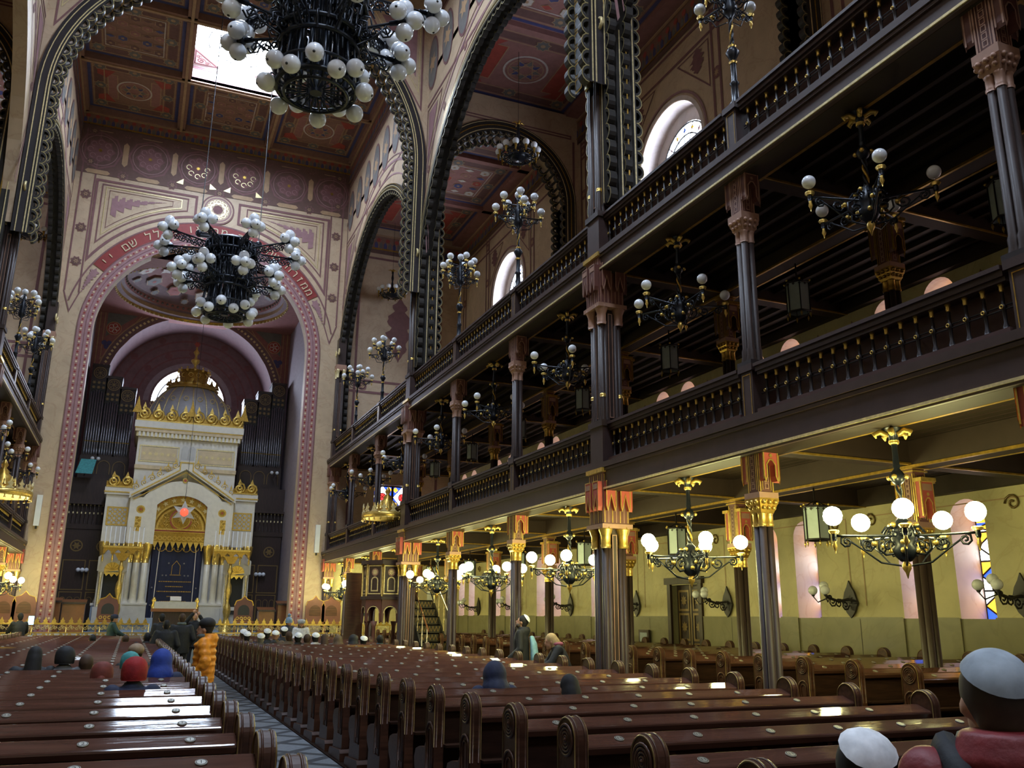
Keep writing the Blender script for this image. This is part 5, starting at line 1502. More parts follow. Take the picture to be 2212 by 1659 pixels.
# ---------------------------------------------------------------- balustrades
def make_balustrade(label, loc, s, h, n=18, L=S):
    t = thing('balustrade', label, 'balustrade', loc)
    y0, y1 = .17, L - .17
    b = MB(); b.box(-.11, .13, y0, y1, h - .09, h, 'gallery_brown'); b.box(-.14, .15, y0, y1, h - .03, h + .012, 'gallery_brown'); b.box(-.08, .1, y0, y1, h - .13, h - .09, 'gallery_brown'); b.build('top_rail', t)
    b = MB(); b.box(-.11, .11, y0, y1, 0, .09, 'gallery_panel'); b.build('bottom_rail', t)
    b = MB(); b.box(s * .085 - .012, s * .085 + .012, y0, y1, .09, h - .12, 'gallery_panel'); b.build('back_panel', t)
    b = MB(); x = -s * .02; b.tube([(x, y0, .09 + (h - .2) * .52), (x, y1, .09 + (h - .2) * .52)], .009, 4, 'iron'); b.tube([(x, y0, .09 + (h - .2) * .44), (x, y1, .09 + (h - .2) * .44)], .009, 4, 'iron'); b.build('mid_rail', t)
    m = MB(); H = h - .2
    m.lathe([(.030, 0), (.030, .04), (.016, .08), (.019, H * .42), (.030, H * .45), (.030, H * .52), (.018, H * .56), (.016, H * .80)], (0, 0, 0), 8, 'iron')
    m.lathe([(.018, H * .80), (.022, H * .84), (.020, H * .9), (.034, H)], (0, 0, 0), 8, 'gold'); m.ring((-s * .034, 0, H * .485), .017, .007, 8, 4, 'gold', 'x')
    me = m.mesh('baluster')
    for i in range(n):
        o = bpy.data.objects.new('baluster', me); COL.objects.link(o); o.parent = t; o.location = (-s * .02, y0 + (i + .5) * (y1 - y0) / n, .09)
    return t
BNAME = {-2: 'behind the camera', -1: 'the section nearest the camera', 0: 'between the first and second columns', 1: 'between the second column and the near pier', 2: 'first section past the near pier', 3: 'second section past the near pier', 4: 'third section, reaching the pulpit pier', 5: 'first section past the pulpit pier', 6: 'second section past the pulpit pier', 7: 'last section before the ark wall'}
bal = {}
for s, ks in ((1, range(-1, 8)), (-1, range(5, 8))):
    for k in ks:
        for lv, (zf, zr) in enumerate(((ZLF, ZLR), (ZUF, ZUR))):
            lab = '%s gallery balustrade on the %s, %s' % ('lower' if lv == 0 else 'upper', 'right' if s > 0 else 'left', BNAME[k])
            if (s, lv) not in bal: bal[(s, lv)] = make_balustrade(lab, (s * W, YK(k), zf), s, zr - zf)
            else: dup(bal[(s, lv)], lab, (s * W, YK(k), zf))

# ---------------------------------------------------------------- pulpit, its stair and the gilt crown above it
PX, PY = 5.22, 25.6
t = thing('pulpit', 'brown and gilt polygonal pulpit raised on posts beside the far pier', 'pulpit', (PX, PY, 0))
b = MB(); 
def hexa(r, z, n=8, rot=PI / 8): return [(r * math.cos(rot + 2 * PI * i / n), r * math.sin(rot + 2 * PI * i / n), z) for i in range(n)]
b.grid([hexa(.66, 2.1), hexa(.66, 3.1)], 'gallery_brown', close_u=True, smooth=False); b.grid([hexa(.74, 3.08), hexa(.74, 3.2), hexa(.5, 3.2)], 'gallery_brown', close_u=True, smooth=False); b.grid([hexa(.01, 2.1), hexa(.72, 2.1), hexa(.72, 2.18), hexa(.66, 2.2)], 'gallery_brown', close_u=True, smooth=False)
b.build('body', t)
for i in range(8):
    a = PI / 8 + 2 * PI * (i + .5) / 8; n = Vector((math.cos(a), math.sin(a), 0)); u_ = Vector((-math.sin(a), math.cos(a), 0)); ap = .66 * math.cos(PI / 8)
    f = lambda u, v, d, n=n, u_=u_: tuple(n * (ap + d) + u_ * u + Vector((0, 0, v)))
    p = MB(); p.frame(-.21, .21, 2.26, 3.04, .03, f, .01, 'gold_pale'); p.disc((0, 2.86), .11, f, .012, 'pink_gilt', 12); p.star((0, 2.86), .09, f, .016, 'gold_pale', 8, .6)
    p.ribbon([(-.1, 2.34)] + arch_pts(0, .1, 2.62, 10) + [(.1, 2.34)], .035, f, .014, 'gold_pale', closed=True); p.build('panel', t)
    q = hexa(.67, 0)[i]; l = MB(); l.lathe([(.035, 2.1), (.035, 3.2)], (q[0], q[1], 0), 6, 'gold_deep'); l.build('corner_rod', t)
b = MB()
for i in range(8):
    a = PI / 8 + 2 * PI * (i + .5) / 8; n = Vector((math.cos(a), math.sin(a), 0)); u_ = Vector((-math.sin(a), math.cos(a), 0)); ap = .62
    f = lambda u, v, d, n=n, u_=u_: tuple(n * (ap * .93 + d) + u_ * u + Vector((0, 0, v)))
    b.prism([(-.25, 2.1), (-.25, 1.5), (-.2, 1.45)] + [(.18 * math.cos(PI - PI * k / 8), 1.72 + .22 * math.sin(PI * k / 8)) for k in range(9)] + [(.2, 1.45), (.25, 1.5), (.25, 2.1)], f, 0, .05, 'gallery_red'); b.ribbon(arch_pts(0, .19, 1.72, 10), .025, f, .055, 'gold_pale')
b.build('arcade_skirt', t)
for q in ((-.4, -.4), (.4, -.4), (-.4, .4), (.4, .4)):
    l = MB(); l.lathe([(.10, 0), (.10, .1), (.06, .2), (.055, 1.35), (.10, 1.5)], (q[0], q[1], 0), 10, 'gallery_red'); l.build('post', t)
t = thing('pulpit_stair', 'dark iron stair with pierced risers and gilt rods climbing to the pulpit', 'stair', (PX + .95, PY - 2.5, 0))
for k in range(9):
    b = MB(); y = .0 + .26 * k; zt = .3 + .225 * k
    b.box(-.36, .36, y, y + .3, zt - .03, zt, 'rib_dark'); b.box(-.36, .36, y, y + .02, zt - .225, zt, 'rib_dark')
    f = lambda u, v, d, y=y: (u, y - d, v)
    for q in range(7): b.ribbon([(-.3 + .1 * q, zt - .19), (-.25 + .1 * q, zt - .05), (-.2 + .1 * q, zt - .19)], .016, f, .006, 'wood_gilt')
    b.build('step', t)
b = MB()
for q in (-.38, .38): b.prism([(-.02, 0), (-.02, .3), (2.34, 2.36), (2.6, 2.36), (2.6, 2.1)], lambda u, v, d, q=q: (q + d, u, v), -.02, .02, 'rib_dark')
b.build('stringer', t)
for q in (-.38, .38):
    h = MB(); h.tube([(q, 0, 1.25), (q, 2.5, 3.2)], .022, 6, 'wood_orange'); h.build('handrail', t)
    for k in range(6):
        r = MB(); y = .15 + .45 * k; zt = .35 + .86 * y
        r.tube([(q, y, zt), (q, y, zt + .9)], .014, 5, 'gold_pale')
        for v in (.3, .62): r.ring((q, y, zt + v), .055, .010, 6, 4, 'gold_pale', 'x'); r.ring((q, y, zt + v), .035, .008, 6, 4, 'gold', 'x')
        r.build('rod', t)
t = thing('pulpit_door_panel', 'tall brown wooden screen with curved foot behind the pulpit posts', 'screen', (PX - .15, PY + 1.2, 0))
b = MB(); b.prism([(-.75, .9), (-.75, 2.9), (-.2, 2.9), (-.2, .9), (-.3, .75), (-.5, .72), (-.65, .95)], lambda u, v, d: (u, -d, v), -.03, .03, 'wood'); b.box(-.7, -.6, -.02, .02, 0, .95, 'wood_dark'); b.box(-.33, -.25, -.02, .02, 0, .95, 'wood_dark'); b.build('board', t)
def crown_canopy(label, loc):
    t = thing('crown_canopy', label, 'canopy', loc); b = MB()
    b.lathe([(.70, 0), (.74, .05), (.74, .13), (.70, .17), (.58, .15), (.3, .08), (.01, .06)], (0, 0, 0), 24, 'gold'); b.build('rim', t)
    b = MB()
    for i in range(24):
        a = 2 * PI * i / 24; p = (.72 * math.cos(a), .72 * math.sin(a))
        b.lathe([(.035, -.08), (.015, -.03), (.02, .02)], (p[0], p[1], 0), 5, 'gold_deep')
    b.build('fringe', t)
    for i in range(16):
        a = 2 * PI * i / 16; u_ = Vector((-math.sin(a), math.cos(a), 0)); n = Vector((math.cos(a), math.sin(a), 0))
        f = lambda u, v, d, n=n, u_=u_: tuple(n * (.71 + d) + u_ * u + Vector((0, 0, v)))
        q = MB(); q.prism([(-.11, .16), (.11, .16), (.03, .24), (.08, .30), (.03, .33), (0, .42), (-.03, .33), (-.08, .30), (-.03, .24)], f, -.012, .012, 'gold_pale'); q.build('leaf', t)
    b = MB(); b.lathe([(.30, .1), (.31, .35), (.24, .45), (.22, .52), (.12, .6), (.13, .66), (.05, .74), (.09, .82), (.01, .97)], (0, 0, 0), 14, 'gold_deep')
    for i in range(10):
        a = 2 * PI * i / 10; b.lathe([(.05, .3), (.03, .4), (.002, .52)], (.29 * math.cos(a), .29 * math.sin(a), 0), 5, 'gold')
    b.build('inner_crown', t)
    b = MB(); b.tube([(.0, 0, .1), (.55 if loc[0] > 0 else -.55, -.9, .35)], .03, 6, 'iron'); b.build('bracket_arm', t)
    return t
crown_canopy('gilt crown shaped sounding board hanging above the pulpit', (5.14, 25.5, 4.42))
crown_canopy('gilt crown shaped sounding board at the left edge of the photo', (-4.95, 25.6, 4.5))
# ---------------------------------------------------------------- chandeliers
GL = {}
def globe_mesh(m, r, n=14, k=10):
    key = (m, r)
    if key not in GL:
        b = MB(); b.sphere((0, 0, 0), r, n, k, m); GL[key] = b.mesh('globe')
    return GL[key]
def globe_dot(m, r, n=14, k=10):
    key = (m, r, 'dot')
    if key not in GL:
        b = MB(); b.sphere((0, 0, 0), r, n, k, m); b.sphere((0, 0, r * .93), r * .17, 8, 6, 'leading'); GL[key] = b.mesh('globe')
    return GL[key]
def aim(o, d):
    o.rotation_mode = 'QUATERNION'; o.rotation_quaternion = Vector(d).to_track_quat('Z', 'Y')
def put(name, me, parent, loc, rotz=0.0):
    o = bpy.data.objects.new(name, me); COL.objects.link(o); o.parent = parent; o.location = loc
    if rotz: o.rotation_euler = (0, 0, rotz)
    return o
def arm_mesh(Lr, up, iron='iron_blue', scrolls=3):
    b = MB(); b.tube([(.05, 0, 0), (Lr, 0, 0)], .014, 6, iron); b.lathe([(.022, -.05), (.03, -.02), (.022, .03), (.018, .06), (.03, up - .1), (.055, up - .07)], (Lr, 0, 0), 8, iron)
    b.lathe([(.04, up - .10), (.058, up - .075), (.05, up - .06)], (Lr, 0, 0), 8, 'gold')
    g = lambda u, v: (u, 0, v)
    for i in range(scrolls):
        u = .16 + (Lr - .28) * i / max(1, scrolls - 1); q = .12 * (1 - .22 * i)
        b.spiral((u, -q * .9), g, q, 1.6, .012, 11, iron, 4, start=PI / 2, sgn=1 if i % 2 else -1)
    b.tube([(.06, 0, -.30), (.25, 0, -.27), (Lr * .6, 0, -.14), (Lr * .85, 0, -.02)], .010, 4, iron)
    b.sphere((.3, -.02, -.08), .028, 6, 5, 'gold'); b.sphere((.3, .02, -.08), .028, 6, 5, 'gold')
    return b.mesh('arm')
fin = MB(); fin.lathe([(.004, -.13), (.012, -.09), (.026, -.06), (.016, -.02), (.02, 0)], (0, 0, 0), 8, 'gold'); FIN = fin.mesh('finial')
ARM_G = arm_mesh(.70, .12)
def make_gallery_chandelier(label, loc, lit, rot=0.0, n=5, gr=None):
    t = thing('gallery_chandelier', label, 'chandelier', loc, rot)
    b = MB(); b.lathe([(.11, 0), (.09, -.03), (.05, -.05)], (0, 0, 0), 10, 'iron_blue')
    for i in range(5):
        a = 2 * PI * i / 5; b.tube([(.05 * math.cos(a), .05 * math.sin(a), -.06), (.13 * math.cos(a), .13 * math.sin(a), -.03), (.19 * math.cos(a), .19 * math.sin(a), -.06), (.17 * math.cos(a), .17 * math.sin(a), -.10)], [.03, .035, .03, .008], 5, 'gold')
    b.build('ceiling_rose', t)
    b = MB(); b.lathe([(.045, -.05), (.05, -.14), (.035, -.16), (.028, -.2), (.034, -.38), (.04, -.40), (.03, -.43), (.06, -.47), (.085, -.52), (.06, -.57), (.03, -.60)], (0, 0, 0), 10, 'iron_blue')
    b.lathe([(.052, -.13), (.056, -.15), (.045, -.17)], (0, 0, 0), 10, 'gold')
    for i in range(4):
        a = PI / 2 * i + .4; b.sphere((.09 * math.cos(a), .09 * math.sin(a), -.52), .028, 6, 5, 'gold')
    b.build('rod', t)
    b = MB()
    for st in range(3):
        b.tube([(.022 * math.cos(2 * PI * (st / 3 + j / 10)), .022 * math.sin(2 * PI * (st / 3 + j / 10)), -.60 - .032 * j) for j in range(12)], .016, 4, 'gold_deep' if st == 0 else 'iron_blue')
    b.build('twisted_stem', t)
    b = MB(); b.lathe([(.03, -.93), (.07, -.98), (.09, -1.04), (.12, -1.10), (.13, -1.16), (.10, -1.22), (.14, -1.27), (.10, -1.34), (.05, -1.39)], (0, 0, 0), 12, 'iron_blue')
    for i in range(10):
        a = 2 * PI * i / 10; b.sphere((.13 * math.cos(a), .13 * math.sin(a), -1.02 if i % 2 else -1.28), .03, 6, 5, 'gold')
        b.spiral((.13, -1.1), lambda u, v, a=a: (u * math.cos(a), u * math.sin(a), v), .08, 1.3, .011, 8, 'iron_blue', 4)
    b.build('hub', t)
    b = MB(); b.lathe([(.02, -1.38), (.045, -1.42), (.045, -1.46), (.02, -1.50), (.004, -1.56)], (0, 0, 0), 10, 'gold'); b.build('pendant', t)
    gm = globe_mesh('lit_globe' if lit else 'opal', gr or (.10 if lit else .078), 12 if lit else 16, 8 if lit else 12)  # lit globes are enlarged to imitate their bloom
    for i in range(n):
        a = 2 * PI * i / n + .15
        arm = put('arm', ARM_G, t, (0, 0, -1.13), a)
        put('globe', gm, arm, (.70, 0, .12 + (.085 if lit else .065))); put('finial', FIN, arm, (.70, 0, -.05))
    return t
NTH = ['nearest', 'second', 'third', 'fourth', 'fifth', 'sixth', 'seventh', 'farthest']
lit0 = up0 = None
for k in range(0, 8):
    y = YK(k) + S / 2
    lab = 'lit five globe iron chandelier under the lower right gallery, %s of the row' % NTH[k]
    rz = [0.0, .5, .25, .9, .1, .6, .3, .8][k]
    if lit0 is None: lit0 = make_gallery_chandelier(lab, (5.68, y, 3.62), True, rz)
    else: dup(lit0, lab, (5.68, y, 3.62), rz)
    lab = 'unlit iron chandelier with white globes under the upper right gallery, %s of the row' % NTH[k]
    if up0 is None: up0 = make_gallery_chandelier(lab, (5.68, y, 7.41), False, rz + .2)
    else: dup(up0, lab, (5.68, y, 7.41), rz + .2)
for k, w in ((5, 'nearest the photo edge'), (6, 'middle one'), (7, 'by the ark wall')):
    y = YK(k) + S / 2
    dup(lit0, 'lit iron chandelier under the lower left gallery, %s' % w, (-5.68, y, 3.62), .4 * k)
    dup(up0, 'unlit iron chandelier with white globes under the upper left gallery, %s' % w, (-5.68, y, 7.41), .4 * k)

# standing candelabra on the posts of the upper balustrade
def make_standard(label, loc, rot=0.0):
    t = thing('standing_candelabra', label, 'lamp', loc, rot); b = MB()
    b.lathe([(.10, 0), (.10, .05), (.06, .1), (.05, .35), (.07, .38), (.045, .42), (.04, .75), (.06, .80), (.10, .88), (.06, .95), (.03, 1.0)], (0, 0, 0), 10, 'iron_blue')
    for z in (.38, .72, .98): b.lathe([(.05, z - .02), (.065, z), (.05, z + .02)], (0, 0, 0), 10, 'gold_deep')
    b.build('stem', t)
    b = MB()
    for st in range(3): b.tube([(.02 * math.cos(2 * PI * (st / 3 + j / 10)), .02 * math.sin(2 * PI * (st / 3 + j / 10)), 1.0 + .04 * j) for j in range(13)], .015, 4, 'gold_deep' if st == 0 else 'iron_blue')
    b.build('twisted_stem', t)
    b = MB(); b.lathe([(.03, 1.45), (.09, 1.52), (.11, 1.62), (.08, 1.72), (.11, 1.82), (.05, 1.95), (.03, 2.12), (.05, 2.18)], (0, 0, 0), 10, 'iron_blue'); b.build('hub', t)
    gm = globe_mesh('opal', .088)
    for i in range(4):
        a = put('arm', ARM_S, t, (0, 0, 1.72), PI / 2 * i); put('globe', gm, a, (.52, 0, .19)); put('finial', FIN, a, (.52, 0, -.05))
    for i in range(5):
        a = put('arm', ARM_T, t, (0, 0, 2.0), 2 * PI / 5 * i + .5); put('globe', gm, a, (.36, 0, .19)); put('finial', FIN, a, (.36, 0, -.05))
    put('globe', gm, t, (0, 0, 2.27))
    return t
ARM_S = arm_mesh(.52, .12, scrolls=3); ARM_T = arm_mesh(.36, .12, scrolls=2)
st0 = None
for s, ks in ((1, (1, 3, 4, 6, 7)), (-1, (6, 7))):
    for k in ks:
        lab = 'standing white globe candelabra on upper %s rail, %s' % ('right' if s > 0 else 'left', PLACE[k])
        loc = (s * W, YK(k), ZUR + .03)
        if st0 is None: st0 = make_standard(lab, loc, .3)
        else: dup(st0, lab, loc, .3 + k * .37)

# hanging bowl chandeliers of the aisles
def make_bowl(label, loc, zc):
    t = thing('aisle_chandelier', label, 'chandelier', loc); b = MB()
    b.lathe([(.05, .95), (.04, 1.1), (.02, 1.15)], (0, 0, 0), 8, 'iron_blue')
    for i in range(4):
        a = PI / 2 * i; b.tube([(0, 0, 1.05), (.10 * math.cos(a), .10 * math.sin(a), 1.13), (.2 * math.cos(a), .2 * math.sin(a), 1.08)], [.03, .03, .006], 5, 'gold_deep')
    b.lathe([(.035, .3), (.05, .5), (.03, .6), (.06, .75), (.03, .95)], (0, 0, 0), 8, 'iron_blue'); b.build('stem', t)
    b = MB(); b.lathe([(.01, -.12), (.16, -.10), (.30, .0), (.26, .05), (.16, .12), (.1, .25), (.05, .35)], (0, 0, 0), 14, 'iron_blue'); b.ring((0, 0, .04), .50, .022, 24, 5, 'iron_blue'); b.ring((0, 0, -.06), .40, .016, 24, 5, 'iron_blue')
    for i in range(16):
        a = 2 * PI * i / 16; b.spiral((.37, .0), lambda u, v, a=a: (u * math.cos(a), u * math.sin(a), v), .12, 1.4, .012, 8, 'iron_blue', 4); b.sphere((.46 * math.cos(a), .46 * math.sin(a), -.06), .022, 5, 4, 'gold_deep')
    b.build('bowl', t)
    gm = globe_mesh('opal', .10)
    for i in range(12):
        a = 2 * PI * i / 12; q = MB(); q.lathe([(.02, -.08), (.03, 0), (.05, .1)], (.58, 0, 0), 6, 'gold_deep'); q.tube([(.2, 0, .02), (.42, 0, -.06), (.58, 0, 0)], .014, 4, 'iron_blue')
        ar = put('arm', q.mesh('arm') if i == 0 else ARM_B[0], t, (0, 0, 0), a)
        if i == 0: ARM_B[0] = ar.data
        put('globe', gm, ar, (.58, 0, .19))
    b = MB(); b.tube([(0, 0, 1.1), (0, 0, zc - loc[2])], .006, 4, 'leading'); b.build('cable', t)
ARM_B = [None]
make_bowl('round bowl chandelier of white globes hanging in the right aisle before the aisle arch', (7.5, 21.3, 14.75), ZA)
make_bowl('round bowl chandelier of white globes hanging in the right aisle beside the ark wall', (7.3, 34.5, 14.95), ZA)
make_bowl('round bowl chandelier of white globes hanging in the left aisle', (-6.5, 34.3, 15.1), ZA)

# lanterns between the inner columns
def make_lantern(label, loc, rod):
    t = thing('hanging_lantern', label, 'lantern', loc); b = MB(); n = 6; r = .19
    for i in range(n):
        a = 2 * PI * i / n; p = (r * math.cos(a), r * math.sin(a)); b.tube([(p[0], p[1], -.27), (p[0], p[1], .27)], .012, 4, 'iron'); b.tube([(p[0], p[1], .25), (p[0] * .1, p[1] * .1, .34)], .010, 4, 'iron')
        b.sphere((p[0] * 1.1, p[1] * 1.1, .28), .022, 5, 4, 'gold'); b.lathe([(.003, -.36), (.018, -.31), (.008, -.27)], (p[0], p[1], 0), 5, 'gold')
    for z in (-.25, .25): b.ring((0, 0, z), r, .016, 6, 4, 'iron')
    for i in range(12):
        a = 2 * PI * i / 12; b.star((0, 0), .03, lambda u, v, d, a=a: ((r * .97) * math.cos(a) - u * math.sin(a), (r * .97) * math.sin(a) + u * math.cos(a), .21 + v), 0, 'iron', 4, .5)
    b.build('frame', t)
    for i in range(n):
        a0, a1 = 2 * PI * i / n, 2 * PI * (i + 1) / n; q = .97 * r; p = MB()
        p.face([(q * math.cos(a0), q * math.sin(a0), -.25), (q * math.cos(a1), q * math.sin(a1), -.25), (q * math.cos(a1), q * math.sin(a1), .25), (q * math.cos(a0), q * math.sin(a0), .25)], 'lantern_glass'); p.build('pane', t)
    b = MB(); b.tube([(0, 0, .3), (0, 0, rod)], .014, 5, 'iron'); b.build('rod', t)
    return t
la = None
for k in range(0, 7):
    y = YK(k) + S / 2
    for lv, z, top in ((0, 3.08, 3.65), (1, 6.76, 7.44)):
        lab = 'six sided glass lantern hung %s, %s of its row' % ('in the ground floor aisle' if lv == 0 else 'in the middle gallery', NTH[k])
        if la is None: la = make_lantern(lab, (XI, y, z), .62)
        else: dup(la, lab, (XI, y, z))

# wall sconces
def make_sconce(label, loc):
    t = thing('wall_sconce', label, 'sconce', loc); b = MB(); f = lambda u, v, d: (-d, u, v)
    b.prism([(0, -.32), (.10, -.22), (.19, -.05), (.12, .15), (.05, .25), (0, .36), (-.05, .25), (-.12, .15), (-.19, -.05), (-.10, -.22)], f, 0, .035, 'iron'); b.star((0, 0), .09, f, .05, 'rib_dark', 8, .6); b.build('backplate', t)
    b = MB(); b.tube([(-.03, 0, .02), (-.3, 0, -.02), (-.55, 0, .05), (-.62, 0, .12)], .028, 5, 'iron'); g = lambda u, v: (u, 0, v)
    for i in range(3): b.spiral((-.14 - .15 * i, -.09 + .03 * i), g, 0.095, 1.5, .016, 10, 'iron', 4, sgn=1 if i % 2 else -1)
    b.sphere((-.5, 0, .05), .045, 8, 6, 'iron'); b.build('bracket', t)
    for px, py, pz in ((-.62, .0, .14), (-.74, -.16, .06), (-.74, .16, .06)):
        a = MB(); a.tube([(-.5, 0, .05), (px * .9, py * .8, pz - .1), (px, py, pz)], .012, 4, 'iron'); a.lathe([(.02, 0), (.045, .05)], (px, py, pz), 6, 'iron'); ao = a.build('arm', t); put('globe', globe_mesh('opal', .085), ao, (px, py, pz + .11))
    return t
sc0 = None
for k, y in enumerate((9.46, 13.0, 16.76, 20.71, 24.61, 28.6, 32.5)):
    lab = 'black iron wall bracket with three white globes on the right wall, %s of the row' % NTH[k]
    if sc0 is None: sc0 = make_sconce(lab, (WO - .03, y, 2.0))
    else: dup(sc0, lab, (WO - .03, y, 2.0))

# the two great chandeliers of the nave
def make_great(label, loc, seed):
    t = thing('great_chandelier', label, 'chandelier', loc); z0 = 0
    I = 'iron_blue'
    b = MB()
    b.ring((0, 0, .02), .62, .045, 28, 6, I); b.ring((0, 0, .28), .66, .03, 28, 5, I); b.ring((0, 0, -.08), .5, .03, 24, 5, I)
    for i in range(20):
        a = 2 * PI * i / 20; b.tube([(.62 * math.cos(a), .62 * math.sin(a), .02), (.66 * math.cos(a), .66 * math.sin(a), .28), (.60 * math.cos(a), .60 * math.sin(a), .75)], .02, 4, I); b.tube([(.62 * math.cos(a), .62 * math.sin(a), 0), (.5 * math.cos(a), .5 * math.sin(a), -.08), (.15 * math.cos(a), .15 * math.sin(a), -.02)], .016, 4, I)
    b.build('basket', t)
    b = MB()
    for z, r in ((.75, .62), (.95, .66), (1.55, .72), (1.85, .74), (2.15, .70)): b.ring((0, 0, z), r, .04, 28, 6, I)
    for i in range(28):
        a = 2 * PI * i / 28
        b.tube([(.62 * math.cos(a), .62 * math.sin(a), .75), (.64 * math.cos(a), .64 * math.sin(a), 1.3), (.72 * math.cos(a), .72 * math.sin(a), 2.15)], .022, 4, I)
        for z in ((.85, 1.25, 1.7, 2.0) if i % 2 == 0 else (1.05, 1.5, 1.85)): b.spiral((.70, z), lambda u, v, a=a: (u * math.cos(a), u * math.sin(a), v), .16, 1.4, .017, 8, I, 4, start=a)
    for i in range(22):
        a = 2 * PI * i / 22; b.tube([(.48 * math.cos(a), .48 * math.sin(a), .0), (.46 * math.cos(a), .46 * math.sin(a), 1.0), (.5 * math.cos(a), .5 * math.sin(a), 2.15)], .03, 4, I)
        for z in (.95, 1.4, 1.8): b.spiral((.52, z), lambda u, v, a=a: (u * math.cos(a), u * math.sin(a), v), .14, 1.3, .02, 7, I, 4, start=a)
    b.lathe([(.10, -.05), (.14, .3), (.07, .6), (.09, 1.2), (.16, 1.5), (.08, 2.0), (.12, 2.3)], (0, 0, 0), 10, I)
    b.lathe([(.70, 2.15), (.5, 2.3), (.2, 2.42), (.05, 2.5)], (0, 0, 0), 20, I)
    b.build('drum', t)
    b = MB(); 
    for a in (R(35), R(155)): b.tube([(0, 0, 2.38), (1.0 * math.cos(a), 1.0 * math.sin(a), 2.52)], .085, 6, I); b.sphere((1.0 * math.cos(a), 1.0 * math.sin(a), 2.55), .12, 8, 6, I)
    b.build('yoke', t)
    for a in (R(35), R(155)):
        c = MB(); p = (1.0 * math.cos(a), 1.0 * math.sin(a)); c.tube([(p[0], p[1], 2.5), (p[0], p[1], ZC - loc[2])], .014, 5, 'leading'); c.build('cable', t)
    gm = globe_dot('opal', .145, 16, 12)
    cap = MB(); cap.lathe([(.03, -.02), (.055, .03), (.05, .06)], (0, 0, 0), 8, I); CAP = cap.mesh('socket')
    for i in range(14):
        a = 2 * PI * i / 14
        m = MB(); m.tube([(.62, 0, .1), (.70, 0, .14), (.74, 0, .06)], .02, 4, I)
        ao = put('arm', m.mesh('arm') if i == 0 else KEEP['low'], t, (0, 0, 0), a); KEEP['low'] = ao.data
        aim(put('globe', gm, ao, (.78, 0, -.04 if i % 2 else .16)), (.9, 0, -.5))
    def clusters(name, n, L, z, rot, four):
        for i in range(n):
            a = 2 * PI * i / n + rot
            if name not in KEEP:
                m = MB(); m.tube([(.6, 0, 0), (L - .12, 0, .04)], .026, 5, I); m.tube([(.62, 0, -.3), (.9, 0, -.2), (L - .25, 0, 0)], .018, 4, I); m.sphere((L, 0, .04), .08, 8, 6, I); m.tube([(L - .2, 0, .04), (L, 0, .04)], .045, 5, I)
                q = .72
                k = 0
                while q < L - .2: m.spiral((q + .05, -.11), lambda u, v: (u, 0, v), .13, 1.6, .019, 10, I, 4, sgn=1 if k % 2 else -1); m.tube([(q, 0, .03), (q + .09, 0, -.22)], .014, 4, I); q += .18; k += 1
                for d in CL: m.tube([(L, 0, .04), (L + d[0] * .6, d[1] * .6, .04 + d[2] * .6)], .03, 5, I)
                KEEP[name] = m.mesh('arm')
            ao = put('arm', KEEP[name], t, (0, 0, z), a)
            for d in (CL if four else CL[:4]): aim(put('globe', gm, ao, (L + d[0], d[1], .04 + d[2])), (d[0] + .02, d[1], d[2] - .1))
    clusters('mid', 8, 1.38, 1.05, .2, True)
    clusters('top', 9, 1.86, 2.02, .05, True)
    return t
CL = [(.22, 0, .0), (0, .2, .06), (0, -.2, .06), (.04, 0, .24), (.05, 0, -.2)]
KEEP = {}
g1 = make_great('huge dark iron chandelier clustered with white globes, cut by the top edge', (.36, 13.3, 10.22), 1)
g1.scale = (1.06, 1.06, 1.06)
make_great('large dark iron chandelier clustered with white globes, hanging before the ark', (.02, 25.4, 10.08), 2)
# ---------------------------------------------------------------- pews
PP = .861
def pew_end_mesh():
    """carved end panel: x = 0..0.08 (aisle face at x = 0), y towards the ark, z up"""
    b = MB(); th = .08; HW = .118
    O = [(-HW, .12), (-HW, .965)] + [(-HW * math.cos(PI * i / 14), .965 + HW * math.sin(PI * i / 14)) for i in range(1, 14)] + [(HW, .965), (HW, .62), (.16, .57), (.30, .56), (.40, .53), (.44, .46), (.42, .38), (.34, .30), (.36, .12)]
    f = lambda u, v, d: (d, u, v)
    b.prism(O, f, 0, th, 'wood')
    b.prism([(-.155, 0), (.46, 0), (.46, .07), (.42, .11), (-.125, .14), (-.155, .10)], f, -.025, th + .02, 'wood')
    top = [(-HW, .60), (-HW, .965)] + [(-HW * math.cos(PI * i / 14), .965 + HW * math.sin(PI * i / 14)) for i in range(1, 14)] + [(HW, .965), (HW, .66)]
    for d in (.016, .064):
        b.tube([(d, u, v) for u, v in top], .008, 5, 'wood')
    for d in (-.001, .081): b.tube([(d, u * .95, .965 + (v - .965) * .95 if v > .965 else v) for u, v in top], .006, 4, 'wood_gilt')
    for d in (-.004,):
        for r, q in ((.085, .010), (.064, .009), (.044, .008), (.024, .008)): b.ring((d, 0, .955), r, q, 18, 5, 'wood', 'x')
        b.sphere((d, 0, .955), .016, 6, 5, 'wood')
        b.tube([(d, -.085, .30), (d, -.085, .70)] + [(d, -.085 * math.cos(PI * i / 8), .70 + .085 * math.sin(PI * i / 8)) for i in range(1, 8)] + [(d, .085, .70), (d, .085, .30)], .010, 5, 'wood', closed=True)
        b.tube([(d, -.05, .36), (d, -.05, .69)] + [(d, -.05 * math.cos(PI * i / 6), .69 + .05 * math.sin(PI * i / 6)) for i in range(1, 6)] + [(d, .05, .69), (d, .05, .36)], .008, 4, 'wood', closed=True)
    return b.mesh('end_panel')
PEW_END = pew_end_mesh()
def pew_end_mirror():
    me = PEW_END.copy(); 
    for v in me.vertices: v.co.x = -v.co.x
    me.flip_normals(); return me
PEW_END_R = pew_end_mirror()
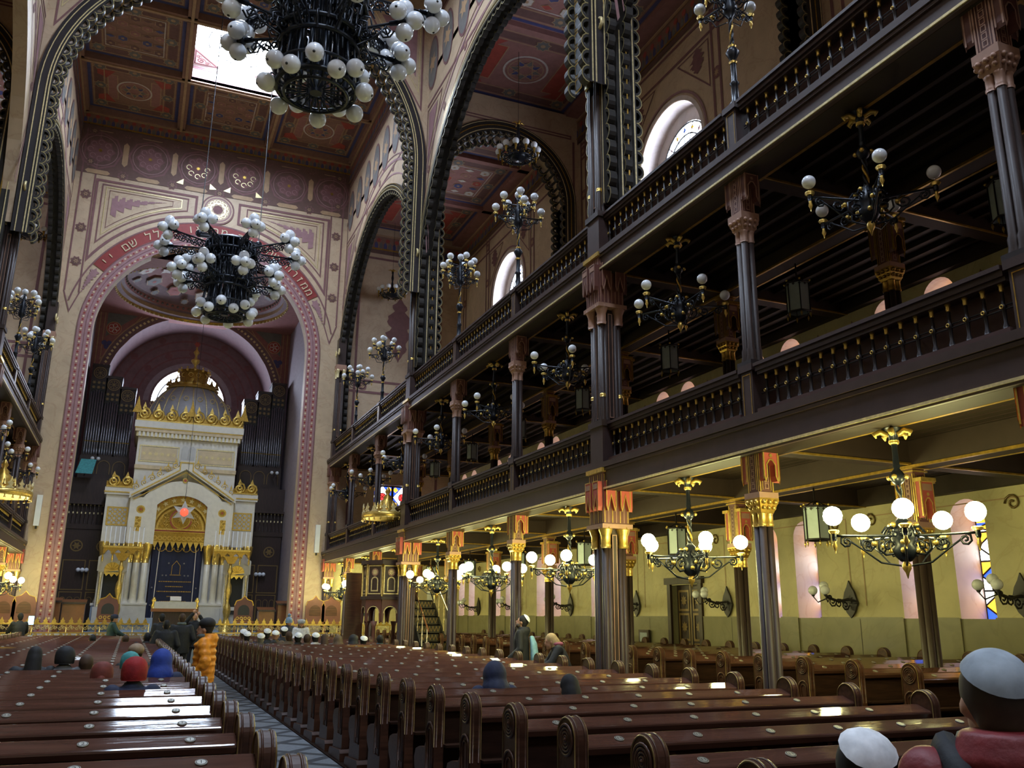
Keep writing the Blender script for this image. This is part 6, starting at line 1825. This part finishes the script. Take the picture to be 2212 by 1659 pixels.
def plate_mesh(num=None):
    b = MB(); n = 20; a = c = .030
    rim = [[(a * q * math.cos(2 * PI * i / n), c * q * math.sin(2 * PI * i / n), z) for i in range(n)] for q, z in ((1, 0), (1, .004), (.93, .006))]
    b.grid(rim, 'brass_plate', close_u=True, smooth=False); b.f.append([b.pt(p) for p in rim[-1]]); b.m.append(b.mi('brass_plate')); b.sm.append(False)
    b.ribbon([(a * .8 * math.cos(2 * PI * i / n), c * .8 * math.sin(2 * PI * i / n)) for i in range(n)], .004, lambda u, v, d: (u, v, .0065 + d), 0, 'ink', closed=True)
    if num: letters_on(b, [(num, .042, Matrix.Translation((0, -.0145, .0070)))], 'ink', 0.0)
    else:
        for q in (-.016, .012): b.rect(q * .7, q * .7 + .005, -.010, .010, lambda u, v, d: (u, v, .0068), 0, 'ink')
    return b.mesh('number_plate')
PLATE = plate_mesh(); PLATE_1 = plate_mesh('1'); PLATE_2 = plate_mesh('2')
strip = MB(); strip.box(-.09, .09, -.011, .011, 0, .004, 'brass_plate'); STRIP = strip.mesh('name_strip')
def pew_long(L):
    x0, x1 = .08, L - .08; out = {}
    TH = R(19.0)
    b = MB(); yc = -.02
    prof = [(-.068, -.045), (-.08, -.03), (-.08, .004), (-.074, .014), (-.064, .018), (.072, .018), (.082, .014), (.088, 0), (.082, -.03)]
    ro = [(math.cos(TH) * u - math.sin(TH) * v, math.sin(TH) * u + math.cos(TH) * v) for u, v in prof]
    rows = [[(x, yc + u, .930 + v) for u, v in ro] for x in (x0, x1)]
    b.grid(rows, 'wood_ledge', close_u=True, smooth=False)
    out['ledge'] = b.mesh('book_ledge')
    b = MB(); b.box(x0, x1, -.05, -.02, .14, .90, 'wood_seat'); 
    n = max(2, int(L / .6))
    for i in range(n + 1):
        x = x0 + (x1 - x0) * i / n; b.box(x - .02, x + .02, -.065, -.05, .16, .88, 'wood')
    out['back'] = b.mesh('backrest')
    b = MB(); b.box(x0, x1, -.02, .40, .42, .46, 'wood_seat'); b.box(x0, x1, .33, .36, .14, .42, 'wood_seat'); out['seat'] = b.mesh('seat')
    b = MB(); b.box(x0, x1, -.19, -.065, .60, .62, 'wood_seat'); out['shelf'] = b.mesh('book_shelf')
    return out
def make_pew(label, loc, L, meshes, flip, numbered):
    """loc = left end of the pew; flip False: the aisle (plate 1) is at the left end"""
    t = thing('pew', label, 'pew', loc, group=None)
    put('end_panel', PEW_END, t, (0, 0, 0)); put('end_panel', PEW_END_R, t, (L, 0, 0))
    put('book_ledge', meshes['ledge'], t, (0, 0, 0)); put('backrest', meshes['back'], t, (0, 0, 0)); put('seat', meshes['seat'], t, (0, 0, 0)); put('book_shelf', meshes['shelf'], t, (0, 0, 0))
    n = int((L - .5) / .56); tilt = R(19.0)
    for i in range(n + 1):
        q = .34 + .56 * i
        o = put('number_plate', (PLATE_1 if i == 0 else PLATE_2 if i == 1 else PLATE) if numbered else PLATE, t, (L - q if flip else q, -.026, .9492))
        o.rotation_euler = (tilt, 0, 0)
    return t
HA = .852
LA_, LL_, LB_ = 4.665 - HA, 4.66 - HA, 10.4 - 6.38
mA, mL, mB = pew_long(LA_), pew_long(LL_), pew_long(LB_)
p0 = None
for k in range(-2, 33):
    lab = 'varnished dark pew right of the centre aisle, %s row from the front of the photo' % ordinal(k + 3)
    if p0 is None: p0 = make_pew(lab, (HA, 3.22 + PP * k, 0), LA_, mA, False, False)
    else: dup(p0, lab, (HA, 3.22 + PP * k, 0))
p1 = None
for k in range(-1, 33):
    lab = 'varnished dark pew left of the centre aisle, %s row from the front of the photo' % ordinal(k + 2)
    if p1 is None: p1 = make_pew(lab, (-HA - LL_, 3.99 + PP * k - .0, 0), LL_, mL, True, True)
    else: dup(p1, lab, (-HA - LL_, 3.99 + PP * k, 0))
    if k in (0, 1, 4, 5):
        root = [o for o in bpy.data.objects if o.get('label') == lab][0]
        o = put('name_strip', STRIP, root, (1.55 + .3 * (k % 2), -.03, .946)); o.rotation_euler = (R(19), 0, 0)
p2_ = None
for k in range(-1, 28):
    lab = 'varnished pew between the column row and the right wall, %s row from the camera' % ordinal(k + 2)
    if p2_ is None: p2_ = make_pew(lab, (6.38, 7.61 + PP * k, .11), LB_, mB, False, False)
    else: dup(p2_, lab, (6.38, 7.61 + PP * k, .11))

def paper(label, x, y, z, w=.2, h=.28, rz=.2):
    b = MB(); b.box(-w / 2, w / 2, -h / 2, h / 2, 0, .004, 'candle'); o = b.build('paper_sheet', loc=(x, y, z)); o.rotation_euler = (R(19), 0, rz); tag(o, label, 'paper')
paper('white sheet of paper left on a pew ledge in the left block', -2.3, 3.99 + PP * 14 - .02, .95, .16, .12)
paper('bright white sheet on a pew ledge behind the standing man with a skullcap', 4.2, 3.22 + PP * 13 - .02, .95, .16, .12)

# ---------------------------------------------------------------- people
for nm, c in (('skin', (0.50, 0.28, 0.19)), ('skin_shade', (0.36, 0.19, 0.13)), ('hair_black', (0.010, 0.009, 0.010)), ('hair_brown', (0.060, 0.032, 0.018)), ('hair_dark', (0.055, 0.040, 0.030)), ('hair_blond', (0.42, 0.30, 0.15)), ('hair_grey', (0.16, 0.15, 0.14)),
              ('coat_black', (0.012, 0.013, 0.016)), ('coat_navy', (0.014, 0.020, 0.055)), ('coat_grey', (0.10, 0.10, 0.105)), ('coat_brown', (0.10, 0.065, 0.035)), ('coat_white', (0.55, 0.55, 0.58)), ('coat_red', (0.17, 0.013, 0.016)), ('coat_orange', (0.78, 0.27, 0.012)), ('coat_teal', (0.020, 0.055, 0.065)), ('coat_pink', (0.30, 0.08, 0.13)),
              ('hat_red', (0.30, 0.012, 0.016)), ('hat_teal', (0.05, 0.26, 0.27)), ('hat_blue', (0.015, 0.045, 0.30)), ('hat_grey', (0.34, 0.35, 0.38)), ('hat_pale_blue', (0.16, 0.25, 0.38)), ('kippah_white', (0.78, 0.80, 0.84)), ('kippah_grey', (0.34, 0.39, 0.44)), ('scarf_grey', (0.11, 0.14, 0.14)), ('fur', (0.27, 0.19, 0.12)), ('bag_blue', (0.22, 0.42, 0.55)), ('trouser_dark', (0.02, 0.02, 0.026)), ('pattern_hat', (0.16, 0.03, 0.02)), ('shoe', (0.015, 0.012, 0.01)), ('lips', (0.34, 0.10, 0.09)), ('eye_white', (0.6, 0.6, 0.6)), ('phone_glow', (0.5, 0.8, 0.9))):
    if nm == 'phone_glow': mat(nm, c, .4, emit=(.55, .85, 1.0), strength=2.5)
    else: mat(nm, c, .75 if nm not in ('coat_orange', 'coat_red') else .55, var=.2, scale=18, bump=.25 if nm.startswith(('coat', 'hat', 'scarf', 'fur')) else 0)
b_ = M['pattern_hat'].node_tree
def fuse(mb, name, parent, voxel, m, smooth=2):
    me = mb.mesh(name); me.materials.clear(); me.materials.append(M[m])
    me.polygons.foreach_set('material_index', [0] * len(me.polygons))
    o = bpy.data.objects.new(name, me); COL.objects.link(o)
    r = o.modifiers.new('r', 'REMESH'); r.mode = 'VOXEL'; r.voxel_size = voxel; r.use_smooth_shade = True
    s = o.modifiers.new('s', 'SMOOTH'); s.factor = .5; s.iterations = smooth
    dg = bpy.context.evaluated_depsgraph_get(); dg.update()
    new = bpy.data.meshes.new_from_object(o.evaluated_get(dg))
    bpy.data.objects.remove(o); bpy.data.meshes.remove(me)
    q = bpy.data.objects.new(name, new); COL.objects.link(q); q.parent = parent
    return q
def limb(mb, pts, rs, n=10): mb.tube(pts, rs, n, 'skin'); [mb.sphere(p, r, 10, 8, 'skin') for p, r in zip(pts, rs)]
def loft(mb, secs, n=18):
    """secs: (x, y, z, rx, ry)"""
    rows = [[(c[0] + c[3] * math.cos(2 * PI * i / n), c[1] + c[4] * math.sin(2 * PI * i / n), c[2]) for i in range(n)] for c in secs]
    ids = mb.grid(rows, 'skin', close_u=True)
    for e in (ids[0], ids[-1]): mb.f.append(list(e)); mb.m.append(mb.mi('skin')); mb.sm.append(True)
def hand(mb, w, d, side, curl=.5):
    """palm and five fingers from wrist w pointing along d"""
    w = Vector(w); d = Vector(d).normalized(); up = Vector((0, 0, 1)) if abs(d.z) < .8 else Vector((0, 1, 0)); l = d.cross(up).normalized() * side; nrm = l.cross(d).normalized() * side
    mb.sphere(w + d * .05, .042, 8, 6, 'skin', (1, 1, 1))
    for i, (o, ln) in enumerate(((-.030, .068), (-.010, .080), (.010, .075), (.028, .058))):
        k = w + d * .085 + l * o; m1 = k + d * ln * .5 - nrm * ln * .15 * curl; e = m1 + d * ln * .35 - nrm * ln * .5 * curl
        mb.tube([w + d * .05 + l * o * .8, k, m1, e], [.011, .010, .009, .008], 6, 'skin')
    k = w + d * .03 - l * .035; mb.tube([k, k + d * .035 - l * .022, k + d * .065 - l * .02], [.013, .011, .009], 6, 'skin')

def person(label, loc, rot, ztop, seated=True, coat='coat_black', hair='hair_black', hat=None, hatcol=None, arms='rest', pitch=0.0, yaw=0.0, voxel=.022, face=False, hood=None, collar=None, lean=0.0, trousers='trouser_dark', long_hair=False, wide=1.0, puffy=False):
    t = thing('person', label, 'person', loc, rot)
    H = ztop
    if seated:
        pz = .55; sh = pz + (ztop - pz) * .60; hips = [(-.10, 0, pz), (.10, 0, pz)]; knees = [(-.11, .40, .52), (.11, .40, .52)]; ank = [(-.11, .42, .09), (.11, .42, .09)]
    else:
        pz = .53 * H; sh = .815 * H; hips = [(-.09, 0, pz), (.09, 0, pz)]; knees = [(-.10, .02, .285 * H), (.10, .02, .285 * H)]; ank = [(-.11, -.02, .05 * H), (.11, -.02, .05 * H)]
    ly = lambda z: lean * max(0, z - pz)
    hc = Vector((0, .03 + ly(ztop), ztop - .125)); nk = Vector((0, ly(sh), sh + .04))
    Rm = Matrix.Translation(nk) @ Matrix.Rotation(yaw, 4, 'Z') @ Matrix.Rotation(pitch, 4, 'X') @ Matrix.Translation(-nk)
    # body: one surface with head, neck, trunk, arms, hands and legs
    B = MB()
    loft(B, [(0, 0, pz - .08, .15, .11), (0, ly(pz), pz, .165, .12), (0, ly(pz + .12), pz + .12, .145, .105), (0, ly(sh - .15), sh - .15, .165, .115), (0, ly(sh - .03), sh - .03, .165, .10), (0, ly(sh), sh + .02, .09, .075)])
    B.T = Rm
    limb(B, [(0, ly(sh), sh - .02), (0, .01 + ly(sh + .08), sh + .08), (0, .015 + ly(ztop), ztop - .17)], [.062, .054, .056])
    B.sphere(hc + Vector((0, -.012, .015)), .10, 16, 12, 'skin', (.78, 1.0, 1.08)); B.sphere(hc + Vector((0, .035, -.05)), .07, 14, 10, 'skin', (.80, .86, 1.02))
    B.tube([hc + Vector((0, .088, .015)), hc + Vector((0, .113, -.028)), hc + Vector((0, .095, -.038))], [.011, .017, .013], 6, 'skin')
    for q in (-1, 1):
        B.sphere(hc + Vector((q * .080, -.005, -.015)), .026, 8, 6, 'skin', (.4, .75, 1.15)); B.sphere(hc + Vector((q * .034, .076, .022)), .016, 8, 6, 'skin')
    B.sphere(hc + Vector((0, .092, -.070)), .018, 8, 6, 'skin', (1.4, .7, .6)); B.sphere(hc + Vector((0, .085, -.108)), .022, 8, 6, 'skin')
    B.T = None
    A = {}
    for q, sd in ((-1, 'l'), (1, 'r')):
        s0 = Vector((q * .175 * wide, ly(sh), sh - .03))
        if arms == 'rest':
            e = s0 + Vector((q * .07, .06, -.25)); w = Vector((q * .10, .30 + ly(sh), sh - .33)); d = Vector((-q * .6, .8, -.1))
        elif arms == 'down':
            e = s0 + Vector((q * .06, -.02, -.29)); w = e + Vector((-q * .01, .06, -.25)); d = Vector((0, .1, -1))
        elif arms == 'pocket':
            e = s0 + Vector((q * .10, -.06, -.28)); w = e + Vector((-q * .07, .15, -.16)); d = Vector((-q * .5, .7, -.5))
        elif arms == 'camera':
            e = s0 + Vector((q * .12, .20, .02 if q > 0 else -.05)); w = hc + Vector((q * .085, .20, .08 if q > 0 else .02)); d = Vector((-q * .5, .1, .9))
        elif arms == 'lean':
            e = s0 + Vector((q * .08, .14, -.22)); w = e + Vector((-q * .05, .24, -.12)); d = Vector((0, 1, -.2))
        elif arms == 'ledge':
            e = s0 + Vector((q * .08, -.02, -.28)); w = e + (Vector((-.02, .2, -.17)) if q < 0 else Vector((0, .12, -.22))); d = Vector((0, .9, -.3))
        A[q] = (s0, e, w, d)
        limb(B, [s0, e, w], [.052, .043, .030]); hand(B, w, d, q)
    for h, k, a in zip(hips, knees, ank): limb(B, [h, k, a], [.085, .058, .042]); limb(B, [(a[0], a[1], .05), (a[0], a[1] + .12, .04)], [.042, .034])
    fuse(B, 'body', t, voxel, 'skin')
    # coat with sleeves
    C = MB(); bot = pz - (.12 if seated else .20); w_ = wide
    loft(C, [(0, 0, bot, .19 * w_, .16), (0, ly(pz), pz + .02, .195 * w_, .16), (0, ly(pz + .2), pz + .2, .19 * w_, .15), (0, ly(sh - .14), sh - .14, .205 * w_, .15), (0, ly(sh - .02), sh - .02, .175 * w_, .12), (0, ly(sh + .04), sh + .045, .085, .08), (0, ly(sh + .06), sh + .075, .075, .072)], 20)
    for q in (-1, 1):
        s0, e, w, d = A[q]; limb(C, [s0, e, w - (w - e) * .06], [.082, .070, .055])
        C.sphere(s0, .085, 10, 8, 'skin')
        if puffy:
            for p, r_ in [(s0.lerp(e, k), .094 - .01 * k) for k in (.15, .5, .85)] + [(e.lerp(w, k), .082 - .014 * k) for k in (.2, .55, .85)]: C.sphere(p, r_, 12, 8, 'skin', (1.04, 1.04, .8))
    if puffy:
        for k in range(7):
            z = bot + .04 + (sh - bot - .1) * k / 6; C.sphere((0, ly(z), z), .1, 18, 8, 'skin', (2.12 * w_, 1.68, .62))
    if hood: 
        loft(C, [(0, -.05 + ly(sh), sh - .06, .15, .10), (0, -.06 + ly(sh), sh + .03, .155, .12), (0, -.05 + ly(sh), sh + .10, .12, .10)])
    fuse(C, 'coat', t, voxel, coat, 3)
    if collar:
        K = MB(); K.ring((0, .012 + ly(sh), sh + .06), .080, .034, 16, 8, collar); K.build('scarf', t)
    if not seated:
        K = MB()
        for h, k, a in zip(hips, knees, ank): limb(K, [h, k, (a[0], a[1], .09)], [.10, .072, .062])
        fuse(K, 'trousers', t, voxel * 1.3, trousers)
    K = MB()
    for a in ank: limb(K, [(a[0], a[1] - .03, .05), (a[0], a[1] + .15, .045)], [.05, .042])
    fuse(K, 'shoes', t, .02, 'shoe')
    # hair: cap over the skull and down the nape
    if hair:
        Hh = MB(); Hh.T = Rm
        Hh.sphere(hc + Vector((0, -.025, .030)), .106, 16, 12, 'skin', (.83, 1.0, 1.02)); Hh.sphere(hc + Vector((0, -.055, -.035)), .075, 12, 10, 'skin', (.95, .75, 1.0))
        if long_hair:
            limb(Hh, [hc + Vector((0, -.06, -.02)), hc + Vector((0, -.085, -.16)), hc + Vector((0, -.09, -.28))], [.095, .105, .09])
        fuse(Hh, 'hair', t, min(voxel, .02), hair)
    if hat:
        K = MB(); K.T = Rm
        if hat == 'kippah':
            n = 16; rr = .088
            c0 = hc + Vector((0, -.03, .035)); rows = []
            for i in range(6):
                a = .001 + (PI * .30) * i / 5; rows.append([c0 + Matrix.Rotation(R(38), 3, 'X') @ Vector((.118 * math.sin(a) * math.cos(2 * PI * j / n), .118 * math.sin(a) * math.sin(2 * PI * j / n), .118 * math.cos(a))) for j in range(n)])
            K.grid(rows, hatcol, close_u=True); K.build('kippah', t)
        elif hat == 'beanie':
            K.lathe([(.106, -.062), (.114, -.05), (.117, .0), (.117, .04), (.108, .09), (.085, .125), (.045, .150), (.005, .158)], hc + Vector((0, -.022, .0)), 18, hatcol); K.build('hat', t)
        elif hat == 'pompom':
            K.lathe([(.108, -.03), (.116, 0), (.114, .05), (.098, .10), (.06, .15), (.02, .175)], hc + Vector((0, -.012, .0)), 16, hatcol); K.sphere(hc + Vector((0, -.012, .21)), .055, 10, 8, hatcol); K.build('hat', t)
        elif hat == 'cap':
            K.lathe([(.108, .0), (.118, .03), (.122, .07), (.105, .115), (.035, .135), (.004, .138)], hc + Vector((0, -.005, .0)), 18, hatcol); K.prism([(-.07, 0), (.07, 0), (.06, .05), (0, .075), (-.06, .05)], lambda u, v, d: tuple(hc + Vector((u, .08 + v, .022 + d))), 0, .012, hatcol); K.build('hat', t)
        elif hat == 'fur':
            K.sphere(hc + Vector((0, -.030, .075)), .120, 16, 12, hatcol, (.88, 1.0, .72)); o = K.build('hat', t)
        elif hat == 'hood':
            K.sphere(hc + Vector((0, -.025, .005)), .132, 18, 14, hatcol, (.92, 1.0, 1.12)); K.T = None
            limb(K, [hc + Vector((0, -.04, -.06)), Vector((0, -.03 + ly(sh), sh - .0))], [.125, .15])
            fuse(K, 'hood', t, voxel, hatcol)
        elif hat == 'headscarf':
            K.lathe([(.108, -.08), (.117, -.04), (.119, .02), (.112, .08), (.085, .125), (.045, .148), (.004, .155)], hc + Vector((0, -.02, .0)), 18, hatcol); K.sphere(hc + Vector((0, -.11, -.03)), .05, 10, 8, hatcol); K.build('hat', t)
    if face:
        K = MB(); K.T = Rm
        for q in (-1, 1): K.sphere(hc + Vector((q * .034, .089, .022)), .0095, 8, 6, 'ink'); K.tube([hc + Vector((q * .018, .094, .042)), hc + Vector((q * .052, .084, .044))], .005, 4, hair or 'hair_brown')
        K.build('eyes', t)
        K = MB(); K.T = Rm; K.sphere(hc + Vector((0, .100, -.070)), .02, 8, 6, 'lips', (1.2, .5, .35)); K.build('mouth', t)
    return t, hc, A, sh

SEATY = lambda k, base: base + PP * k + .22
def sit(label, x, y, zt, **kw):
    base = 3.99 if x < 0 else 3.22
    k = round((y - .30 - base) / PP)
    return person(label, (x, base + PP * k + .20, 0), kw.pop('rot', 0.0), zt, True, **kw)
# left block, seen from behind
sit('seated person in a red knitted hat, left block near the aisle', -1.49, 9.1, 1.23, coat='coat_navy', hair='hair_brown', hat='beanie', hatcol='hat_red', voxel=.016)
sit('seated person with long dark hair and a dark coat, far left of the left block', -2.62, 12.5, 1.24, coat='coat_black', hair='hair_black', long_hair=True, wide=1.1)
sit('seated person in a dark hat leaning close to the long haired neighbour', -2.28, 13.2, 1.22, coat='coat_grey', hair='hair_black', hat='beanie', hatcol='coat_black')
sit('seated person with grey hair cut by the left edge of the photo', -3.05, 12.1, 1.17, coat='coat_black', hair='hair_grey')
sit('broad seated person with brown hair bent low in a black coat', -2.03, 13.1, 1.14, coat='coat_black', hair='hair_brown', wide=1.45)
sit('seated child in a patterned red and orange hat', -1.80, 11.1, 1.11, coat='coat_white', hair='hair_blond', hat='headscarf', hatcol='pattern_hat')
sit('seated person in a teal knitted hat with a pale collar', -1.52, 13.0, 1.15, coat='coat_grey', hair='hair_brown', hat='beanie', hatcol='hat_teal', collar='fur')
sit('seated person in a pale fur hat beyond the teal hat', -1.45, 13.9, 1.22, coat='coat_black', hair='hair_black', hat='fur', hatcol='fur')
sit('seated child in a royal blue hood and dark blue cap, by the aisle', -1.20, 11.0, 1.25, coat='coat_navy', hair='hair_black', hat='hood', hatcol='hat_blue')
sit('small dark haired head far up the left block, leftmost of three', -2.39, 26.0, 1.12, coat='coat_black', hair='hair_black')
sit('small brown haired head far up the left block, middle of three', -1.61, 24.8, 1.13, coat='coat_brown', hair='hair_brown')
sit('dark figure far up the left block nearest the aisle', -1.13, 24.3, 1.20, coat='coat_black', hair='hair_black', wide=1.3)
# right block
sit('seated person in a tall dark blue hood, right block', 1.86, 8.5, 1.20, coat='coat_navy', hair='hair_black', hat='hood', hatcol='coat_navy', voxel=.016)
sit('seated person with tousled black hair beside the blue hood', 2.27, 8.2, 1.13, coat='coat_black', hair='hair_black', long_hair=True, voxel=.016)
for i, (x, y, z, hr, ct, lab) in enumerate(((1.15, 24.5, 1.27, 'hair_brown', 'coat_brown', 'leftmost of the group by the aisle'), (1.14, 23.0, 1.23, 'hair_black', 'coat_navy', 'in front of the leftmost cap'), (1.36, 22.6, 1.2, 'hair_grey', 'coat_grey', 'lower of the left pair'), (1.62, 23.7, 1.30, 'hair_black', 'coat_black', 'with thick black hair'), (1.95, 24.3, 1.24, 'skin_shade', 'coat_brown', 'with shaved head'), (2.30, 25.2, 1.32, 'hair_black', 'coat_black', 'just below the woman in the pompom hat'), (2.24, 22.8, 1.22, 'hair_black', 'coat_black', 'below the woman in the grey beret'), (2.66, 22.8, 1.22, 'hair_black', 'coat_white', 'with a pale scarf'), (3.86, 22.6, 1.14, 'hair_black', 'coat_navy', 'at the right end of the group'))):
    sit('man in white skullcap, right block, %s' % lab, x, y, z, coat=ct, hair=hr, hat='kippah', hatcol='kippah_white')
sit('seated person with bushy brown hair among the skullcaps', 2.02, 22.7, 1.26, coat='coat_brown', hair='hair_brown', wide=1.2)
sit('seated person with brown hair beside the skullcap below the beret', 2.46, 22.8, 1.2, coat='coat_brown', hair='hair_brown')
sit('seated person with light brown hair right of the pale scarf', 2.88, 22.8, 1.2, coat='coat_grey', hair='hair_brown', long_hair=True)
sit('seated person in a brown hood, middle of the right block', 3.22, 22.7, 1.16, coat='coat_brown', hair='hair_brown', hat='hood', hatcol='coat_brown')
sit('seated person in a large black hood next to a skullcap', 3.60, 22.7, 1.18, coat='coat_black', hair='hair_black', hat='hood', hatcol='coat_black')
sit('seated person with round black hair at the right end of the row', 4.28, 22.6, 1.18, coat='coat_teal', hair='hair_black')
person('standing woman in a grey beret and white jacket facing the camera', (3.36, 3.22 + PP * 29 + .3, 0), PI, 1.52, False, 'coat_white', 'hair_brown', 'cap', 'hat_grey', 'rest', face=True, collar='coat_brown', long_hair=True)
person('woman in a pale blue pompom hat leaning sideways before the railing', (3.05, 3.22 + PP * 30 + .3, 0), PI + .5, 1.56, False, 'coat_navy', 'hair_brown', 'pompom', 'hat_pale_blue', 'rest', face=True, lean=.12)
# the centre aisle
person('person in a bright orange padded coat standing in the aisle in profile', (-.52, 14.0, 0), R(78), 1.57, False, 'coat_orange', 'hair_black', 'fur', 'hair_black', 'pocket', face=True, collar='scarf_grey', hood=True, voxel=.016, wide=1.12, puffy=True)
person('person in black with a thick grey scarf seen from behind in the aisle', (-.33, 24.6, 0), 0, 1.66, False, 'coat_black', 'hair_brown', None, None, 'pocket', collar='scarf_grey', wide=1.2)
person('shorter person in black beside the grey scarf in the aisle', (-.72, 23.8, 0), 0, 1.50, False, 'coat_black', 'hair_black', None, None, 'pocket', wide=1.15)
person('tall dark person at the left of the aisle group', (-.72, 27.6, 0), .2, 1.66, False, 'coat_black', 'hair_black', None, None, 'down')
person('woman in black raising a camera towards the ceiling, at the head of the aisle', (.22, 28.2, 0), PI, 1.72, False, 'coat_black', 'hair_brown', None, None, 'camera', pitch=R(25), face=True)
person('guard in a dark blue jacket and cap standing sideways at the railing', (-2.05, 31.75, 0), -R(80), 1.62, False, 'coat_teal', 'hair_black', 'cap', 'coat_navy', 'lean', face=True)
tt, hc_, A_, sh_ = person('dark person at the far left by the railing holding up a glowing phone', (-4.7, 31.9, 0), R(20), 1.64, False, 'coat_black', 'hair_black', None, None, 'lean')
b = MB(); b.box(-.09, .09, -.006, .006, -.14, .14, 'leading'); b.box(-.08, .08, -.009, -.006, -.13, .13, 'phone_glow'); o = b.build('phone', loc=(-4.42, 32.2, 1.42)); tag(o, 'bright screen held up at the left end of the gilt railing', 'phone')
# side passage by the columns
tt, hc_, A_, sh_ = person('bearded man in a black jacket and white skullcap looking up, by the passage', (5.42, 16.1, 0), R(58), 1.68, False, 'coat_black', 'hair_black', 'kippah', 'kippah_white', 'ledge', pitch=R(16), face=True, hood=True, voxel=.015, wide=1.1)
K = MB(); nk = Vector((0, 0, sh_ + .04)); K.T = Matrix.Translation(nk) @ Matrix.Rotation(R(16), 4, 'X') @ Matrix.Translation(-nk)
K.sphere(hc_ + Vector((0, .036, -.080)), .074, 14, 10, 'hair_dark', (.95, .86, .72)); K.build('beard', tt)
K = MB(); loft(K, [(0, -.24, .72, .10, .05), (0, -.26, .9, .15, .08), (0, -.24, 1.15, .13, .07), (0, -.2, 1.3, .08, .04)]); K.f = K.f
bag = fuse(K, 'backpack', None, .02, 'bag_blue'); bag.location = (5.42, 16.1, 0); bag.rotation_euler = (0, 0, R(58)); tag(bag, 'pale blue backpack on the back of the man in the skullcap', 'backpack')
person('blond woman in a dark and pink coat bending forward in the side passage', (5.45, 14.3, 0), R(70), 1.40, False, 'coat_black', 'hair_blond', None, None, 'lean', pitch=-R(15), lean=.28, collar='coat_pink', voxel=.016, long_hair=True)
# foreground
tt, hc_, A_, sh_ = person('man in a dark red jacket and grey skullcap, large at the lower right corner', (.60, 1.80, 0), -R(30), 1.56, False, 'coat_red', 'hair_dark', None, None, 'down', yaw=R(2), hood=True, voxel=.011, wide=1.12, collar='coat_grey')
K = MB(); nk = Vector((0, 0, sh_ + .04)); K.T = Matrix.Translation(nk) @ Matrix.Rotation(R(2), 4, 'Z') @ Matrix.Translation(-nk)
n = 28; c0 = hc_ + Vector((0, -.028, .030)); rows = []
for i in range(8):
    a = .001 + PI * .36 * i / 7; rows.append([c0 + Matrix.Rotation(R(30), 3, 'X') @ Vector((.100 * math.sin(a) * math.cos(2 * PI * j / n), .115 * math.sin(a) * math.sin(2 * PI * j / n), .114 * math.cos(a))) for j in range(n)])
K.grid(rows, 'kippah_grey', close_u=True); K.build('skullcap', tt)
K = MB()
for q in (-1, 1):
    path = [(q * .13, .14, sh_ - .25), (q * .14, .10, sh_ - .02), (q * .145, .0, sh_ + .055), (q * .15, -.10, sh_ + .0), (q * .15, -.155, sh_ - .14), (q * .15, -.17, sh_ - .32)]
    K.tube(path, .036, 10, 'coat_black')
K.build('bag_strap', tt)
person('boy with black hair and a white skullcap beside the red jacket', (.74, 2.46, 0), -R(20), 1.27, False, 'coat_navy', 'hair_black', 'kippah', 'kippah_white', 'down', voxel=.013, wide=.8)

# ---------------------------------------------------------------- small fittings
for s, side in ((-1, 'left'), (1, 'right')):
    t = thing('wall_speaker', 'slim white loudspeaker fixed to the %s pier of the ark wall' % side, 'speaker', (s * 5.0, YE - .08, 5.2 if s < 0 else 4.6)); b = MB(); b.box(-.09, .09, -.06, .06, -.55, .55, 'candle'); b.build('cabinet', t); b = MB(); b.box(-.03, .03, .0, .08, -.65, -.55, 'leading'); b.build('mount', t)
t = thing('notice_board', 'framed white notice leaning at the right wall beside the dark door', 'notice', (10.68, 20.25, .11)); b = MB(); b.box(-.02, .03, -.24, .24, .1, 1.25, 'wood_dark'); b.build('frame', t); b = MB(); f = lambda u, v, d: (-.025 - d, u, v); b.rect(-.17, .17, .3, 1.18, f, 0, 'kippah_grey'); b.rect(-.12, .12, .62, .68, f, .002, 'paint_red'); b.build('sheet', t)
t = thing('music_stand', 'blue green tilted board on the organ loft at the left', 'stand', (-4.0, 41.2, 7.3)); b = MB(); b.face([(-.35, -.1, .1), (.3, -.1, .1), (.4, .1, .75), (-.2, .1, .75)], 'hat_teal'); b.face([(-.35, -.08, .1), (.3, -.08, .1), (.4, .12, .75), (-.2, .12, .75)], 'hat_teal'); b.build('board', t); b = MB(); b.tube([(0, .05, -.0), (0, .05, .4)], .02, 5, 'iron'); b.build('stem', t)
t = thing('wall_sign', 'small dark green sign on the yellow end wall', 'sign', (7.1, YE - .03, 1.7)); b = MB(); b.box(-.18, .18, -.02, .02, -.06, .06, 'coat_teal'); b.build('plate', t)

# ---------------------------------------------------------------- light
def set_emit(name, s):
    M[name].node_tree.nodes['Principled BSDF'].inputs['Emission Strength'].default_value = s
LIGHTS = dict(apse_glass=26.0, slit_glass=4.0, daylight_glass=75.0, oval_glass=26.0, lit_globe=130.0, glass_white=5.0, glass_blue=2.2, glass_amber=2.4, glass_red=2.0, glass_pink=1.1)
for k, v in LIGHTS.items(): set_emit(k, v)
w = bpy.data.worlds.new('world'); SC.world = w; w.use_nodes = True
w.node_tree.nodes['Background'].inputs[0].default_value = (.45, .55, .8, 1); w.node_tree.nodes['Background'].inputs[1].default_value = .6
SC.cycles.max_bounces = 6; SC.cycles.diffuse_bounces = 4; SC.cycles.glossy_bounces = 3; SC.cycles.transmission_bounces = 2
SC.cycles.sample_clamp_indirect = 4.0
SC.cycles.use_denoising = True
SC.view_settings.view_transform = 'Standard'; SC.view_settings.look = 'None'; SC.view_settings.exposure = -0.2; SC.view_settings.gamma = 1.0
